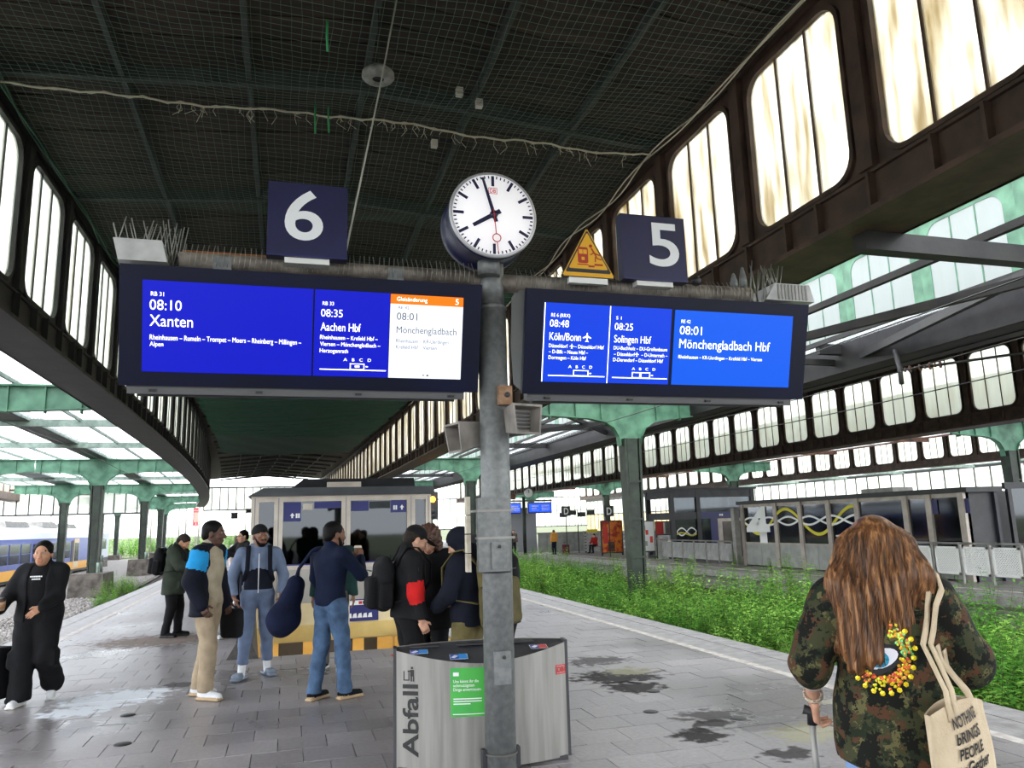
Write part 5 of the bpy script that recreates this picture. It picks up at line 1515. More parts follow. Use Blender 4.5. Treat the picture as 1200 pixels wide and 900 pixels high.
# bulkhead below
MB().box(-.5, 2.5, -.02, .08, .06, .44).build('bulkhead', M_cream, kk)
MB().box(-.5, 2.5, -.06, .14, -.20, .06).build('bulkhead_edge', M_yellow, kk)
MB().box(1.00, 1.63, -.05, -.02, .08, .46).build('direction_sign', M_kblue, kk)
MB().box(1.10, 1.56, -.055, -.05, .36, .44).build('sign_strip', M_lwhite, kk)
MB().box(1.28, 1.34, -.058, -.055, .375, .425).build('sign_mark', M_dbred, kk)
MB().box(1.35, 1.37, -.058, -.055, .375, .425).build('sign_mark', M_charcoal, kk)
for k in range(5): 
    MB().prism([(1.08 + k * .09, .14), (1.16 + k * .09, .14), (1.15 + k * .09, .22), (1.10 + k * .09, .21)], -.055, -.05, FXY).build('pictogram', M_lwhite, kk)
text_obj('lettering', '6', M_lwhite, kk, (1.01, -.053, .3), height=.1, width=.07, bold=.02)
# stone side block and handrail at the stair head
sb_ = empty('stair_parapet', (-.62, 11.55, 0)); tag(sb_, 'dark granite parapet wedge with a pale rail at the stair head', 'parapet')
MB().hexa([(-.12, 0, 0), (.30, -.05, 0), (.16, 2.9, 0), (-.06, 2.9, 0), (-.02, .25, .16), (.20, .2, .16), (.14, 2.9, .42), (-.04, 2.9, .42)]).build('granite_wedge', M_granite, sb_)
MB().box(.04, .12, .30, .38, .1, .95).build('rail_post', M_kpost, sb_)
MB().tube([(.08, .34, .95), (.08, 2.9, .95)], .028, 8).build('handrail', M_kpost, sb_)
MB().box(.06, .10, .42, 2.9, .2, .9).build('side_pane', M_dglass, sb_)
# stairwell
sw_ = empty('stairwell', (0, 0, 0)); tag(sw_, 'cream stairwell with dark steps leading down under the kiosk', 'stairs')
for i in range(20):
    MB().box(-.5, 2.45, 11.6 + i * .30, 11.95 + i * .30, -.17 * (i + 1) - .1, -.17 * (i + 1)).build('step', M_granite, sw_)
for x in (-.53, 2.48): MB().box(x - .03, x + .03, 11.55, 18.6, -3.9, -.02).build('side_wall', M_yellow, sw_)
MB().box(-.5, 2.5, 18.45, 18.6, -3.9, -.05).build('end_wall', M_cream, sw_)
MB().box(-.5, 2.5, 14.66, 18.5, -.24, -.2).build('soffit', M_cream, sw_)
for (x0, x1, m) in ((-.45, -.1, M_yellow), (-.1, .42, M_charcoal), (.42, .85, M_yellow), (.85, 1.12, M_charcoal), (1.12, 1.2, M_yellow), (1.2, 1.5, M_charcoal), (1.5, 1.75, M_yellow), (1.75, 2.05, M_charcoal), (2.05, 2.4, M_yellow)):
    MB().box(x0, x1, 18.38, 18.45, -2.4, -.3).build('lobby_panel', m, sw_)
MB().box(1.9, 2.12, 18.35, 18.38, -1.42, -1.15).build('red_case', M_red, sw_)
lp = empty('stair_lamp', (1.0, 16.2, -.26)); tag(lp, 'warm lamp on the stairwell soffit', 'lamp')
MB().box(-.8, .8, -.12, .12, -.05, .03).build('diffuser', mat('lamp_warm', (255, 226, 176), .5, emit=4), lp)
ld = bpy.data.lights.new('stair_light', 'AREA'); ld.shape = 'RECTANGLE'; ld.size = 1.6; ld.size_y = .3; ld.energy = 22; ld.color = (1, .86, .62)
lo_ = bpy.data.objects.new('stair_light_offscreen', ld); COL.objects.link(lo_); lo_.parent = lp; lo_.location = (0, 0, -.07)
# ------------------------------------------------------------------ people: smooth bodies grown from blended limbs
def V3(*a): return np.array(a, float)
def nrm(v):
    v = np.asarray(v, float); return v / max(np.linalg.norm(v), 1e-9)
def rotm(yaw=0, pitch=0, roll=0):
    """yaw about z, then pitch about x (positive looks down), then roll about y"""
    cy, sy = math.cos(yaw), math.sin(yaw); cp, sp = math.cos(-pitch), math.sin(-pitch); cr, sr = math.cos(roll), math.sin(roll)
    Rz = np.array([[cy, -sy, 0], [sy, cy, 0], [0, 0, 1]]); Rx = np.array([[1, 0, 0], [0, cp, -sp], [0, sp, cp]]); Ry = np.array([[cr, 0, sr], [0, 1, 0], [-sr, 0, cr]])
    return Rz @ Rx @ Ry

class Sdf:
    def __init__(s, k=.02): s.p = []; s.k = k
    def cap(s, a, b, ra, rb=None, k=None, m=0, flat=None, op='add'):
        a = np.asarray(a, float); b = np.asarray(b, float); rb = ra if rb is None else rb
        r = max(ra, rb)
        s.p.append(('cap', (a, b, ra, rb, flat), np.minimum(a, b) - r, np.maximum(a, b) + r, s.k if k is None else k, m, op)); return s
    def ell(s, c, r, R=None, k=None, m=0, op='add'):
        c = np.asarray(c, float); r = np.asarray(r, float); q = r if R is None else np.full(3, r.max())
        s.p.append(('ell', (c, r, R), c - q, c + q, s.k if k is None else k, m, op)); return s
    def box(s, c, h, rad, R=None, k=None, m=0, op='add'):
        c = np.asarray(c, float); h = np.asarray(h, float); q = h if R is None else np.full(3, np.linalg.norm(h))
        s.p.append(('box', (c, h, rad, R), c - q, c + q, s.k if k is None else k, m, op)); return s
    def plane(s, c, n_, k=.01):
        """keep the side the normal points away from"""
        s.p.append(('plane', (np.asarray(c, float), nrm(n_)), None, None, k, 0, 'cut')); return s
    def ev(s, kind, A, P):
        if kind == 'cap':
            a, b, ra, rb, flat = A
            ab = b - a; w = P - a
            t = np.clip((w @ ab) / max(ab @ ab, 1e-9), 0, 1)
            v = w - t[..., None] * ab
            if flat is not None:
                ax, f = flat
                va = v @ ax
                v = v + (va * (1 / f - 1))[..., None] * ax
                return (np.linalg.norm(v, axis=-1) - (ra + (rb - ra) * t)) * (.5 + .5 * f)
            return np.linalg.norm(v, axis=-1) - (ra + (rb - ra) * t)
        if kind == 'ell':
            c, r, R = A; q = P - c
            if R is not None: q = q @ R
            k0 = np.linalg.norm(q / r, axis=-1); k1 = np.linalg.norm(q / (r * r), axis=-1)
            return k0 * (k0 - 1) / np.maximum(k1, 1e-6)
        if kind == 'box':
            c, h, rad, R = A; q = P - c
            if R is not None: q = q @ R
            d = np.abs(q) - (h - rad)
            return np.linalg.norm(np.maximum(d, 0), axis=-1) + np.minimum(d.max(-1), 0) - rad
        c, n_ = A
        return (P - c) @ n_
    def surf(s, vox, noise=None):
        lo = np.min([p[2] for p in s.p if p[6] == 'add'], 0) - 3 * vox - .02
        hi = np.max([p[3] for p in s.p if p[6] == 'add'], 0) + 3 * vox + .02
        n = np.ceil((hi - lo) / vox).astype(int) + 1
        D = np.full(n, .5, np.float32); M = np.zeros(n, np.uint8)
        axs = [lo[i] + vox * np.arange(n[i]) for i in range(3)]
        def sub(i0, i1): return np.stack(np.meshgrid(axs[0][i0[0]:i1[0]], axs[1][i0[1]:i1[1]], axs[2][i0[2]:i1[2]], indexing='ij'), -1)
        for (kind, A, a, b, k, m, op) in s.p:
            if a is None: i0, i1 = np.zeros(3, int), n
            else:
                mg = max(k, .0) + 2.5 * vox + .01
                i0 = np.clip(np.floor((a - mg - lo) / vox).astype(int), 0, n); i1 = np.clip(np.ceil((b + mg - lo) / vox).astype(int) + 1, 0, n)
                if np.any(i1 <= i0): continue
            sl = tuple(slice(i0[j], i1[j]) for j in range(3))
            P = sub(i0, i1); d = s.ev(kind, A, P); cur = D[sl]
            k = max(k, 1e-4)
            if op == 'add':
                M[sl] = np.where(d < cur, m, M[sl])
                h = np.maximum(k - np.abs(d - cur), 0) / k
                D[sl] = np.minimum(d, cur) - h * h * k * .25
            elif op == 'sub':
                d = -d; h = np.maximum(k - np.abs(d - cur), 0) / k
                D[sl] = np.maximum(d, cur) + h * h * k * .25
            else:
                h = np.maximum(k - np.abs(d - cur), 0) / k
                D[sl] = np.maximum(d, cur) + h * h * k * .25
        if noise is not None:
            near = np.abs(D) < .06
            I = np.argwhere(near)
            P = lo + I * vox
            D[near] += noise(P).astype(np.float32)
        S = D < 0
        c8 = [(i, j, k_) for i in (0, 1) for j in (0, 1) for k_ in (0, 1)]
        cnt = np.zeros(n - 1, np.uint8)
        for (i, j, k_) in c8: cnt += S[i:n[0] - 1 + i, j:n[1] - 1 + j, k_:n[2] - 1 + k_]
        I = np.argwhere((cnt > 0) & (cnt < 8))
        vid = np.full(n - 1, -1, np.int32); vid[I[:, 0], I[:, 1], I[:, 2]] = np.arange(len(I))
        cd = np.stack([D[I[:, 0] + i, I[:, 1] + j, I[:, 2] + k_] for (i, j, k_) in c8], 1)
        acc = np.zeros((len(I), 3)); num = np.zeros(len(I))
        for e0 in range(8):
            for e1 in range(e0 + 1, 8):
                df = np.abs(np.array(c8[e0]) - np.array(c8[e1]))
                if df.sum() != 1: continue
                a, b = cd[:, e0], cd[:, e1]; x = (a < 0) != (b < 0)
                t = np.where(x, a / np.where(x, a - b, 1), 0)
                pt = np.array(c8[e0]) + t[:, None] * (np.array(c8[e1]) - np.array(c8[e0]))
                acc += np.where(x[:, None], pt, 0); num += x
        Vv = lo + (I + acc / np.maximum(num, 1)[:, None]) * vox
        vm = M[I[:, 0], I[:, 1], I[:, 2]]
        F = []
        for ax in range(3):
            o = [slice(None)] * 3; o2 = [slice(None)] * 3
            o[ax] = slice(0, n[ax] - 1); o2[ax] = slice(1, n[ax])
            X = S[tuple(o)] != S[tuple(o2)]
            E = np.argwhere(X)
            u, w = [(1, 2), (2, 0), (0, 1)][ax]
            E = E[(E[:, u] > 0) & (E[:, w] > 0) & (E[:, u] < n[u] - 1) & (E[:, w] < n[w] - 1)]
            sg = S[E[:, 0], E[:, 1], E[:, 2]]
            du = np.zeros(3, int); du[u] = 1; dw = np.zeros(3, int); dw[w] = 1
            q = [E - du - dw, E - dw, E, E - du]
            ids = np.stack([vid[c[:, 0], c[:, 1], c[:, 2]] for c in q], 1)
            ids[~sg] = ids[~sg][:, ::-1]
            F.append(ids)
        F = np.concatenate(F) if F else np.zeros((0, 4), int)
        F = F[(F >= 0).all(1)]
        return Vv, F, vm[F[:, 0]]

def arrays_mesh(name, parts, mats, smooth=True):
    """parts: list of (verts, quads, material index per face)"""
    off = 0; Vs = []; Fs = []; Ms = []
    for (v, f, m) in parts:
        Vs.append(v); Fs.append(f + off); Ms.append(m); off += len(v)
    Vs = np.concatenate(Vs); Fs = np.concatenate(Fs); Ms = np.concatenate(Ms)
    me = bpy.data.meshes.new(name)
    me.vertices.add(len(Vs)); me.vertices.foreach_set('co', Vs.astype(np.float32).ravel())
    me.loops.add(len(Fs) * 4); me.loops.foreach_set('vertex_index', Fs.astype(np.int32).ravel())
    me.polygons.add(len(Fs)); me.polygons.foreach_set('loop_start', np.arange(0, len(Fs) * 4, 4, dtype=np.int32))
    try: me.polygons.foreach_set('loop_total', np.full(len(Fs), 4, np.int32))
    except Exception: pass
    for m in mats: me.materials.append(m)
    me.polygons.foreach_set('material_index', Ms.astype(np.int32))
    me.polygons.foreach_set('use_smooth', np.full(len(Fs), smooth))
    me.update(calc_edges=True)
    return me
def folds(amp, seed=0.0, f=9.0):
    def fn(P):
        x, y, z = P[:, 0], P[:, 1], P[:, 2]
        return amp * (np.sin(z * f * 2.1 + 3 * np.sin(x * f + seed) + seed) * .5 + np.sin(x * f * 1.7 + y * f * 1.3 + z * f * .7 + seed * 2) * .35 + np.sin(z * f * 4.3 - x * f * 2.7 + y * f * 2 + seed) * .3)
    return fn

def two_bone(a, t, l1, l2, hint):
    a = np.asarray(a, float); t = np.asarray(t, float); d = t - a; L_ = np.linalg.norm(d)
    L2 = min(max(L_, abs(l1 - l2) + .01), l1 + l2 - .002); dn = d / max(L_, 1e-6)
    t = a + dn * L2
    x = (l1 * l1 - l2 * l2 + L2 * L2) / (2 * L2); h = math.sqrt(max(l1 * l1 - x * x, 0))
    hv = np.asarray(hint, float); hv = hv - dn * (hv @ dn); hv = nrm(hv)
    return a + dn * x + hv * h, t

def hand_sdf(w, d, palm_n, side, curl, spread=.0, thumb=.8, scale=1.0):
    """w wrist, d pointing direction, palm_n out of the palm, side: direction of the thumb"""
    d = nrm(d); pn = nrm(palm_n - d * (np.asarray(palm_n) @ d)); sd = np.cross(d, pn); sd = sd if sd @ np.asarray(side) > 0 else -sd
    R = np.stack([sd, d, pn], 1); q = scale
    S = Sdf(.006)
    S.cap(w - d * .05, w, .025 * q, .024 * q, k=.01)
    S.box(w + d * .045 * q, (.038 * q, .046 * q, .015 * q), .013 * q, R, k=.012)
    for i, (o, ln, r) in enumerate(((.029, .070, .0085), (.010, .080, .0088), (-.010, .074, .0085), (-.028, .058, .0075))):
        b0 = w + d * .085 * q + sd * o * q
        c1 = curl * .8; c2_ = curl * 1.9
        d1 = nrm(d * math.cos(c1) + pn * math.sin(c1) + sd * o * spread * 6); d2 = nrm(d * math.cos(c2_) + pn * math.sin(c2_) + sd * o * spread * 6)
        k1 = b0 + d1 * ln * .5 * q; k2 = k1 + d2 * ln * .5 * q
        S.cap(b0, k1, r * q, r * .95 * q, k=.004); S.cap(k1, k2, r * .95 * q, r * .78 * q, k=.004)
    t0 = w + d * .022 * q + sd * .030 * q
    t1 = t0 + nrm(d * .75 + sd * thumb + pn * .35) * .042 * q; t2 = t1 + nrm(d * .9 + sd * thumb * .35 + pn * (.3 + curl * .5)) * .034 * q
    S.cap(t0, t1, .0115 * q, .0105 * q, k=.008); S.cap(t1, t2, .0105 * q, .008 * q, k=.004)
    return S

SKIN = {'dark': ((88, 58, 44), (70, 44, 34)), 'brown': ((124, 84, 62), (104, 66, 48)), 'tan': ((186, 138, 108), (166, 116, 90)), 'light': ((204, 158, 132), (186, 136, 112))}
def skin_mats(tone):
    c, c2_ = SKIN[tone]
    return [mat('skin_' + tone, c, .55, rgb2=c2_, scale=14, lo=.3, hi=.6), mat('lips_' + tone, tuple(int(v * f) for v, f in zip(c, (.9, .76, .74))), .5), mat('eye_white', (150, 136, 126), .4), mat('eye_dark', (26, 20, 18), .3), mat('brow_dark', (30, 24, 20), .8)]
def head_sdf(c, R, q=1.0, neck=None, beard=False):
    S = Sdf(.02)
    def L(x, y, z): return c + R @ (V3(x, y, z) * q)
    S.ell(L(0, -.012, .035), V3(.076, .098, .086) * q, R)
    S.ell(L(0, .022, -.03), V3(.063, .076, .088) * q, R, k=.03)
    S.ell(L(0, .046, -.088), V3(.040, .040, .028) * q, R, k=.03)
    S.cap(L(-.03, .084, .024), L(.03, .084, .024), .013 * q, k=.015)
    for s in (-1, 1):
        S.ell(L(s * .031, .098, .004), V3(.017, .012, .012) * q, R, k=.008, op='sub')
        S.ell(L(s * .042, .066, -.03), V3(.022, .02, .018) * q, R, k=.02)
        S.ell(L(s * .078, -.006, -.012), V3(.011, .022, .033) * q, R, k=.006)
    S.cap(L(0, .094, .008), L(0, .113, -.032), .009 * q, .014 * q, k=.010)
    for s in (-1, 1): S.ell(L(s * .012, .104, -.036), V3(.010, .010, .008) * q, R, k=.006)
    S.cap(L(-.018, .092, -.064), L(.018, .092, -.064), .0085 * q, k=.004, m=1)
    S.cap(L(-.015, .089, -.077), L(.015, .089, -.077), .009 * q, k=.004, m=1)
    for s in (-1, 1):
        S.ell(L(s * .031, .082, .004), V3(.012, .012, .0065) * q, R, k=.002, m=2)
        S.ell(L(s * .031, .0905, .004), V3(.006, .005, .006) * q, R, k=.001, m=3)
        S.cap(L(s * .018, .093, .027), L(s * .046, .082, .026), .0055 * q, k=.003, m=4)
    if neck is not None:
        S.cap(L(0, -.02, -.07), neck, .054 * q, .062 * q, k=.03)
    return S

class Person:
    def __init__(s, label, pos, rz, H=1.75, lean=0.0, slean=0.0, girth=1.0, sw=.19, tone='tan', head=(0, 0, 0), lh=None, rh=None, le=(-.3, -.8, -.3), re=(.3, -.8, -.3), lf=(-.10, 0, 0), rf=(.10, 0, 0), lfy=.15, rfy=-.15, hipdrop=0.0, group=None, vox=.014, kn=(0, 1, .15), lpitch=0, rpitch=0, hipback=0.0, hs=1.06):
        s.hs = hs
        s.H = H; q = s.q = H / 1.75; s.g = girth; s.tone = tone; s.vox = vox
        s.root = empty('person', (pos[0], pos[1], pos[2] if len(pos) > 2 else 0), rz); tag(s.root, label, 'person', group)
        s.pel = V3(0, -hipback, .962 - hipdrop) * q
        Rl = rotm(0, lean, slean); s.Rl = Rl
        def T(x, y, z): return s.pel + Rl @ (V3(x, y, z) * q)
        s.T = T
        s.chest = T(0, .0, .34); s.nb = T(0, -.012, .515); s.shl = T(-sw, -.01, .458); s.shr = T(sw, -.01, .458)
        yaw, pitch, roll = head
        s.Rh = rotm(yaw, pitch + lean, roll)
        s.hc = s.nb + Rl @ (V3(0, .015, .06) * q) + s.Rh @ (V3(0, .025, .085) * q)
        d_ = lambda v, dflt: np.asarray(v if v is not None else dflt, float)
        s.lh = d_(lh, T(-sw - .06, .05, -.08) / 1.0); s.rh = d_(rh, T(sw + .06, .05, -.08))
        s.ell_, s.lh = two_bone(s.shl, s.lh, .285 * q, .255 * q, le); s.elr, s.rh = two_bone(s.shr, s.rh, .285 * q, .255 * q, re)
        s.hl = s.pel + V3(-.092, 0, -.03) * q; s.hr = s.pel + V3(.092, 0, -.03) * q
        s.al = V3(lf[0], lf[1], lf[2] + .085 * q); s.ar = V3(rf[0], rf[1], rf[2] + .085 * q)
        s.kl, s.al = two_bone(s.hl, s.al, .43 * q, .425 * q, kn); s.kr, s.ar = two_bone(s.hr, s.ar, .43 * q, .425 * q, kn)
        s.lfy, s.rfy, s.lpitch, s.rpitch = lfy, rfy, lpitch, rpitch
    def torso(s, S, off=0.0, m=0):
        q, g = s.q, s.g; ay = s.Rl @ V3(0, 1, 0); T = s.T
        S.ell(s.pel + V3(0, -.005, 0), V3(.158 * g + off, .112 * g + off, .13 + off) * q, s.Rl, k=.05, m=m)
        S.cap(T(0, .0, .05), T(0, 0, .31), (.140 * g + off) * q, (.160 * g + off) * q, k=.05, m=m, flat=(ay, .70 if g < 1.1 else .8))
        S.ell(T(0, 0, .345), V3(.172 * (g * .5 + .5) + off, .112 * g + off, .16 + off * .5) * q, s.Rl, k=.05, m=m)
        S.cap(s.shl + s.Rl @ V3(.03, 0, 0), s.shr - s.Rl @ V3(.03, 0, 0), (.058 + off) * q, k=.05, m=m)
        S.cap(s.nb, T(0, 0, .40), (.06 + off * .6) * q, (.09 + off) * q, k=.05, m=m)
        return S
    def arms(s, S, off=0.0, m=0, cuff=1.0, which='lr'):
        q = s.q
        for c, a, e, h in (('l', s.shl, s.ell_, s.lh), ('r', s.shr, s.elr, s.rh)):
            if c not in which: continue
            S.cap(a, e, (.056 + off) * q, (.043 + off) * q, k=.03, m=m)
            if cuff > 0: S.cap(e, e + (h - e) * cuff, (.042 + off) * q, (.031 + off) * q, k=.03, m=m)
        return S
    def legs(s, S, off=0.0, m=0, flare=0.0, g=None):
        q = s.q; g = s.g if g is None else g
        for a, kk_, f in ((s.hl, s.kl, s.al), (s.hr, s.kr, s.ar)):
            S.cap(a, kk_, (.084 * g + off) * q, (.058 + off) * q, k=.03, m=m)
            S.cap(kk_, f, (.057 + off) * q, (.040 + off + flare) * q, k=.03, m=m)
        return S
    def part(s, name, S, mats, vox=None, noise=None, parent=None, matfn=None):
        v, f, m = S.surf(vox or s.vox, noise)
        if matfn is not None: m = matfn(v[f].mean(1), m)
        mats = mats if isinstance(mats, list) else [mats]
        return link(name, arrays_mesh(name, [(v, f, m)], mats), None, parent or s.root)
    def body(s, lhand=None, rhand=None, beard=None):
        """one continuous figure: trunk and limbs, head with face, hands"""
        S = Sdf(.03); s.torso(S, -.004); s.arms(S, -.003); s.legs(S, -.002)
        parts = [S.surf(.02)]
        hs = head_sdf(s.hc, s.Rh, s.q * s.hs, s.nb)
        parts.append(hs.surf(.0062 if s.vox < .016 else .012))
        for h, e, cfg, sg in ((s.lh, s.ell_, lhand, -1), (s.rh, s.elr, rhand, 1)):
            if cfg is False: continue
            cfg = dict(cfg or {})
            d = cfg.pop('d', None); d = nrm(h - e) if d is None else nrm(d)
            pn = cfg.pop('pn', V3(-sg, 0, 0)); side = cfg.pop('side', V3(0, 1, .1)); cu = cfg.pop('curl', .35)
            parts.append(hand_sdf(h, d, np.asarray(pn, float), np.asarray(side, float), cu, scale=s.q, **cfg).surf(.0052 if s.vox < .016 else .01))
        s.bodyo = link('body', arrays_mesh('body', parts, skin_mats(s.tone)), None, s.root)
        return s.bodyo
    def shoes(s, up, sole, toe=.165, hi=.0, nm='shoe', open_=False, wid=1.0):
        q = s.q
        for a, yaw, pt in ((s.al, s.lfy, s.lpitch), (s.ar, s.rfy, s.rpitch)):
            R = rotm(yaw, pt); b = a - V3(0, 0, .085 * q) if pt == 0 else a - R @ V3(0, 0, .085 * q)
            def L(x, y, z): return b + R @ (V3(x, y, z) * q)
            S = Sdf(.015)
            S.cap(L(0, -.035, .05), L(0, .06, .045), .043 * q * wid, .044 * q * wid, m=0)
            S.cap(L(0, .06, .042), L(0, toe, .036), .044 * q * wid, .038 * q * wid, m=0)
            S.cap(L(0, -.02, .06), L(0, .0, .10 + hi), .045 * q, .046 * q, m=0)
            S.box(L(0, .06, .014), V3(.047 * wid, .140, .015) * q, .012, R, k=.004, m=1)
            S.plane(L(0, 0, .0), R @ V3(0, 0, -1))
            s.part(nm, S, [up, sole], .0085 if s.vox < .016 else .014)
    def hair(s, m, style='short', name='hair', vox=None):
        q = s.q * s.hs; c, R = s.hc, s.Rh
        def L(x, y, z): return c + R @ (V3(x, y, z) * q)
        S = Sdf(.015)
        if style == 'short':
            S.ell(L(0, -.016, .040), V3(.082, .102, .090) * q, R); S.ell(L(0, -.06, -.01), V3(.070, .055, .07) * q, R)
            S.ell(L(0, .105, -.015), V3(.10, .074, .096) * q, R, op='sub', k=.01); S.plane(L(0, 0, -.055), R @ V3(0, .4, -1)); 
        if style == 'tied':
            S.ell(L(0, -.014, .038), V3(.083, .104, .090) * q, R); S.ell(L(0, -.115, .0), V3(.042, .04, .045) * q, R)
            for sg in (-1, 1): S.cap(L(sg * .070, .03, .035), L(sg * .078, -.02, -.02), .018 * q, .012 * q)
            S.ell(L(0, .108, -.012), V3(.080, .074, .098) * q, R, op='sub', k=.01); S.plane(L(0, 0, -.07), R @ V3(0, .6, -1))
        if style == 'bushy':
            S.ell(L(0, -.02, .035), V3(.115, .125, .115) * q, R); S.ell(L(0, -.06, -.06), V3(.10, .08, .11) * q, R)
            for sg in (-1, 1): S.ell(L(sg * .085, .01, -.04), V3(.04, .06, .10) * q, R)
            S.ell(L(0, .125, -.03), V3(.075, .08, .1) * q, R, op='sub', k=.01)
        if style == 'beanie':
            S.ell(L(0, -.012, .050), V3(.086, .108, .092) * q, R); S.cap(L(0, -.012, .02), L(0, -.012, .04), .094 * q, flat=(R @ V3(1, 0, 0), .86))
            S.plane(L(0, 0, .022), R @ V3(0, .05, -1))
        if style == 'cap':
            S.ell(L(0, -.014, .044), V3(.084, .104, .084) * q, R); S.plane(L(0, 0, .030), R @ V3(0, .0, -1))
            S.ell(L(0, .11, .036), V3(.068, .085, .012) * q, R @ rotm(0, .18), k=.006)
        nz = None
        if style == 'bushy': nz = lambda P: .012 * np.sin(P[:, 0] * 90 + np.sin(P[:, 2] * 60)) * np.sin(P[:, 2] * 80 + P[:, 1] * 70)
        return s.part(name, S, m, vox or (.008 if s.vox < .016 else .013), nz)
    def beard(s, m):
        q = s.q * s.hs; c, R = s.hc, s.Rh
        def L(x, y, z): return c + R @ (V3(x, y, z) * q)
        S = Sdf(.012)
        S.ell(L(0, .046, -.090), V3(.047, .048, .036) * q, R)
        for sg in (-1, 1): S.cap(L(sg * .058, .02, -.03), L(sg * .045, .05, -.08), .014 * q, .02 * q)
        S.cap(L(-.03, .093, -.052), L(.03, .093, -.052), .007 * q)
        S.ell(L(0, .098, -.069), V3(.017, .012, .012) * q, R, op='sub', k=.004)
        return s.part('beard', S, m, .0075)

def cloth(name, rgb, d=.78, rough=.85, scale=9): return mat(name, rgb, rough, rgb2=tuple(v * d for v in rgb), scale=scale, bump=.15, bscale=60, lo=.3, hi=.65, spec=.2)
K_black = cloth('cloth_black', (26, 26, 29)); K_black2 = cloth('cloth_black2', (20, 20, 23)); K_navy = cloth('cloth_navy', (22, 30, 58)); K_navyd = cloth('cloth_navy_dark', (20, 24, 38))
K_parka = cloth('cloth_parka', (54, 62, 52)); K_cream = cloth('cloth_cream', (176, 164, 142), .88); K_chino = cloth('cloth_chino', (170, 152, 128), .86); K_blue = cloth('cloth_cyan', (38, 150, 214), .9)
K_hood = cloth('cloth_hoodie', (112, 126, 152), .86); K_jog = cloth('cloth_jogger', (104, 118, 146), .86); K_jean = cloth('cloth_jeans', (84, 110, 144), .72); K_sweat = cloth('cloth_sweater', (16, 26, 52), .8)
K_white = cloth('cloth_white', (220, 222, 226), .92); K_red = cloth('cloth_red', (206, 36, 36), .85); K_olive = cloth('cloth_olive', (112, 102, 66), .78); K_grey = cloth('cloth_grey', (112, 110, 106), .85); K_teal = cloth('cloth_teal', (24, 52, 50), .8)
R_sole = mat('rubber_white', (222, 220, 214), .6); R_blk = mat('rubber_black', (24, 24, 26), .6); R_gum = mat('rubber_tan', (176, 150, 116), .6); R_slide = mat('rubber_grey', (112, 124, 140), .6)
H_black = mat('hair_black', (15, 13, 13), .6, rgb2=(8, 7, 7), scale=60, spec=.15); H_brown = mat('hair_brown', (92, 62, 48), .6, rgb2=(62, 40, 32), scale=60); H_grey = mat('hair_greying', (50, 42, 36), .7, rgb2=(30, 25, 22), scale=70, spec=.15)
CAPM = cloth('cap_black', (24, 24, 26))

def backpack(owner, label, m, m2, hgt=.46, wid=.30, dep=.20, z=.18, back=.12, rz=0, stuffed=1.0, strapm=None, so=0.0):
    """worn on a person's back: kept as a thing of its own, at the place of its wearer"""
    w = owner
    r = empty('backpack', w.root.location, w.root.rotation_euler[2]); tag(r, label, 'backpack')
    R = w.Rl
    def L(x, y, zz): return w.T(x, y, zz * .93)
    S = Sdf(.03)
    S.box(L(0, -back - dep / 2, z + hgt * .5), V3(wid / 2, dep / 2, hgt / 2), min(.085, dep * .48), R)
    S.box(L(0, -back - dep - .02, z + hgt * .34), V3(wid * .4, .05, hgt * .3), .04, R, m=1, k=.012)
    for sg in (-1, 1): S.box(L(sg * wid * .52, -back - dep * .5, z + hgt * .3), V3(.03, dep * .34, hgt * .24), .025, R, m=1, k=.01)
    S.cap(L(-wid * .36, -back - dep * .5, z + hgt * .98), L(wid * .36, -back - dep * .5, z + hgt * .98), .05, k=.03)
    v, f, mm = S.surf(.011, folds(.004, z * 9, 12))
    link('pack_body', arrays_mesh('pack_body', [(v, f, mm)], [m, m2]), None, r)
    b = MB()
    for (x0, x1, zz) in ((-wid * .34, wid * .34, hgt * .62), (-wid * .34, wid * .34, hgt * .80)):
        b.tube([tuple(L(x0, -back - dep - .045, z + zz)), tuple(L(x1, -back - dep - .045, z + zz))], .006, 5)
    b.build('zip', R_blk, r)
    g = w.g
    for sg in (-1, 1):
        pts = [L(sg * .10, -back, z + hgt * .9), L(sg * .125, -.06, .60 + so), L(sg * .125, .05, .585 + so), L(sg * .125, .145 * g + so, .47), L(sg * .13, .150 * g + so, .30), L(sg * (.165 * g + so), .06, .16), L(sg * .14, -back, .10)]
        b = MB(); vs = []; fs = []
        for i, p in enumerate(pts):
            o = R @ V3(.026, 0, 0)
            tn = nrm(pts[min(i + 1, 6)] - pts[max(i - 1, 0)]); nn_ = nrm(np.cross(tn, o)) * .006
            vs += [p - o - nn_, p + o - nn_, p + o + nn_, p - o + nn_]
        for i in range(6):
            for k in range(4): fs.append((i * 4 + k, i * 4 + (k + 1) % 4, i * 4 + 4 + (k + 1) % 4, i * 4 + 4 + k))
        fs += [(0, 1, 2, 3), (27, 26, 25, 24)]
        b.add(vs, fs, True); b.build('strap', strapm or m, r, fix=True)
    b = MB(); b.tube([tuple(L(-.04, -back - .03, z + hgt)), tuple(L(0, -back - .03, z + hgt + .05)), tuple(L(.04, -back - .03, z + hgt))], .008, 6); b.build('grab_loop', R_blk, r)
    return r
def to_world(p, v):
    a = p.root.rotation_euler[2]; c, s_ = math.cos(a), math.sin(a)
    return (p.root.location[0] + v[0] * c - v[1] * s_, p.root.location[1] + v[0] * s_ + v[1] * c, p.root.location[2] + v[2])
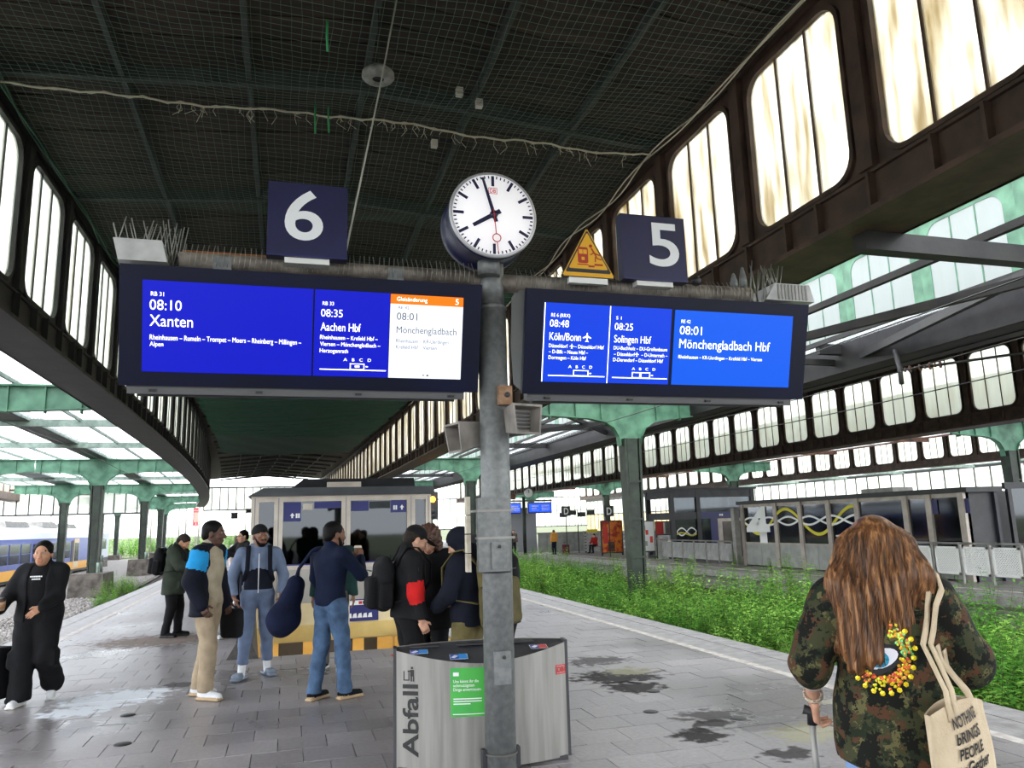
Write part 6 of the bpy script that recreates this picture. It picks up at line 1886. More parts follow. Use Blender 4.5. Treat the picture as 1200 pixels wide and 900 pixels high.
def cup(loc, label, tilt=(0, 0, 0), lid=(228, 222, 210), sleeve=(140, 104, 72), body=(190, 168, 140)):
    r = empty('coffee_cup', loc); r.rotation_euler = tilt; tag(r, label, 'cup')
    MB().lathe([(0, 0), (.027, 0), (.040, .10), (.038, .10), (.026, .004)], n=20).build('cup_body', mat('cup_%d' % sum(body), body, .6), r)
    MB().lathe([(.031, .025), (.033, .025), (.0385, .07), (.037, .07)], n=20, caps=False).build('sleeve', mat('slv_%d' % sum(sleeve), sleeve, .8), r)
    MB().lathe([(.042, .098), (.043, .106), (.038, .112), (.036, .122), (0, .122)], n=20).build('lid', mat('lid_%d' % sum(lid), lid, .5), r)
    return r
def suitcase(loc, rz, label, m, hw=.21, d=.13, h=.58, handle=.95, hm=None, single=False):
    r = empty('suitcase', loc, rz); tag(r, label, 'suitcase')
    S = Sdf(.01); S.box(V3(0, 0, .07 + h / 2), V3(hw, d, h / 2), .05)
    for k in range(5): S.box(V3(-hw * .7 + k * hw * .35, -d, .07 + h / 2), V3(.012, .012, h * .42), .01, m=0, k=.008)
    v, f, mm = S.surf(.011); link('shell', arrays_mesh('shell', [(v, f, mm)], [m]), None, r)
    for x in (-hw + .04, hw - .04):
        for y in (-d + .03, d - .03): MB().tube([(x - .014, y, .032), (x + .014, y, .032)], .032, 12).build('wheel', R_blk, r)
    hm = hm or M_steelgrey
    if single:
        MB().tube([(0, d * .6, h), (0, d * .6, handle)], .014, 10).build('telescopic_rod', hm, r)
        MB().tube([(0, d * .6, handle - .05), (0, d * .6, handle), (0, d * .6 - .03, handle + .01)], .021, 10).build('grip', R_blk, r)
    else:
        for x in (-.07, .07): MB().tube([(x, d * .6, h), (x, d * .6, handle)], .009, 8).build('telescopic_rod', hm, r)
        MB().tube([(-.085, d * .6, handle), (.085, d * .6, handle)], .016, 8).build('grip', R_blk, r)
    return r
# ------------------------------------------------------------------ the travellers
from mathutils.bvhtree import BVHTree
def coat(p, m, off=.03, hem=.85, open_front=0.0, mats=None, extra=None, noise=.006, seed=1.0, collar=.0, name='jacket', arms=True, flare=0.0, cuff=.97, vox=None, armw='lr', matfn=None):
    S = Sdf(.03); p.torso(S, off)
    if arms: p.arms(S, off, cuff=cuff, which=armw)
    q, g = p.q, p.g; ay = p.Rl @ V3(0, 1, 0)
    if hem < .93: S.cap(p.pel + V3(0, 0, .1), V3(p.pel[0], p.pel[1], hem), (.155 * g + off) * q, (.165 * g + off + flare) * q, k=.04, flat=(V3(0, 1, 0), .74 if g < 1.1 else .85))
    if collar: S.cap(p.nb - p.Rl @ V3(0, .005, .02), p.nb + p.Rl @ V3(0, .0, collar), .082 * q, .075 * q, k=.015)
    if extra: extra(S)
    if open_front: S.box(p.T(0, .22, .25), V3(open_front, .16, .6), .02, p.Rl, op='sub', k=.02)
    S.plane(V3(0, 0, hem), V3(0, 0, -1))
    return p.part(name, S, mats or m, vox, folds(noise, seed), matfn=matfn)
def trousers(p, m, off=.02, hem=.07, flare=.0, noise=.006, seed=2.0, extra=None, mats=None, g=None):
    S = Sdf(.03); q = p.q
    S.ell(p.pel + V3(0, -.005, -.01), V3(.158 * p.g + off * .6, .114 * p.g + off * .6, .12) * q, None, k=.04)
    p.legs(S, off, flare=flare, g=g)
    if extra: extra(S)
    S.plane(V3(0, 0, p.pel[2] + .11), V3(0, 0, 1))
    if hem: S.plane(V3(0, 0, hem), V3(0, 0, -1))
    return p.part('trousers', S, mats or m, None, folds(noise, seed, 11))
D2 = math.radians

# 1 woman in black walking towards the lens with cup and trolley
p = Person('woman in black jacket and cargo trousers walking with a coffee cup', (-2.50, 9.55), D2(176), 1.66, girth=1.22, sw=.185, tone='tan', hs=1.14, head=(.05, .04, 0), lh=(-.10, .27, .99), rh=(.28, .27, 1.00), le=(-.45, -.9, -.3), re=(.45, -.9, -.3), rf=(.11, .06, 0), lf=(-.11, -.22, .10), lpitch=-.75 * -1, lfy=.1, rfy=-.1)
p.body(lhand=dict(d=(.55, .45, -.45), pn=(0, -.9, -.3), side=(.3, .3, .9), curl=.3), rhand=dict(d=(.1, .7, .0), pn=(-1, 0, 0), side=(0, 0, 1), curl=.75))
S = Sdf(.03); p.torso(S, .012); S.plane(V3(0, 0, .9), V3(0, 0, -1)); p.part('shirt', S, K_black2)
coat(p, K_black, .036, .84, open_front=.085, collar=.05, seed=1.3)
trousers(p, K_black2, .050, .05, flare=.030, seed=.4, extra=lambda S: [S.box(k_ + V3(sg * .09, .0, -.02), V3(.04, .08, .09), .03) for sg, k_ in ((-1, p.kl), (1, p.kr))])
p.shoes(K_white, R_sole, wid=1.08); p.hair(H_black, 'tied')
for z_, n_ in ((1.295, 7), (1.268, 5)):
    b = MB()
    for k_ in range(n_): b.box(-n_ * .0085 + k_ * .017, -n_ * .0085 + k_ * .017 + .012, .178, .184, z_, z_ + .014)
    b.build('shirt_print', M_lwhite, p.root)['kind'] = 'stuff'
cup(to_world(p, (.235, .345, .99)), 'brown paper coffee cup with a dark lid in the walking woman\'s hand', (D2(18), 0, 0), lid=(52, 40, 34), sleeve=(150, 112, 80), body=(176, 142, 110))
suitcase((-2.93, 9.62, 0), D2(150), 'black trolley suitcase pulled by the woman in black', K_black2, .20, .12, .52, 1.02, R_blk)

# 2 man in a dark green parka looking at his phone
p = Person('man in dark green parka bent over his phone', (-1.82, 14.55), D2(-104), 1.73, lean=.10, girth=1.08, sw=.195, tone='tan', head=(.0, .62, 0), lh=(-.06, .36, 1.17), rh=(.07, .37, 1.16), le=(-.7, -.3, -.6), re=(.7, -.3, -.6), lf=(-.11, .06, 0), rf=(.10, -.06, 0))
p.body(lhand=dict(d=(.3, .8, .4), pn=(.5, -.5, .5), side=(0, 0, 1), curl=.8), rhand=dict(d=(-.3, .8, .4), pn=(-.5, -.5, .5), side=(0, 0, 1), curl=.8))
coat(p, K_parka, .040, .70, collar=.06, flare=.03, seed=2.2, extra=lambda S: [S.box(p.T(sg * .10, .155, -.08), V3(.06, .02, .07), .012, p.Rl, k=.006) for sg in (-1, 1)] + [S.cap(p.nb + V3(-.07, -.06, .0), p.nb + V3(.07, -.06, .0), .05)])
trousers(p, K_black, .026, .05, seed=1.7); p.shoes(K_black2, R_blk); p.hair(H_grey, 'short')
ph = MB().box(-.037, .037, -.005, .005, -.075, .075); o = ph.build('phone', R_blk, None, to_world(p, (.0, .44, 1.22))); o.rotation_euler = (D2(-35), 0, D2(-104)); tag(o, 'black phone held by the man in the green parka', 'phone')
backpack(p, 'black backpack on the man in the green parka', K_black, K_black2, .44, .30, .17, .06, .19, so=.03)
cb_ = MB().tube([tuple(to_world(p, v)) for v in ((.02, .40, 1.14), (.03, .52, 1.05), (.0, .58, 1.25), (-.02, .45, 1.50), (-.03, .15, 1.55))], .005, 5); tag(cb_.build('earphone_cable', M_lwhite), 'thin white earphone cable looping from the phone', 'cable')

# 3 man in cream clothes with a navy and cyan jacket
p = Person('man in cream trousers and open navy jacket with cyan shoulder', (-.79, 9.10), D2(-112), 1.83, girth=1.02, sw=.20, tone='dark', head=(.25, .05, 0), rh=(.24, .06, .96), lh=(-.22, .10, .95), re=(.5, -.9, -.1), le=(-.5, -.8, 0), rf=(.10, .06, 0), lf=(-.10, -.12, 0), rfy=-.25, lfy=-.05)
p.body(rhand=dict(curl=.6, d=(.0, .5, -.8)), lhand=dict(curl=.6))
S = Sdf(.03); p.torso(S, .022); S.cap(p.nb - V3(0, 0, .02), p.nb + V3(0, .01, .055), .080, .072, k=.01); S.plane(V3(0, 0, .96), V3(0, 0, -1)); p.part('shirt', S, K_cream, None, folds(.006, 3))
def cyan(C, m):
    for a_, e_2 in ((p.shr, p.elr), (p.shl, p.ell_)):
        d_2 = e_2 - a_; t_2 = (C - a_) @ d_2 / (d_2 @ d_2)
        near = np.linalg.norm(C - a_ - np.clip(t_2, 0, 1)[:, None] * d_2, axis=1) < .12
        m = np.where(near & (t_2 > -.10) & (t_2 < .56) & ((C[:, 0] - a_[0]) * np.sign(a_[0]) > -.02), 1, m)
    return m
coat(p, None, .038, .84, open_front=.165, mats=[K_navyd, K_blue], matfn=cyan, seed=4.1, flare=.015, noise=.008)
trousers(p, K_chino, .024, .075, flare=.012, seed=2.5); p.shoes(K_white, R_gum, wid=1.05); p.hair(H_black, 'short')
bg = Sdf(.03); bg.box(V3(0, 0, 0), V3(.07, .12, .16), .05); v_, f_, m_ = bg.surf(.011, folds(.004, 2)); r_ = empty('shoulder_bag', to_world(p, (-.315, .13, .715)), D2(-112)); tag(r_, 'small black bag hanging from the hand of the man in cream', 'bag')
link('bag_body', arrays_mesh('bag_body', [(v_, f_, m_)], [K_black]), None, r_); MB().tube([(0, -.05, .15), (.08, -.02, .22), (.08, .02, .22), (0, .05, .15)], .008, 6).build('handle', K_black, r_)

# 4 man in a grey-blue tracksuit, beanie, slides
p = Person('bearded man in grey-blue tracksuit, black beanie and slides', (-.31, 10.12), D2(182), 1.77, girth=1.0, sw=.20, tone='brown', head=(.42, -.10, 0), lh=(-.27, .10, .92), rh=(.27, .10, .93), le=(-.9, -.5, 0), re=(.9, -.5, 0), lf=(-.13, -.10, 0), rf=(.16, .12, 0), lfy=.35, rfy=-.4)
p.body(lhand=dict(d=(.4, .3, -.8), curl=.3), rhand=dict(d=(-.4, .3, -.8), curl=.3))
def hoodx(S):
    S.cap(p.nb + V3(-.085, -.03, .02), p.nb + V3(.085, -.03, .02), .05); S.cap(p.nb + V3(-.08, .03, .0), p.nb + V3(.08, .03, .0), .035)
S = Sdf(.03); p.torso(S, .022); p.arms(S, .02, cuff=.97); hoodx(S); S.plane(V3(0, 0, .96), V3(0, 0, -1))
p.part('hoodie', S, [K_hood, K_navyd], None, folds(.005, 1.1), matfn=lambda C, m: np.where((C[:, 2] > 1.02) & (C[:, 2] < 1.27 - .25 * np.abs(C[:, 0])) & (np.abs(C[:, 0]) < .165), 1, m))
MB().box(-.004, .004, .157, .163, .98, 1.44).build('zip', M_lwhite, p.root)
trousers(p, K_jog, .022, .17, flare=-.004, seed=3.3)
S = Sdf(.01); 
for a_, k_ in ((p.al, p.kl), (p.ar, p.kr)): S.cap(a_ + (k_ - a_) * .45, a_ + (k_ - a_) * .0, .048, .044); S.cap(a_ + V3(0, 0, -.03), a_ + V3(0, .10, -.05), .040, .035)
S.plane(V3(0, 0, .02), V3(0, 0, -1)); p.part('sock', S, K_white, .010)
for a_, yw in ((p.al, p.lfy), (p.ar, p.rfy)):
    R = rotm(yw); b_ = a_ - V3(0, 0, .085); S = Sdf(.012)
    S.box(b_ + R @ V3(0, .055, .018), V3(.052, .15, .018), .016, R); S.cap(b_ + R @ V3(-.045, .10, .04), b_ + R @ V3(.045, .10, .04), .030, flat=None); S.box(b_ + R @ V3(0, .10, .055), V3(.052, .06, .028), .025, R)
    p.part('slide', S, R_slide, .009)
p.hair(CAPM, 'beanie', name='beanie'); p.beard(H_black)
backpack(p, 'dark backpack worn by the man in the tracksuit', K_navyd, K_black, .42, .28, .14, .10, .155)

# 5 man hidden behind the coffee drinker
p = Person('curly haired man partly hidden behind the man drinking coffee', (.60, 10.25), D2(168), 1.74, tone='brown', head=(-.2, .03, 0), sw=.19, lf=(-.09, .05, 0), rf=(.12, -.05, 0))
p.body(); coat(p, K_teal, .024, .88, seed=5, name='sweater'); trousers(p, K_grey, .022, .06, seed=5.1); p.shoes(K_black2, R_sole); p.hair(H_black, 'bushy')

# 6 man drinking coffee, seen from behind
p = Person('man in navy sweater and jeans drinking coffee, back turned', (.46, 8.46), D2(-52), 1.78, girth=1.04, sw=.20, tone='brown', head=(-.25, .06, 0), rh=(.12, .30, 1.39), re=(.55, .30, -1.0), lh=(-.27, .16, .95), le=(-.9, -.1, 0), rf=(.12, .10, 0), lf=(-.12, -.10, 0), rfy=-.2, lfy=.1)
p.body(rhand=dict(d=(-.25, .15, 1.0), pn=(-.9, .3, 0), side=(-.2, -.9, .2), curl=.75), lhand=dict(curl=.5))
coat(p, K_sweat, .020, .93, seed=6, noise=.006, name='sweater', collar=.02)
trousers(p, K_jean, .020, .07, flare=.012, noise=.009, seed=6.2); p.shoes(K_black2, R_gum); p.hair(H_black, 'short'); p.beard(H_black)
cup(to_world(p, (.055, .325, 1.40)), 'paper coffee cup with white lid held to the mouth', (D2(0), 0, 0), lid=(236, 228, 214), sleeve=(126, 92, 60), body=(120, 90, 60))
r_ = empty('duffel_bag', to_world(p, (-.30, -.25, .97)), D2(-52)); tag(r_, 'navy duffel bag slung behind the man in jeans', 'bag')
S = Sdf(.05); S.cap(V3(0, -.12, -.18), V3(0, .04, .16), .15, .11, flat=(V3(1, 0, 0), .7)); S.ell(V3(0, -.10, -.15), V3(.13, .20, .15)); v_, f_, m_ = S.surf(.012, folds(.006, 8)); link('bag_body', arrays_mesh('bag_body', [(v_, f_, m_)], [K_navy]), None, r_)
MB().tube([(.0, .0, .14), (.05, .04, .34), (.15, .12, .515), (.20, .25, .545), (.23, .38, .50), (.25, .42, .36)], .018, 8).build('strap', K_navy, r_); MB().box(-.03, .03, -.235, -.225, -.2, -.05).build('zip', M_steelgrey, r_)

# 7 man in a cap
p = Person('man in black cap and black jacket with a red elbow', (1.08, 7.22), D2(-84), 1.73, girth=1.0, sw=.19, tone='light', head=(.05, .42, 0), lean=.03, rh=(.21, .07, .87), lh=(-.21, .08, .88), re=(.5, -.9, 0), le=(-.5, -.9, 0), rf=(.10, 0, 0), lf=(-.10, .0, 0))
p.body(rhand=dict(curl=.9, d=(0, .4, -.8)), lhand=dict(curl=.6))
coat(p, None, .034, .90, mats=[K_black, K_red], collar=.06, seed=7.2, matfn=lambda C, m: np.where((np.linalg.norm((C - p.elr - (p.shr - p.elr) * .05) * V3(1, 1, .8), axis=1) < .105) & (C[:, 0] > p.elr[0] + .0), 1, m))
MB().tube([tuple(p.shr + (p.elr - p.shr) * t + V3(.078 - .01 * t, .02, 0)) for t in (.1, .4, .75)], .004, 5).build('piping', M_steelgrey, p.root)
trousers(p, K_black2, .024, .06, seed=7.7); p.shoes(K_black2, R_blk); p.hair(H_grey, 'short'); p.hair(CAPM, 'cap', name='cap')
backpack(p, 'black backpack on the man with the red elbow', K_black, K_black2, .46, .29, .17, .03, .155, so=.03)
# 8 auburn haired person
p = Person('auburn haired person in a black coat between cap and hood', (1.40, 7.78), D2(150), 1.72, sw=.18, tone='light', head=(.2, .45, 0), lean=.06, lf=(-.09, 0, 0), rf=(.09, 0, 0), lh=(-.18, .22, 1.0), rh=(.18, .22, 1.0))
p.body(); coat(p, K_black2, .030, .72, seed=8, flare=.02, name='coat'); trousers(p, K_black, .02, .06, seed=8.1); p.shoes(K_black2, R_blk); p.hair(H_brown, 'bushy')
# 9 hooded traveller with the olive rucksack
p = Person('traveller with dark hood up carrying an olive rucksack', (1.60, 7.0), D2(50), 1.68, girth=1.04, sw=.19, tone='light', head=(.1, .35, 0), lean=.06, lh=(-.16, .24, 1.00), rh=(.17, .24, 1.02), le=(-.7, -.6, -.2), re=(.7, -.6, -.2), lf=(-.1, 0, 0), rf=(.1, .0, 0))
p.body(lhand=dict(curl=.8), rhand=dict(curl=.8))
def hd_(S):
    c_, R_h = p.hc, p.Rh
    S.ell(c_ + R_h @ V3(0, -.02, .03), V3(.108, .125, .12), R_h); S.cap(c_ + R_h @ V3(0, -.05, -.07), p.nb, .10, .11)
    S.ell(c_ + R_h @ V3(0, .13, -.015), V3(.078, .10, .10), R_h, op='sub', k=.01)
coat(p, K_navyd, .036, .82, seed=9, extra=hd_)
trousers(p, K_olive, .030, .06, seed=9.2, extra=lambda S: [S.box(k_ + V3(sg * .08, 0, .10), V3(.03, .07, .09), .025) for sg, k_ in ((-1, p.kl), (1, p.kr))]); p.shoes(K_black2, R_blk)
rk = backpack(p, 'large olive rucksack with side pouches on the hooded traveller', K_olive, cloth('cloth_olive_dark', (92, 84, 54)), .66, .36, .24, -.12, .175, so=.03)
S = Sdf(.02); S.cap(p.T(-.15, -.31, .58), p.T(.15, -.31, .58), .085); v_, f_, m_ = S.surf(.012, folds(.004, 3)); link('top_roll', arrays_mesh('top_roll', [(v_, f_, m_)], [K_olive]), None, rk)
for sg in (-1, 1): MB().tube([tuple(p.T(sg * .09, -.30, .66)), tuple(p.T(sg * .10, -.415, .45)), tuple(p.T(sg * .10, -.42, .1)), tuple(p.T(sg * .10, -.36, -.13))], .010, 5).build('compression_strap', K_black, rk)
# 10 person mostly hidden by the mast
p = Person('person in a dark jacket half hidden behind the mast', (2.04, 7.35), D2(86), 1.66, sw=.19, tone='light', lf=(-.1, 0, 0), rf=(.1, 0, 0), lh=(-.2, .2, .95), rh=(.2, .15, .92))
p.body(); coat(p, K_black, .034, .78, seed=10); trousers(p, K_black2, .022, .06, seed=10.1); p.shoes(K_black2, R_blk); p.hair(H_black, 'short')
# 11 man with glasses
p = Person('man with glasses in a black jacket holding a small camera', (-.82, 17.0), D2(128), 1.74, sw=.20, tone='light', head=(-.15, .03, 0), lh=(-.12, .42, 1.28), rh=(.14, .44, 1.29), le=(-.7, -.3, -.6), re=(.7, -.3, -.6))
p.body(lhand=dict(curl=.8), rhand=dict(curl=.8)); coat(p, K_black, .032, .86, seed=11); trousers(p, K_navyd, .02, .06, seed=11.1); p.shoes(K_black2, R_sole); p.hair(H_black, 'short')
def LH(x, y, z): return tuple(p.hc + p.Rh @ V3(x, y, z))
b = MB()
for sg in (-1, 1):
    b.tube([LH(sg * .031 + .022 * math.cos(t * PI / 5), .104, .004 + .017 * math.sin(t * PI / 5)) for t in range(11)], .0028, 4)
    b.tube([LH(sg * .053, .102, .008), LH(sg * .078, .02, .008)], .0028, 4)
b.tube([LH(-.009, .106, .006), LH(.009, .106, .006)], .0028, 4); b.build('glasses', R_blk, p.root)
cm = empty('camera', to_world(p, (.01, .53, 1.31)), D2(128)); tag(cm, 'small black camera held up by the man with glasses', 'camera'); MB().box(-.06, .06, -.03, .03, -.04, .04).build('camera_body', R_blk, cm); MB().lathe([(.03, 0), (.03, .06), (.02, .06)], n=14, axis='y').build('lens', R_blk, cm)
# 12 person in a pale top
p = Person('person in a pale pink top standing behind the man with glasses', (-1.12, 20.6), D2(-150), 1.60, sw=.17, tone='light', vox=.018)
p.body(); coat(p, cloth('cloth_pale', (222, 206, 206), .92), .02, .88, seed=12, name='top'); trousers(p, K_navyd, .02, .5, seed=12.1); p.shoes(K_white, R_sole); p.hair(H_brown, 'bushy', vox=.014)
# 13 child
p = Person('child in a dark coat and jeans with a red bag', (-.93, 13.95), D2(120), 1.08, sw=.19, tone='light', head=(0, .3, 0), lh=(-.14, .22, .62), rh=(.14, .2, .6), lf=(-.07, .03, 0), rf=(.07, -.04, 0), vox=.012)
p.body(); coat(p, K_navyd, .040, .50, seed=13); trousers(p, K_jean, .02, .04, seed=13.1); p.shoes(K_white, R_sole); p.hair(H_brown, 'short')
r_ = empty('red_bag', to_world(p, (.0, .22, .38)), D2(120)); tag(r_, 'red cloth bag held by the child', 'bag'); S = Sdf(.03); S.box(V3(0, 0, 0), V3(.11, .06, .15), .05); v_, f_, m_ = S.surf(.011, folds(.006, 5)); link('bag_body', arrays_mesh('bag_body', [(v_, f_, m_)], [K_red]), None, r_); MB().tube([(-.06, 0, .14), (-.04, 0, .24), (.04, 0, .24), (.06, 0, .14)], .007, 6).build('handle', K_red, r_)
# 15-17 far platform
p = Person('distant traveller in an orange-yellow jacket on the far platform', (15.85, 45.6, Z4), D2(20), 1.50, vox=.022, tone='light'); p.body(); coat(p, cloth('cloth_amber', (226, 160, 76), .88), .05, .78, seed=14, vox=.02); trousers(p, K_navyd, .02, .05); p.shoes(K_black2, R_blk); p.hair(H_brown, 'short')
suitcase((16.45, 45.2, Z4), D2(25), 'dark red suitcase beside the distant traveller', cloth('case_wine', (96, 32, 52)), .20, .14, .52, .72)
p = Person('distant seated person in dark clothes with a red jacket', (18.6, 45.7, Z4), D2(120), 1.58, hipdrop=.44, hipback=.0, lf=(-.13, .42, 0), rf=(.13, .44, 0), lean=.15, vox=.022, tone='light', lh=(-.1, .35, .62), rh=(.14, .38, .6)); p.body(); coat(p, cloth('cloth_redj', (186, 44, 40)), .03, .36, seed=15, vox=.02); trousers(p, K_black2, .02, .05); p.shoes(K_black2, R_blk); p.hair(H_black, 'short')
st_ = empty('stool', (18.62, 45.68, Z4), 0); tag(st_, 'small bench seat under the distant seated person', 'seat'); MB().box(-.4, .4, -.2, .2, .36, .42).build('seat', M_steelgrey, st_); [MB().box(x - .03, x + .03, -.03, .03, 0, .36).build('leg', M_steelgrey, st_) for x in (-.3, .3)]
p = Person('distant person in grey-brown clothes beside the shelter', (13.65, 47.0, Z4), D2(170), 1.55, vox=.022, tone='light'); p.body(); coat(p, cloth('cloth_taupe', (112, 96, 88)), .04, .8, seed=16, vox=.02); trousers(p, K_black, .02, .05); p.shoes(K_black2, R_blk); p.hair(H_brown, 'short')

# ------------------------------------------------------------------ woman in camouflage jacket, close at the right
def camo_mat():
    m = bpy.data.materials.new('camouflage'); m.use_nodes = True; nt = m.node_tree; L = nt.links
    b = nt.nodes['Principled BSDF']; b.inputs['Roughness'].default_value = .85; b.inputs['Specular IOR Level'].default_value = .2
    tc = nt.nodes.new('ShaderNodeTexCoord')
    nf = nt.nodes.new('ShaderNodeTexNoise'); nf.inputs['Scale'].default_value = 90; L.new(tc.outputs['Object'], nf.inputs['Vector'])
    cur = None
    for i, (sc, col, th) in enumerate(((14, (58, 60, 40), 0), (13, (34, 42, 30), .50), (15, (80, 54, 38), .545), (19, (92, 88, 58), .59), (17, (20, 21, 18), .545))):
        if cur is None:
            rgb = nt.nodes.new('ShaderNodeRGB'); rgb.outputs[0].default_value = lin(col) + (1,); cur = rgb.outputs[0]; continue
        mp = nt.nodes.new('ShaderNodeMapping'); mp.inputs['Location'].default_value = (i * 3.7, i * 1.9, i * 5.1); L.new(tc.outputs['Object'], mp.inputs[0])
        nz = nt.nodes.new('ShaderNodeTexNoise'); nz.inputs['Scale'].default_value = sc; nz.inputs['Detail'].default_value = 3; L.new(mp.outputs[0], nz.inputs['Vector'])
        ad = nt.nodes.new('ShaderNodeMath'); ad.operation = 'MULTIPLY_ADD'; ad.inputs[1].default_value = .34; L.new(nf.outputs['Fac'], ad.inputs[0]); L.new(nz.outputs['Fac'], ad.inputs[2])
        mr = nt.nodes.new('ShaderNodeMapRange'); mr.inputs['From Min'].default_value = th + .165; mr.inputs['From Max'].default_value = th + .185; L.new(ad.outputs[0], mr.inputs['Value'])
        mx = nt.nodes.new('ShaderNodeMix'); mx.data_type = 'RGBA'; L.new(mr.outputs[0], mx.inputs[0]); L.new(cur, mx.inputs[6]); mx.inputs[7].default_value = lin(col) + (1,); cur = mx.outputs[2]
    L.new(cur, b.inputs['Base Color'])
    return m
M_camo = camo_mat()
p = Person('woman with long auburn hair in a camouflage jacket', (2.27, 2.62), D2(-36), 1.69, girth=1.06, sw=.185, tone='light', head=(-.02, .06, 0), lh=(-.285, .12, .95), rh=(.12, .26, 1.12), le=(-.3, -.9, 0), re=(.75, -.5, -.5), lf=(-.10, 0, 0), rf=(.10, .02, 0), vox=.011)
p.body(lhand=dict(curl=.95, d=(0, .35, -.9), pn=(.9, .2, 0), side=(0, 1, 0)), rhand=dict(curl=.8))
def jx(S):
    S.cap(p.elr + V3(.01, 0, -.01), p.elr + (p.rh - p.elr) * .55, .094, .076, k=.03); S.cap(p.shr, p.elr, .092, .090, k=.03); S.cap(p.shl, p.ell_, .092, .082, k=.03)
    S.cap(p.nb + V3(-.06, -.02, .0), p.nb + V3(.06, -.02, .0), .075)
jk = coat(p, M_camo, .036, .77, seed=17, noise=.009, flare=.02, vox=.010, extra=jx, armw='r', cuff=.8)
S = Sdf(.03); S.cap(p.shl, p.ell_, .088, .078); S.cap(p.ell_, p.ell_ + (p.lh - p.ell_) * .18, .076, .066); p.part('sleeve', S, M_camo, .010, folds(.006, 3))
S = Sdf(.01); S.cap(p.ell_ + (p.lh - p.ell_) * .16, p.ell_ + (p.lh - p.ell_) * .36, .055, .050); p.part('cuff', S, K_white, .009)
b = MB(); w0 = p.lh + (p.ell_ - p.lh) * .16; dw = nrm(p.ell_ - p.lh)
for k_ in (0, .012):
    c_ = w0 + dw * k_; u_ = nrm(np.cross(dw, V3(0, 1, .2))); v2_ = np.cross(dw, u_)
    b.tube([tuple(c_ + (u_ * math.cos(t * PI / 8) + v2_ * math.sin(t * PI / 8)) * .036) for t in range(17)], .0042, 5)
b.build('bracelet', mat('beads', (120, 84, 60), .5, rgb2=(214, 200, 180), scale=160), p.root)
trousers(p, cloth('cloth_lightjeans', (128, 160, 206), .85), .022, .06, seed=17.2); p.shoes(K_white, R_sole)
# hair: a long falling mass with strands
S = Sdf(.04); c_, R_h = p.hc, p.Rh
def L(x, y, z): return c_ + R_h @ V3(x, y, z)
S.ell(L(0, -.012, .034), V3(.094, .112, .098), R_h)
S.ell(L(0, -.07, -.06), V3(.115, .075, .13), R_h)
for (x0, x1, y1, z1, r0, r1) in ((-.075, -.165, -.100, -.36, .055, .050), (-.03, -.125, -.140, -.44, .070, .048), (.03, -.05, -.148, -.40, .070, .045), (.075, .065, -.130, -.29, .060, .045), (.085, .165, -.07, -.23, .050, .034), (-.085, -.185, -.05, -.30, .045, .036)):
    S.cap(L(x0, -.05, .0), L((x0 + x1) / 2, -.10, z1 * .45), r0, r0, k=.05); S.cap(L((x0 + x1) / 2, -.10, z1 * .45), L(x1, y1, z1), r0, r1 * .75, k=.05)
S.ell(L(0, .10, -.05), V3(.075, .085, .12), R_h, op='sub', k=.02)
def strand_noise(P):
    a = np.arctan2(P[:, 0] - c_[0], -(P[:, 1] - c_[1] - .05)) * 1.0
    fade = np.clip((c_[2] + .095 - P[:, 2]) / .09, 0, 1)
    return fade * (.006 * np.sin(a * 46 + 2.5 * np.sin(P[:, 2] * 14)) + .004 * np.sin(a * 101 + 3 * np.sin(P[:, 2] * 9 + 1)) + .006 * np.sin(a * 9 + P[:, 2] * 12))
M_hair = bpy.data.materials.new('hair_auburn'); M_hair.use_nodes = True
nt = M_hair.node_tree; bs = nt.nodes['Principled BSDF']; bs.inputs['Roughness'].default_value = .42; bs.inputs['Specular IOR Level'].default_value = .35
tc = nt.nodes.new('ShaderNodeTexCoord'); mp = nt.nodes.new('ShaderNodeMapping'); mp.inputs['Scale'].default_value = (70, 40, 2.2); nt.links.new(tc.outputs['Object'], mp.inputs[0])
nz = nt.nodes.new('ShaderNodeTexNoise'); nz.inputs['Scale'].default_value = 1.0; nz.inputs['Detail'].default_value = 5; nt.links.new(mp.outputs[0], nz.inputs['Vector'])
rp = nt.nodes.new('ShaderNodeValToRGB'); rp.color_ramp.elements[0].position = .32; rp.color_ramp.elements[0].color = lin((58, 38, 24)) + (1,); rp.color_ramp.elements[1].position = .72; rp.color_ramp.elements[1].color = lin((184, 134, 88)) + (1,)
e_ = rp.color_ramp.elements.new(.52); e_.color = lin((112, 74, 46)) + (1,)
nt.links.new(nz.outputs['Fac'], rp.inputs[0]); nt.links.new(rp.outputs[0], bs.inputs['Base Color'])
hair_o = p.part('hair', S, M_hair, .0075, strand_noise)
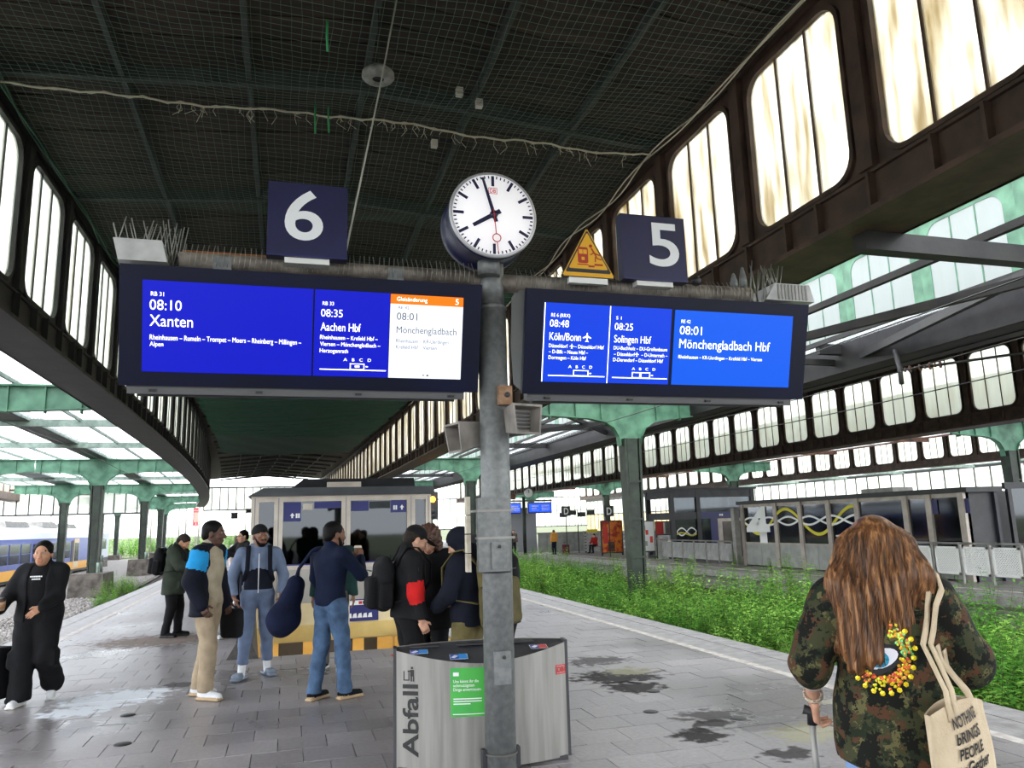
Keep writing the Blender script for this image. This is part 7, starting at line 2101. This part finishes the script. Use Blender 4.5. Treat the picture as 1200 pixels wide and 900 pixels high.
# fine strands over the mass
hv = np.zeros(len(hair_o.data.vertices) * 3); hair_o.data.vertices.foreach_get('co', hv); hv = hv.reshape(-1, 3)
polys = [tuple(q.vertices) for q in hair_o.data.polygons]; bv = BVHTree.FromPolygons([tuple(v) for v in hv], polys)
rs = random.Random(4); b = MB()
for i in range(330):
    a = rs.uniform(-2.5, 2.5); pts = []
    z0 = rs.uniform(.0, .085); top = L(math.sin(a) * .05, -.012 - math.cos(a) * .05, z0)
    zend = rs.uniform(-.47, -.28) if abs(a) < 1.5 else rs.uniform(-.40, -.22); drift = rs.uniform(-.10, .10)
    for k_ in range(13):
        t = k_ / 12; z = c_[2] + (z0 + (zend - z0) * t)
        aa = a + drift * t + .05 * math.sin(6 * t + i)
        o_ = Vector((c_[0] + math.sin(aa) * .8 - .06 * t, c_[1] - math.cos(aa) * .8, z)); d_ = Vector((c_[0] - .06 * t, c_[1] - .03, z)) - o_
        hit = bv.ray_cast(o_, d_.normalized())
        if hit[0] is None:
            if pts: pts.append(pts[-1] + Vector((rs.uniform(-.006, .006), rs.uniform(-.004, .004), -.02)))
            if len(pts) > 2: break
            continue
        pts.append(hit[0] - d_.normalized() * .0012)
    ok = [pts[0]] if pts else []
    for q in pts[1:]:
        if (q - ok[-1]).length < .12: ok.append(q)
    if len(ok) > 3: b.tube(ok, [.0022] * (len(ok) - 1) + [.0006], 3, caps=False)
so = b.build('strand', M_hair, hair_o); so['kind'] = 'stuff'
# sequin eye on the back
jv = np.zeros(len(jk.data.vertices) * 3); jk.data.vertices.foreach_get('co', jv); jv = jv.reshape(-1, 3)
jb = BVHTree.FromPolygons([tuple(v) for v in jv], [tuple(q.vertices) for q in jk.data.polygons])
def back(x, z, off=.004):
    h = jb.ray_cast(Vector((x, -1, z)), Vector((0, 1, 0)))
    return (h[0].y if h[0] else -.15) - off
pe = empty('sequin_patch', (0, 0, 0), 0, p.root)
EX, EZ2 = -.035, 1.165
def flat_patch(poly, m, nm, off):
    b = MB(); n = len(poly); cx = sum(q[0] for q in poly) / n; cz = sum(q[1] for q in poly) / n
    vs = [(cx, back(cx, cz, off), cz)] + [(x, back(x, z, off), z) for x, z in poly]
    b.add(vs, [(0, 1 + i, 1 + (i + 1) % n) for i in range(n)]); return b.build(nm, m, pe)
M_sw = mat('sequin_white', (226, 226, 236), .3); M_st = mat('sequin_teal', (60, 170, 200), .25, rgb2=(24, 110, 150), scale=120)
eye = [(EX + .060 * math.cos(t) , EZ2 + .036 * math.sin(t) + .28 * .075 * math.cos(t) * .9) for t in [i * PI / 10 for i in range(20)]]
flat_patch([(EX + (x - EX) * 1.25, EZ2 + (z - EZ2) * 1.45 - .004) for x, z in eye], R_blk, 'eye_outline', .003); flat_patch(eye, M_sw, 'eye_white', .0045)
flat_patch([(EX - .008 + .036 * math.cos(t), EZ2 - .002 + .032 * math.sin(t)) for t in [i * PI / 8 for i in range(16)]], M_st, 'iris', .006)
sq = [mat('sequin_' + n_, c2, .22, metal=.3) for n_, c2 in (('yellow', (240, 214, 40)), ('gold', (226, 170, 50)), ('orange', (232, 120, 60)), ('green', (120, 200, 120)), ('red', (214, 84, 60)), ('lime', (206, 220, 60)))]
rs = random.Random(8); bs_ = [MB() for _ in sq]
def sequin(x, z, r, i, off=.006):
    y = back(x, z, off); n = 6; ph_ = rs.uniform(0, 1)
    bs_[i].add([(x, y - .003, z)] + [(x + r * math.cos(ph_ + 2 * PI * k / n), y + rs.uniform(-.002, .002), z + r * math.sin(ph_ + 2 * PI * k / n)) for k in range(n)], [(0, 1 + k, 1 + (k + 1) % n) for k in range(n)])
for k_ in range(190):
    t = rs.uniform(-2.75, 1.25); rad = rs.uniform(.085, .135); x = EX + rad * math.cos(t) * .74; z = EZ2 + rad * math.sin(t) * .9 + .01
    if t > 0: x += .01; i = rs.choice((3, 1, 5, 2, 3))
    elif t > -1.2: i = rs.choice((1, 4, 2, 0))
    else: i = rs.choice((0, 5, 2, 4))
    sequin(x, z, rs.uniform(.0045, .0075), i)
for k_ in range(16):
    t = -2.7 + 4.0 * k_ / 15; sequin(EX + .148 * math.cos(t) * .76 + (.01 if t > 0 else 0), EZ2 + .148 * math.sin(t) * .9 + .01, .010, 0, .007)
for bb, m_ in zip(bs_, sq):
    o = bb.build('sequin', m_, pe); o['kind'] = 'stuff'
_hw = to_world(p, p.lh + V3(0, .02, -.06)); suitcase((_hw[0] - .809 * .085, _hw[1] + .588 * .085, 0), D2(-126), 'trolley case with silver handle held by the woman in camouflage', K_black, .20, .12, .5, _hw[2] + .01, single=True)
# tote bag
M_tote = mat('canvas', (206, 188, 160), .9, rgb2=(188, 168, 140), scale=7, bump=.2, bscale=120)
tb = empty('tote_bag', (2.315, 2.36, .0), D2(14)); tag(tb, 'natural canvas tote bag printed with black lettering on her shoulder', 'bag')
b = MB(); nx, nz_ = 14, 14; vs = []; fs = []
def tote_y(u, w): return -.045 * math.sin(PI * min(max((u + .19) / .38, 0), 1)) * (.55 + .45 * (1 - w)) + .012 * math.sin(9 * u + 7 * w) * w
for sd in (0, 1):
    for j in range(nz_ + 1):
        w_ = j / nz_; zz = .62 + .42 * w_ + (-.02 * math.sin(PI * j / nz_) if 0 else 0)
        for i in range(nx + 1):
            u = -.175 + .36 * i / nx
            y = tote_y(u, w_) if sd == 0 else .05 * math.sin(PI * i / nx) * (1 - w_ * .6) + .01
            vs.append((u + .015 * (1 - w_), y, zz - (.03 * ((u - .0) / .18) ** 2 if j == nz_ else 0) + .012 * u))
def vid_(sd, j, i): return sd * (nz_ + 1) * (nx + 1) + j * (nx + 1) + i
for j in range(nz_):
    for i in range(nx):
        fs.append((vid_(0, j, i), vid_(0, j, i + 1), vid_(0, j + 1, i + 1), vid_(0, j + 1, i))); fs.append((vid_(1, j, i + 1), vid_(1, j, i), vid_(1, j + 1, i), vid_(1, j + 1, i + 1)))
for j in range(nz_):
    fs.append((vid_(1, j, 0), vid_(0, j, 0), vid_(0, j + 1, 0), vid_(1, j + 1, 0))); fs.append((vid_(0, j, nx), vid_(1, j, nx), vid_(1, j + 1, nx), vid_(0, j + 1, nx)))
for i in range(nx): fs.append((vid_(1, 0, i), vid_(1, 0, i + 1), vid_(0, 0, i + 1), vid_(0, 0, i)))
b.add(vs, fs, True); b.build('bag_body', M_tote, tb)
_pr, _tr = -p.root.rotation_euler[2], D2(14)
def outside(q):
    """lay a strap point (bag frame) on the jacket instead of inside it"""
    wx = 2.315 + q[0] * math.cos(_tr) - q[1] * math.sin(_tr); wy = 2.36 + q[0] * math.sin(_tr) + q[1] * math.cos(_tr)
    dx, dy = wx - p.root.location[0], wy - p.root.location[1]
    l = Vector((dx * math.cos(_pr) - dy * math.sin(_pr), dx * math.sin(_pr) + dy * math.cos(_pr), q[2]))
    h = jb.find_nearest(l)
    if h[0] is None or (l - h[0]).dot(h[1]) > .010: return q
    l = h[0] + h[1] * .012
    gx = p.root.location[0] + l.x * math.cos(-_pr) - l.y * math.sin(-_pr); gy_ = p.root.location[1] + l.x * math.sin(-_pr) + l.y * math.cos(-_pr)
    ex, ey = gx - 2.315, gy_ - 2.36
    return (ex * math.cos(_tr) + ey * math.sin(_tr), -ex * math.sin(_tr) + ey * math.cos(_tr), l.z)
def strap(pts, w=.026):
    dense = []
    for i in range(len(pts) - 1):
        for t in (0, .33, .67): dense.append(tuple(pts[i][k] + (pts[i + 1][k] - pts[i][k]) * t for k in range(3)))
    pts = [outside(q) for q in dense + [pts[-1]]]
    b = MB(); vs = []; fs = []; n = len(pts)
    for i, q in enumerate(pts):
        q = np.asarray(q, float); tn = nrm(np.asarray(pts[min(i + 1, n - 1)], float) - np.asarray(pts[max(i - 1, 0)], float)); sd = nrm(np.cross(tn, V3(0, -1, .25))) * w / 2; nn_ = nrm(np.cross(tn, sd)) * .0025
        vs += [q - sd - nn_, q + sd - nn_, q + sd + nn_, q - sd + nn_]
    for i in range(n - 1):
        for k in range(4): fs.append((i * 4 + k, i * 4 + (k + 1) % 4, i * 4 + 4 + (k + 1) % 4, i * 4 + 4 + k))
    fs += [(0, 1, 2, 3), tuple(4 * (n - 1) + k for k in (3, 2, 1, 0))]
    b.add(vs, fs, True); return b.build('strap', M_tote, tb, fix=True)
def wl(x, y, z):
    a = -D2(14); dx, dy = x - 2.315, y - 2.36
    return (dx * math.cos(a) - dy * math.sin(a), dx * math.sin(a) + dy * math.cos(a), z)
strap([(-.085, -.03, .98), (-.08, -.02, 1.08), wl(2.27, 2.43, 1.22), wl(2.335, 2.455, 1.36), wl(2.395, 2.50, 1.455), wl(2.43, 2.60, 1.475)])
strap([(-.045, -.03, .98), (-.045, -.02, 1.08), wl(2.305, 2.43, 1.22), wl(2.365, 2.455, 1.36), wl(2.42, 2.50, 1.455), wl(2.45, 2.60, 1.475)])
strap([(.085, -.02, .98), (.078, .0, 1.05), (.062, .06, 1.14), (.05, .12, 1.22)]); strap([(.13, .0, .98), (.118, .02, 1.05), (.10, .08, 1.13), (.08, .14, 1.2)])
M_ink = mat('ink_black', (24, 22, 22), .7)
for (t_, u, z, w_, h_) in (('NOTHING', -.085, .955, .165, .036), ('bRINGS', -.075, .902, .150, .036), ('PEOPLE', -.065, .850, .140, .036), ('toGether', -.075, .796, .190, .040), ('like GooD', -.055, .742, .18, .036)):
    me = text_mesh(t_, M_ink, width=w_, height=h_, bold=.025); co = np.zeros(len(me.vertices) * 3); me.vertices.foreach_get('co', co); co = co.reshape(-1, 3)
    for i in range(len(co)):
        uu = co[i, 0] + u; zz = co[i, 2] + z + co[i, 0] * .12
        co[i] = (uu, tote_y(uu, (zz - .62) / .42) - .004, zz)
    me.vertices.foreach_set('co', co.ravel()); me.update(); link('lettering', me, None, tb)
# ------------------------------------------------------------------ weeds on the disused track
def leaf_mat(name, a, b_):
    m = bpy.data.materials.new(name); m.use_nodes = True; nt = m.node_tree; L = nt.links; nt.nodes.clear()
    out = nt.nodes.new('ShaderNodeOutputMaterial'); df = nt.nodes.new('ShaderNodeBsdfDiffuse'); tl = nt.nodes.new('ShaderNodeBsdfTranslucent'); mx = nt.nodes.new('ShaderNodeMixShader'); mx.inputs[0].default_value = .35
    tc = nt.nodes.new('ShaderNodeTexCoord'); nz = nt.nodes.new('ShaderNodeTexNoise'); nz.inputs['Scale'].default_value = 5.5; L.new(tc.outputs['Object'], nz.inputs['Vector'])
    rp = nt.nodes.new('ShaderNodeValToRGB'); rp.color_ramp.elements[0].position = .36; rp.color_ramp.elements[0].color = lin(a) + (1,); rp.color_ramp.elements[1].position = .66; rp.color_ramp.elements[1].color = lin(b_) + (1,)
    oi = nt.nodes.new('ShaderNodeObjectInfo'); mr = nt.nodes.new('ShaderNodeMapRange'); mr.inputs['To Min'].default_value = .75; mr.inputs['To Max'].default_value = 1.25; L.new(oi.outputs['Random'], mr.inputs['Value'])
    hs = nt.nodes.new('ShaderNodeHueSaturation'); L.new(mr.outputs[0], hs.inputs['Value']); L.new(nz.outputs['Fac'], rp.inputs[0]); L.new(rp.outputs[0], hs.inputs['Color'])
    L.new(hs.outputs[0], df.inputs[0]); L.new(hs.outputs[0], tl.inputs[0]); L.new(df.outputs[0], mx.inputs[1]); L.new(tl.outputs[0], mx.inputs[2]); L.new(mx.outputs[0], out.inputs[0])
    return m
M_leaf = leaf_mat('leaf_green', (62, 110, 44), (120, 176, 76)); M_leaf2 = leaf_mat('leaf_lime', (88, 134, 54), (156, 198, 96)); M_stem = mat('stem_green', (92, 112, 60), .8)
def add_leaf(b, p, d, up, ln, wd):
    d = Vector(d).normalized(); sd = d.cross(Vector(up)); sd = sd.normalized() if sd.length > 1e-4 else Vector((1, 0, 0)); n_ = sd.cross(d)
    p = Vector(p); m1 = p + d * ln * .4 - n_ * ln * .02; t = p + d * ln - n_ * ln * .22
    b.add([p, m1 + sd * wd * .5 + n_ * wd * .12, t, m1 - sd * wd * .5 + n_ * wd * .12, m1], [(0, 1, 4), (1, 2, 4), (0, 4, 3), (4, 2, 3)], True)
def weed_meshes(seed, h, rad, nst, fern=False):
    r = random.Random(seed); lf = MB(); st = MB()
    for i in range(nst):
        a = r.uniform(0, 6.28); q = rad * math.sqrt(r.random()); hh = h * r.uniform(.55, 1.1) * (1 - .25 * q / rad)
        x0, y0 = q * math.cos(a), q * math.sin(a); lx, ly = r.uniform(-.22, .22) + .25 * math.cos(a) * q, r.uniform(-.22, .22) + .25 * math.sin(a) * q
        pt = lambda t: Vector((x0 + lx * t * t, y0 + ly * t * t, hh * t))
        st.tube([pt(0), pt(.5), pt(1)], [.006, .004, .002], 3, caps=False)
        n = int(7 + hh * 8); ph = r.uniform(0, 6.28)
        for k in range(n):
            t = .18 + .82 * k / (n - 1)
            for s in (0, PI):
                aa = ph + k * 1.35 + s + r.uniform(-.3, .3)
                ln = (.125 if not fern else .15) * r.uniform(.7, 1.35) * (1.15 - .55 * t)
                add_leaf(lf, pt(t), (math.cos(aa), math.sin(aa), r.uniform(-.15, .45)), (0, 0, 1), ln, ln * r.uniform(.38, .6))
    return lf, st
protos = []
for i, (h, rad, n, m) in enumerate(((1.05, .55, 30, M_leaf), (1.2, .5, 26, M_leaf), (.9, .6, 32, M_leaf2), (1.3, .45, 22, M_leaf2), (.8, .55, 30, M_leaf), (1.0, .5, 28, M_leaf2))):
    lf, st = weed_meshes(50 + i, h, rad, n, i in (2, 5))
    protos.append((lf.mesh('leaf', m), st.mesh('stem', M_stem)))
random.seed(99); cnt = 0
def put(x, y, z, sc, k, label, group):
    root = empty('weed_clump', (x, y, z), random.uniform(0, 6.28)); root.scale = (sc, sc, sc * random.uniform(.85, 1.12)); tag(root, label, 'weed', group)
    a = link('foliage', protos[k][0], None, root); a['kind'] = 'stuff'; c = link('stem', protos[k][1], None, root); c['kind'] = 'stuff'
yy = 3.6
while yy < 44:
    st = .66 if yy < 16 else .95
    for i in range(8):
        x = 6.55 + i * .82 + random.uniform(-.28, .28); y = yy + random.uniform(-.3, .3)
        if x > 12.7: continue
        if abs(x - 10.36) < .9 and min(abs(y - .46 - BAY * k_) for k_ in range(3)) < 1.0: continue
        if yy > 16 and x > 6.9 and random.random() < .22: continue
        if x > 10.2 and random.random() < (.55 if yy < 12 else .3): continue
        edge = x < 7.2
        put(x + (.2 if edge else 0), y, -.97, random.uniform(.9, 1.1) if edge else random.uniform(1.1, 1.42), random.randrange(6), 'leafy green weed clump growing over the disused track', 'weeds on the disused track'); cnt += 1
    yy += st
for (x, y, s_) in ((-7.55, 39.5, 1.1), (-7.3, 37.6, 1.0), (-7.5, 41.4, 1.3), (-7.1, 36.2, .8), (-7.1, 43.2, 1.0), (-8.2, 46.0, 1.0), (-7.0, 40.4, .9)):
    put(x, y, BZ - .02, s_, random.randrange(6), 'green weed clump between the column plinths and the left track', 'weeds beside the left columns')
for (x, y, s_) in ((17.2, 27.6, .55), (16.9, 24.9, .35), (17.6, 20.7, .3), (10.2, 21.4, 1.0), (10.5, 21.2, .8)):
    put(x, y, Z4 if x > 15 else -.95, s_, 3, 'single upright weed sprouting %s' % ('at the far platform edge' if x > 15 else 'at the foot of the dark green column'), 'weeds %s' % ('on the far platform edge' if x > 15 else 'at the column foot'))
# far greenery in the yard
for i in range(26):
    y = random.uniform(112, 230); x = -.155 * y + random.uniform(-.2, .16) * y
    put(x, y, -1.4, random.uniform(2.2, 4.5), random.randrange(6), 'distant shrub in the railway yard', 'shrubs in the yard')
# plank behind the left arm
tag(MB().box(-.75, -.18, 5.57, 5.69, 3.46, 3.665).build('wooden_plank', mat('wood', (150, 96, 52), .7, rgb2=(112, 68, 36), scale=4, stretch=(1, 8, 8))), 'brown wooden plank lying behind the left arm', 'plank')
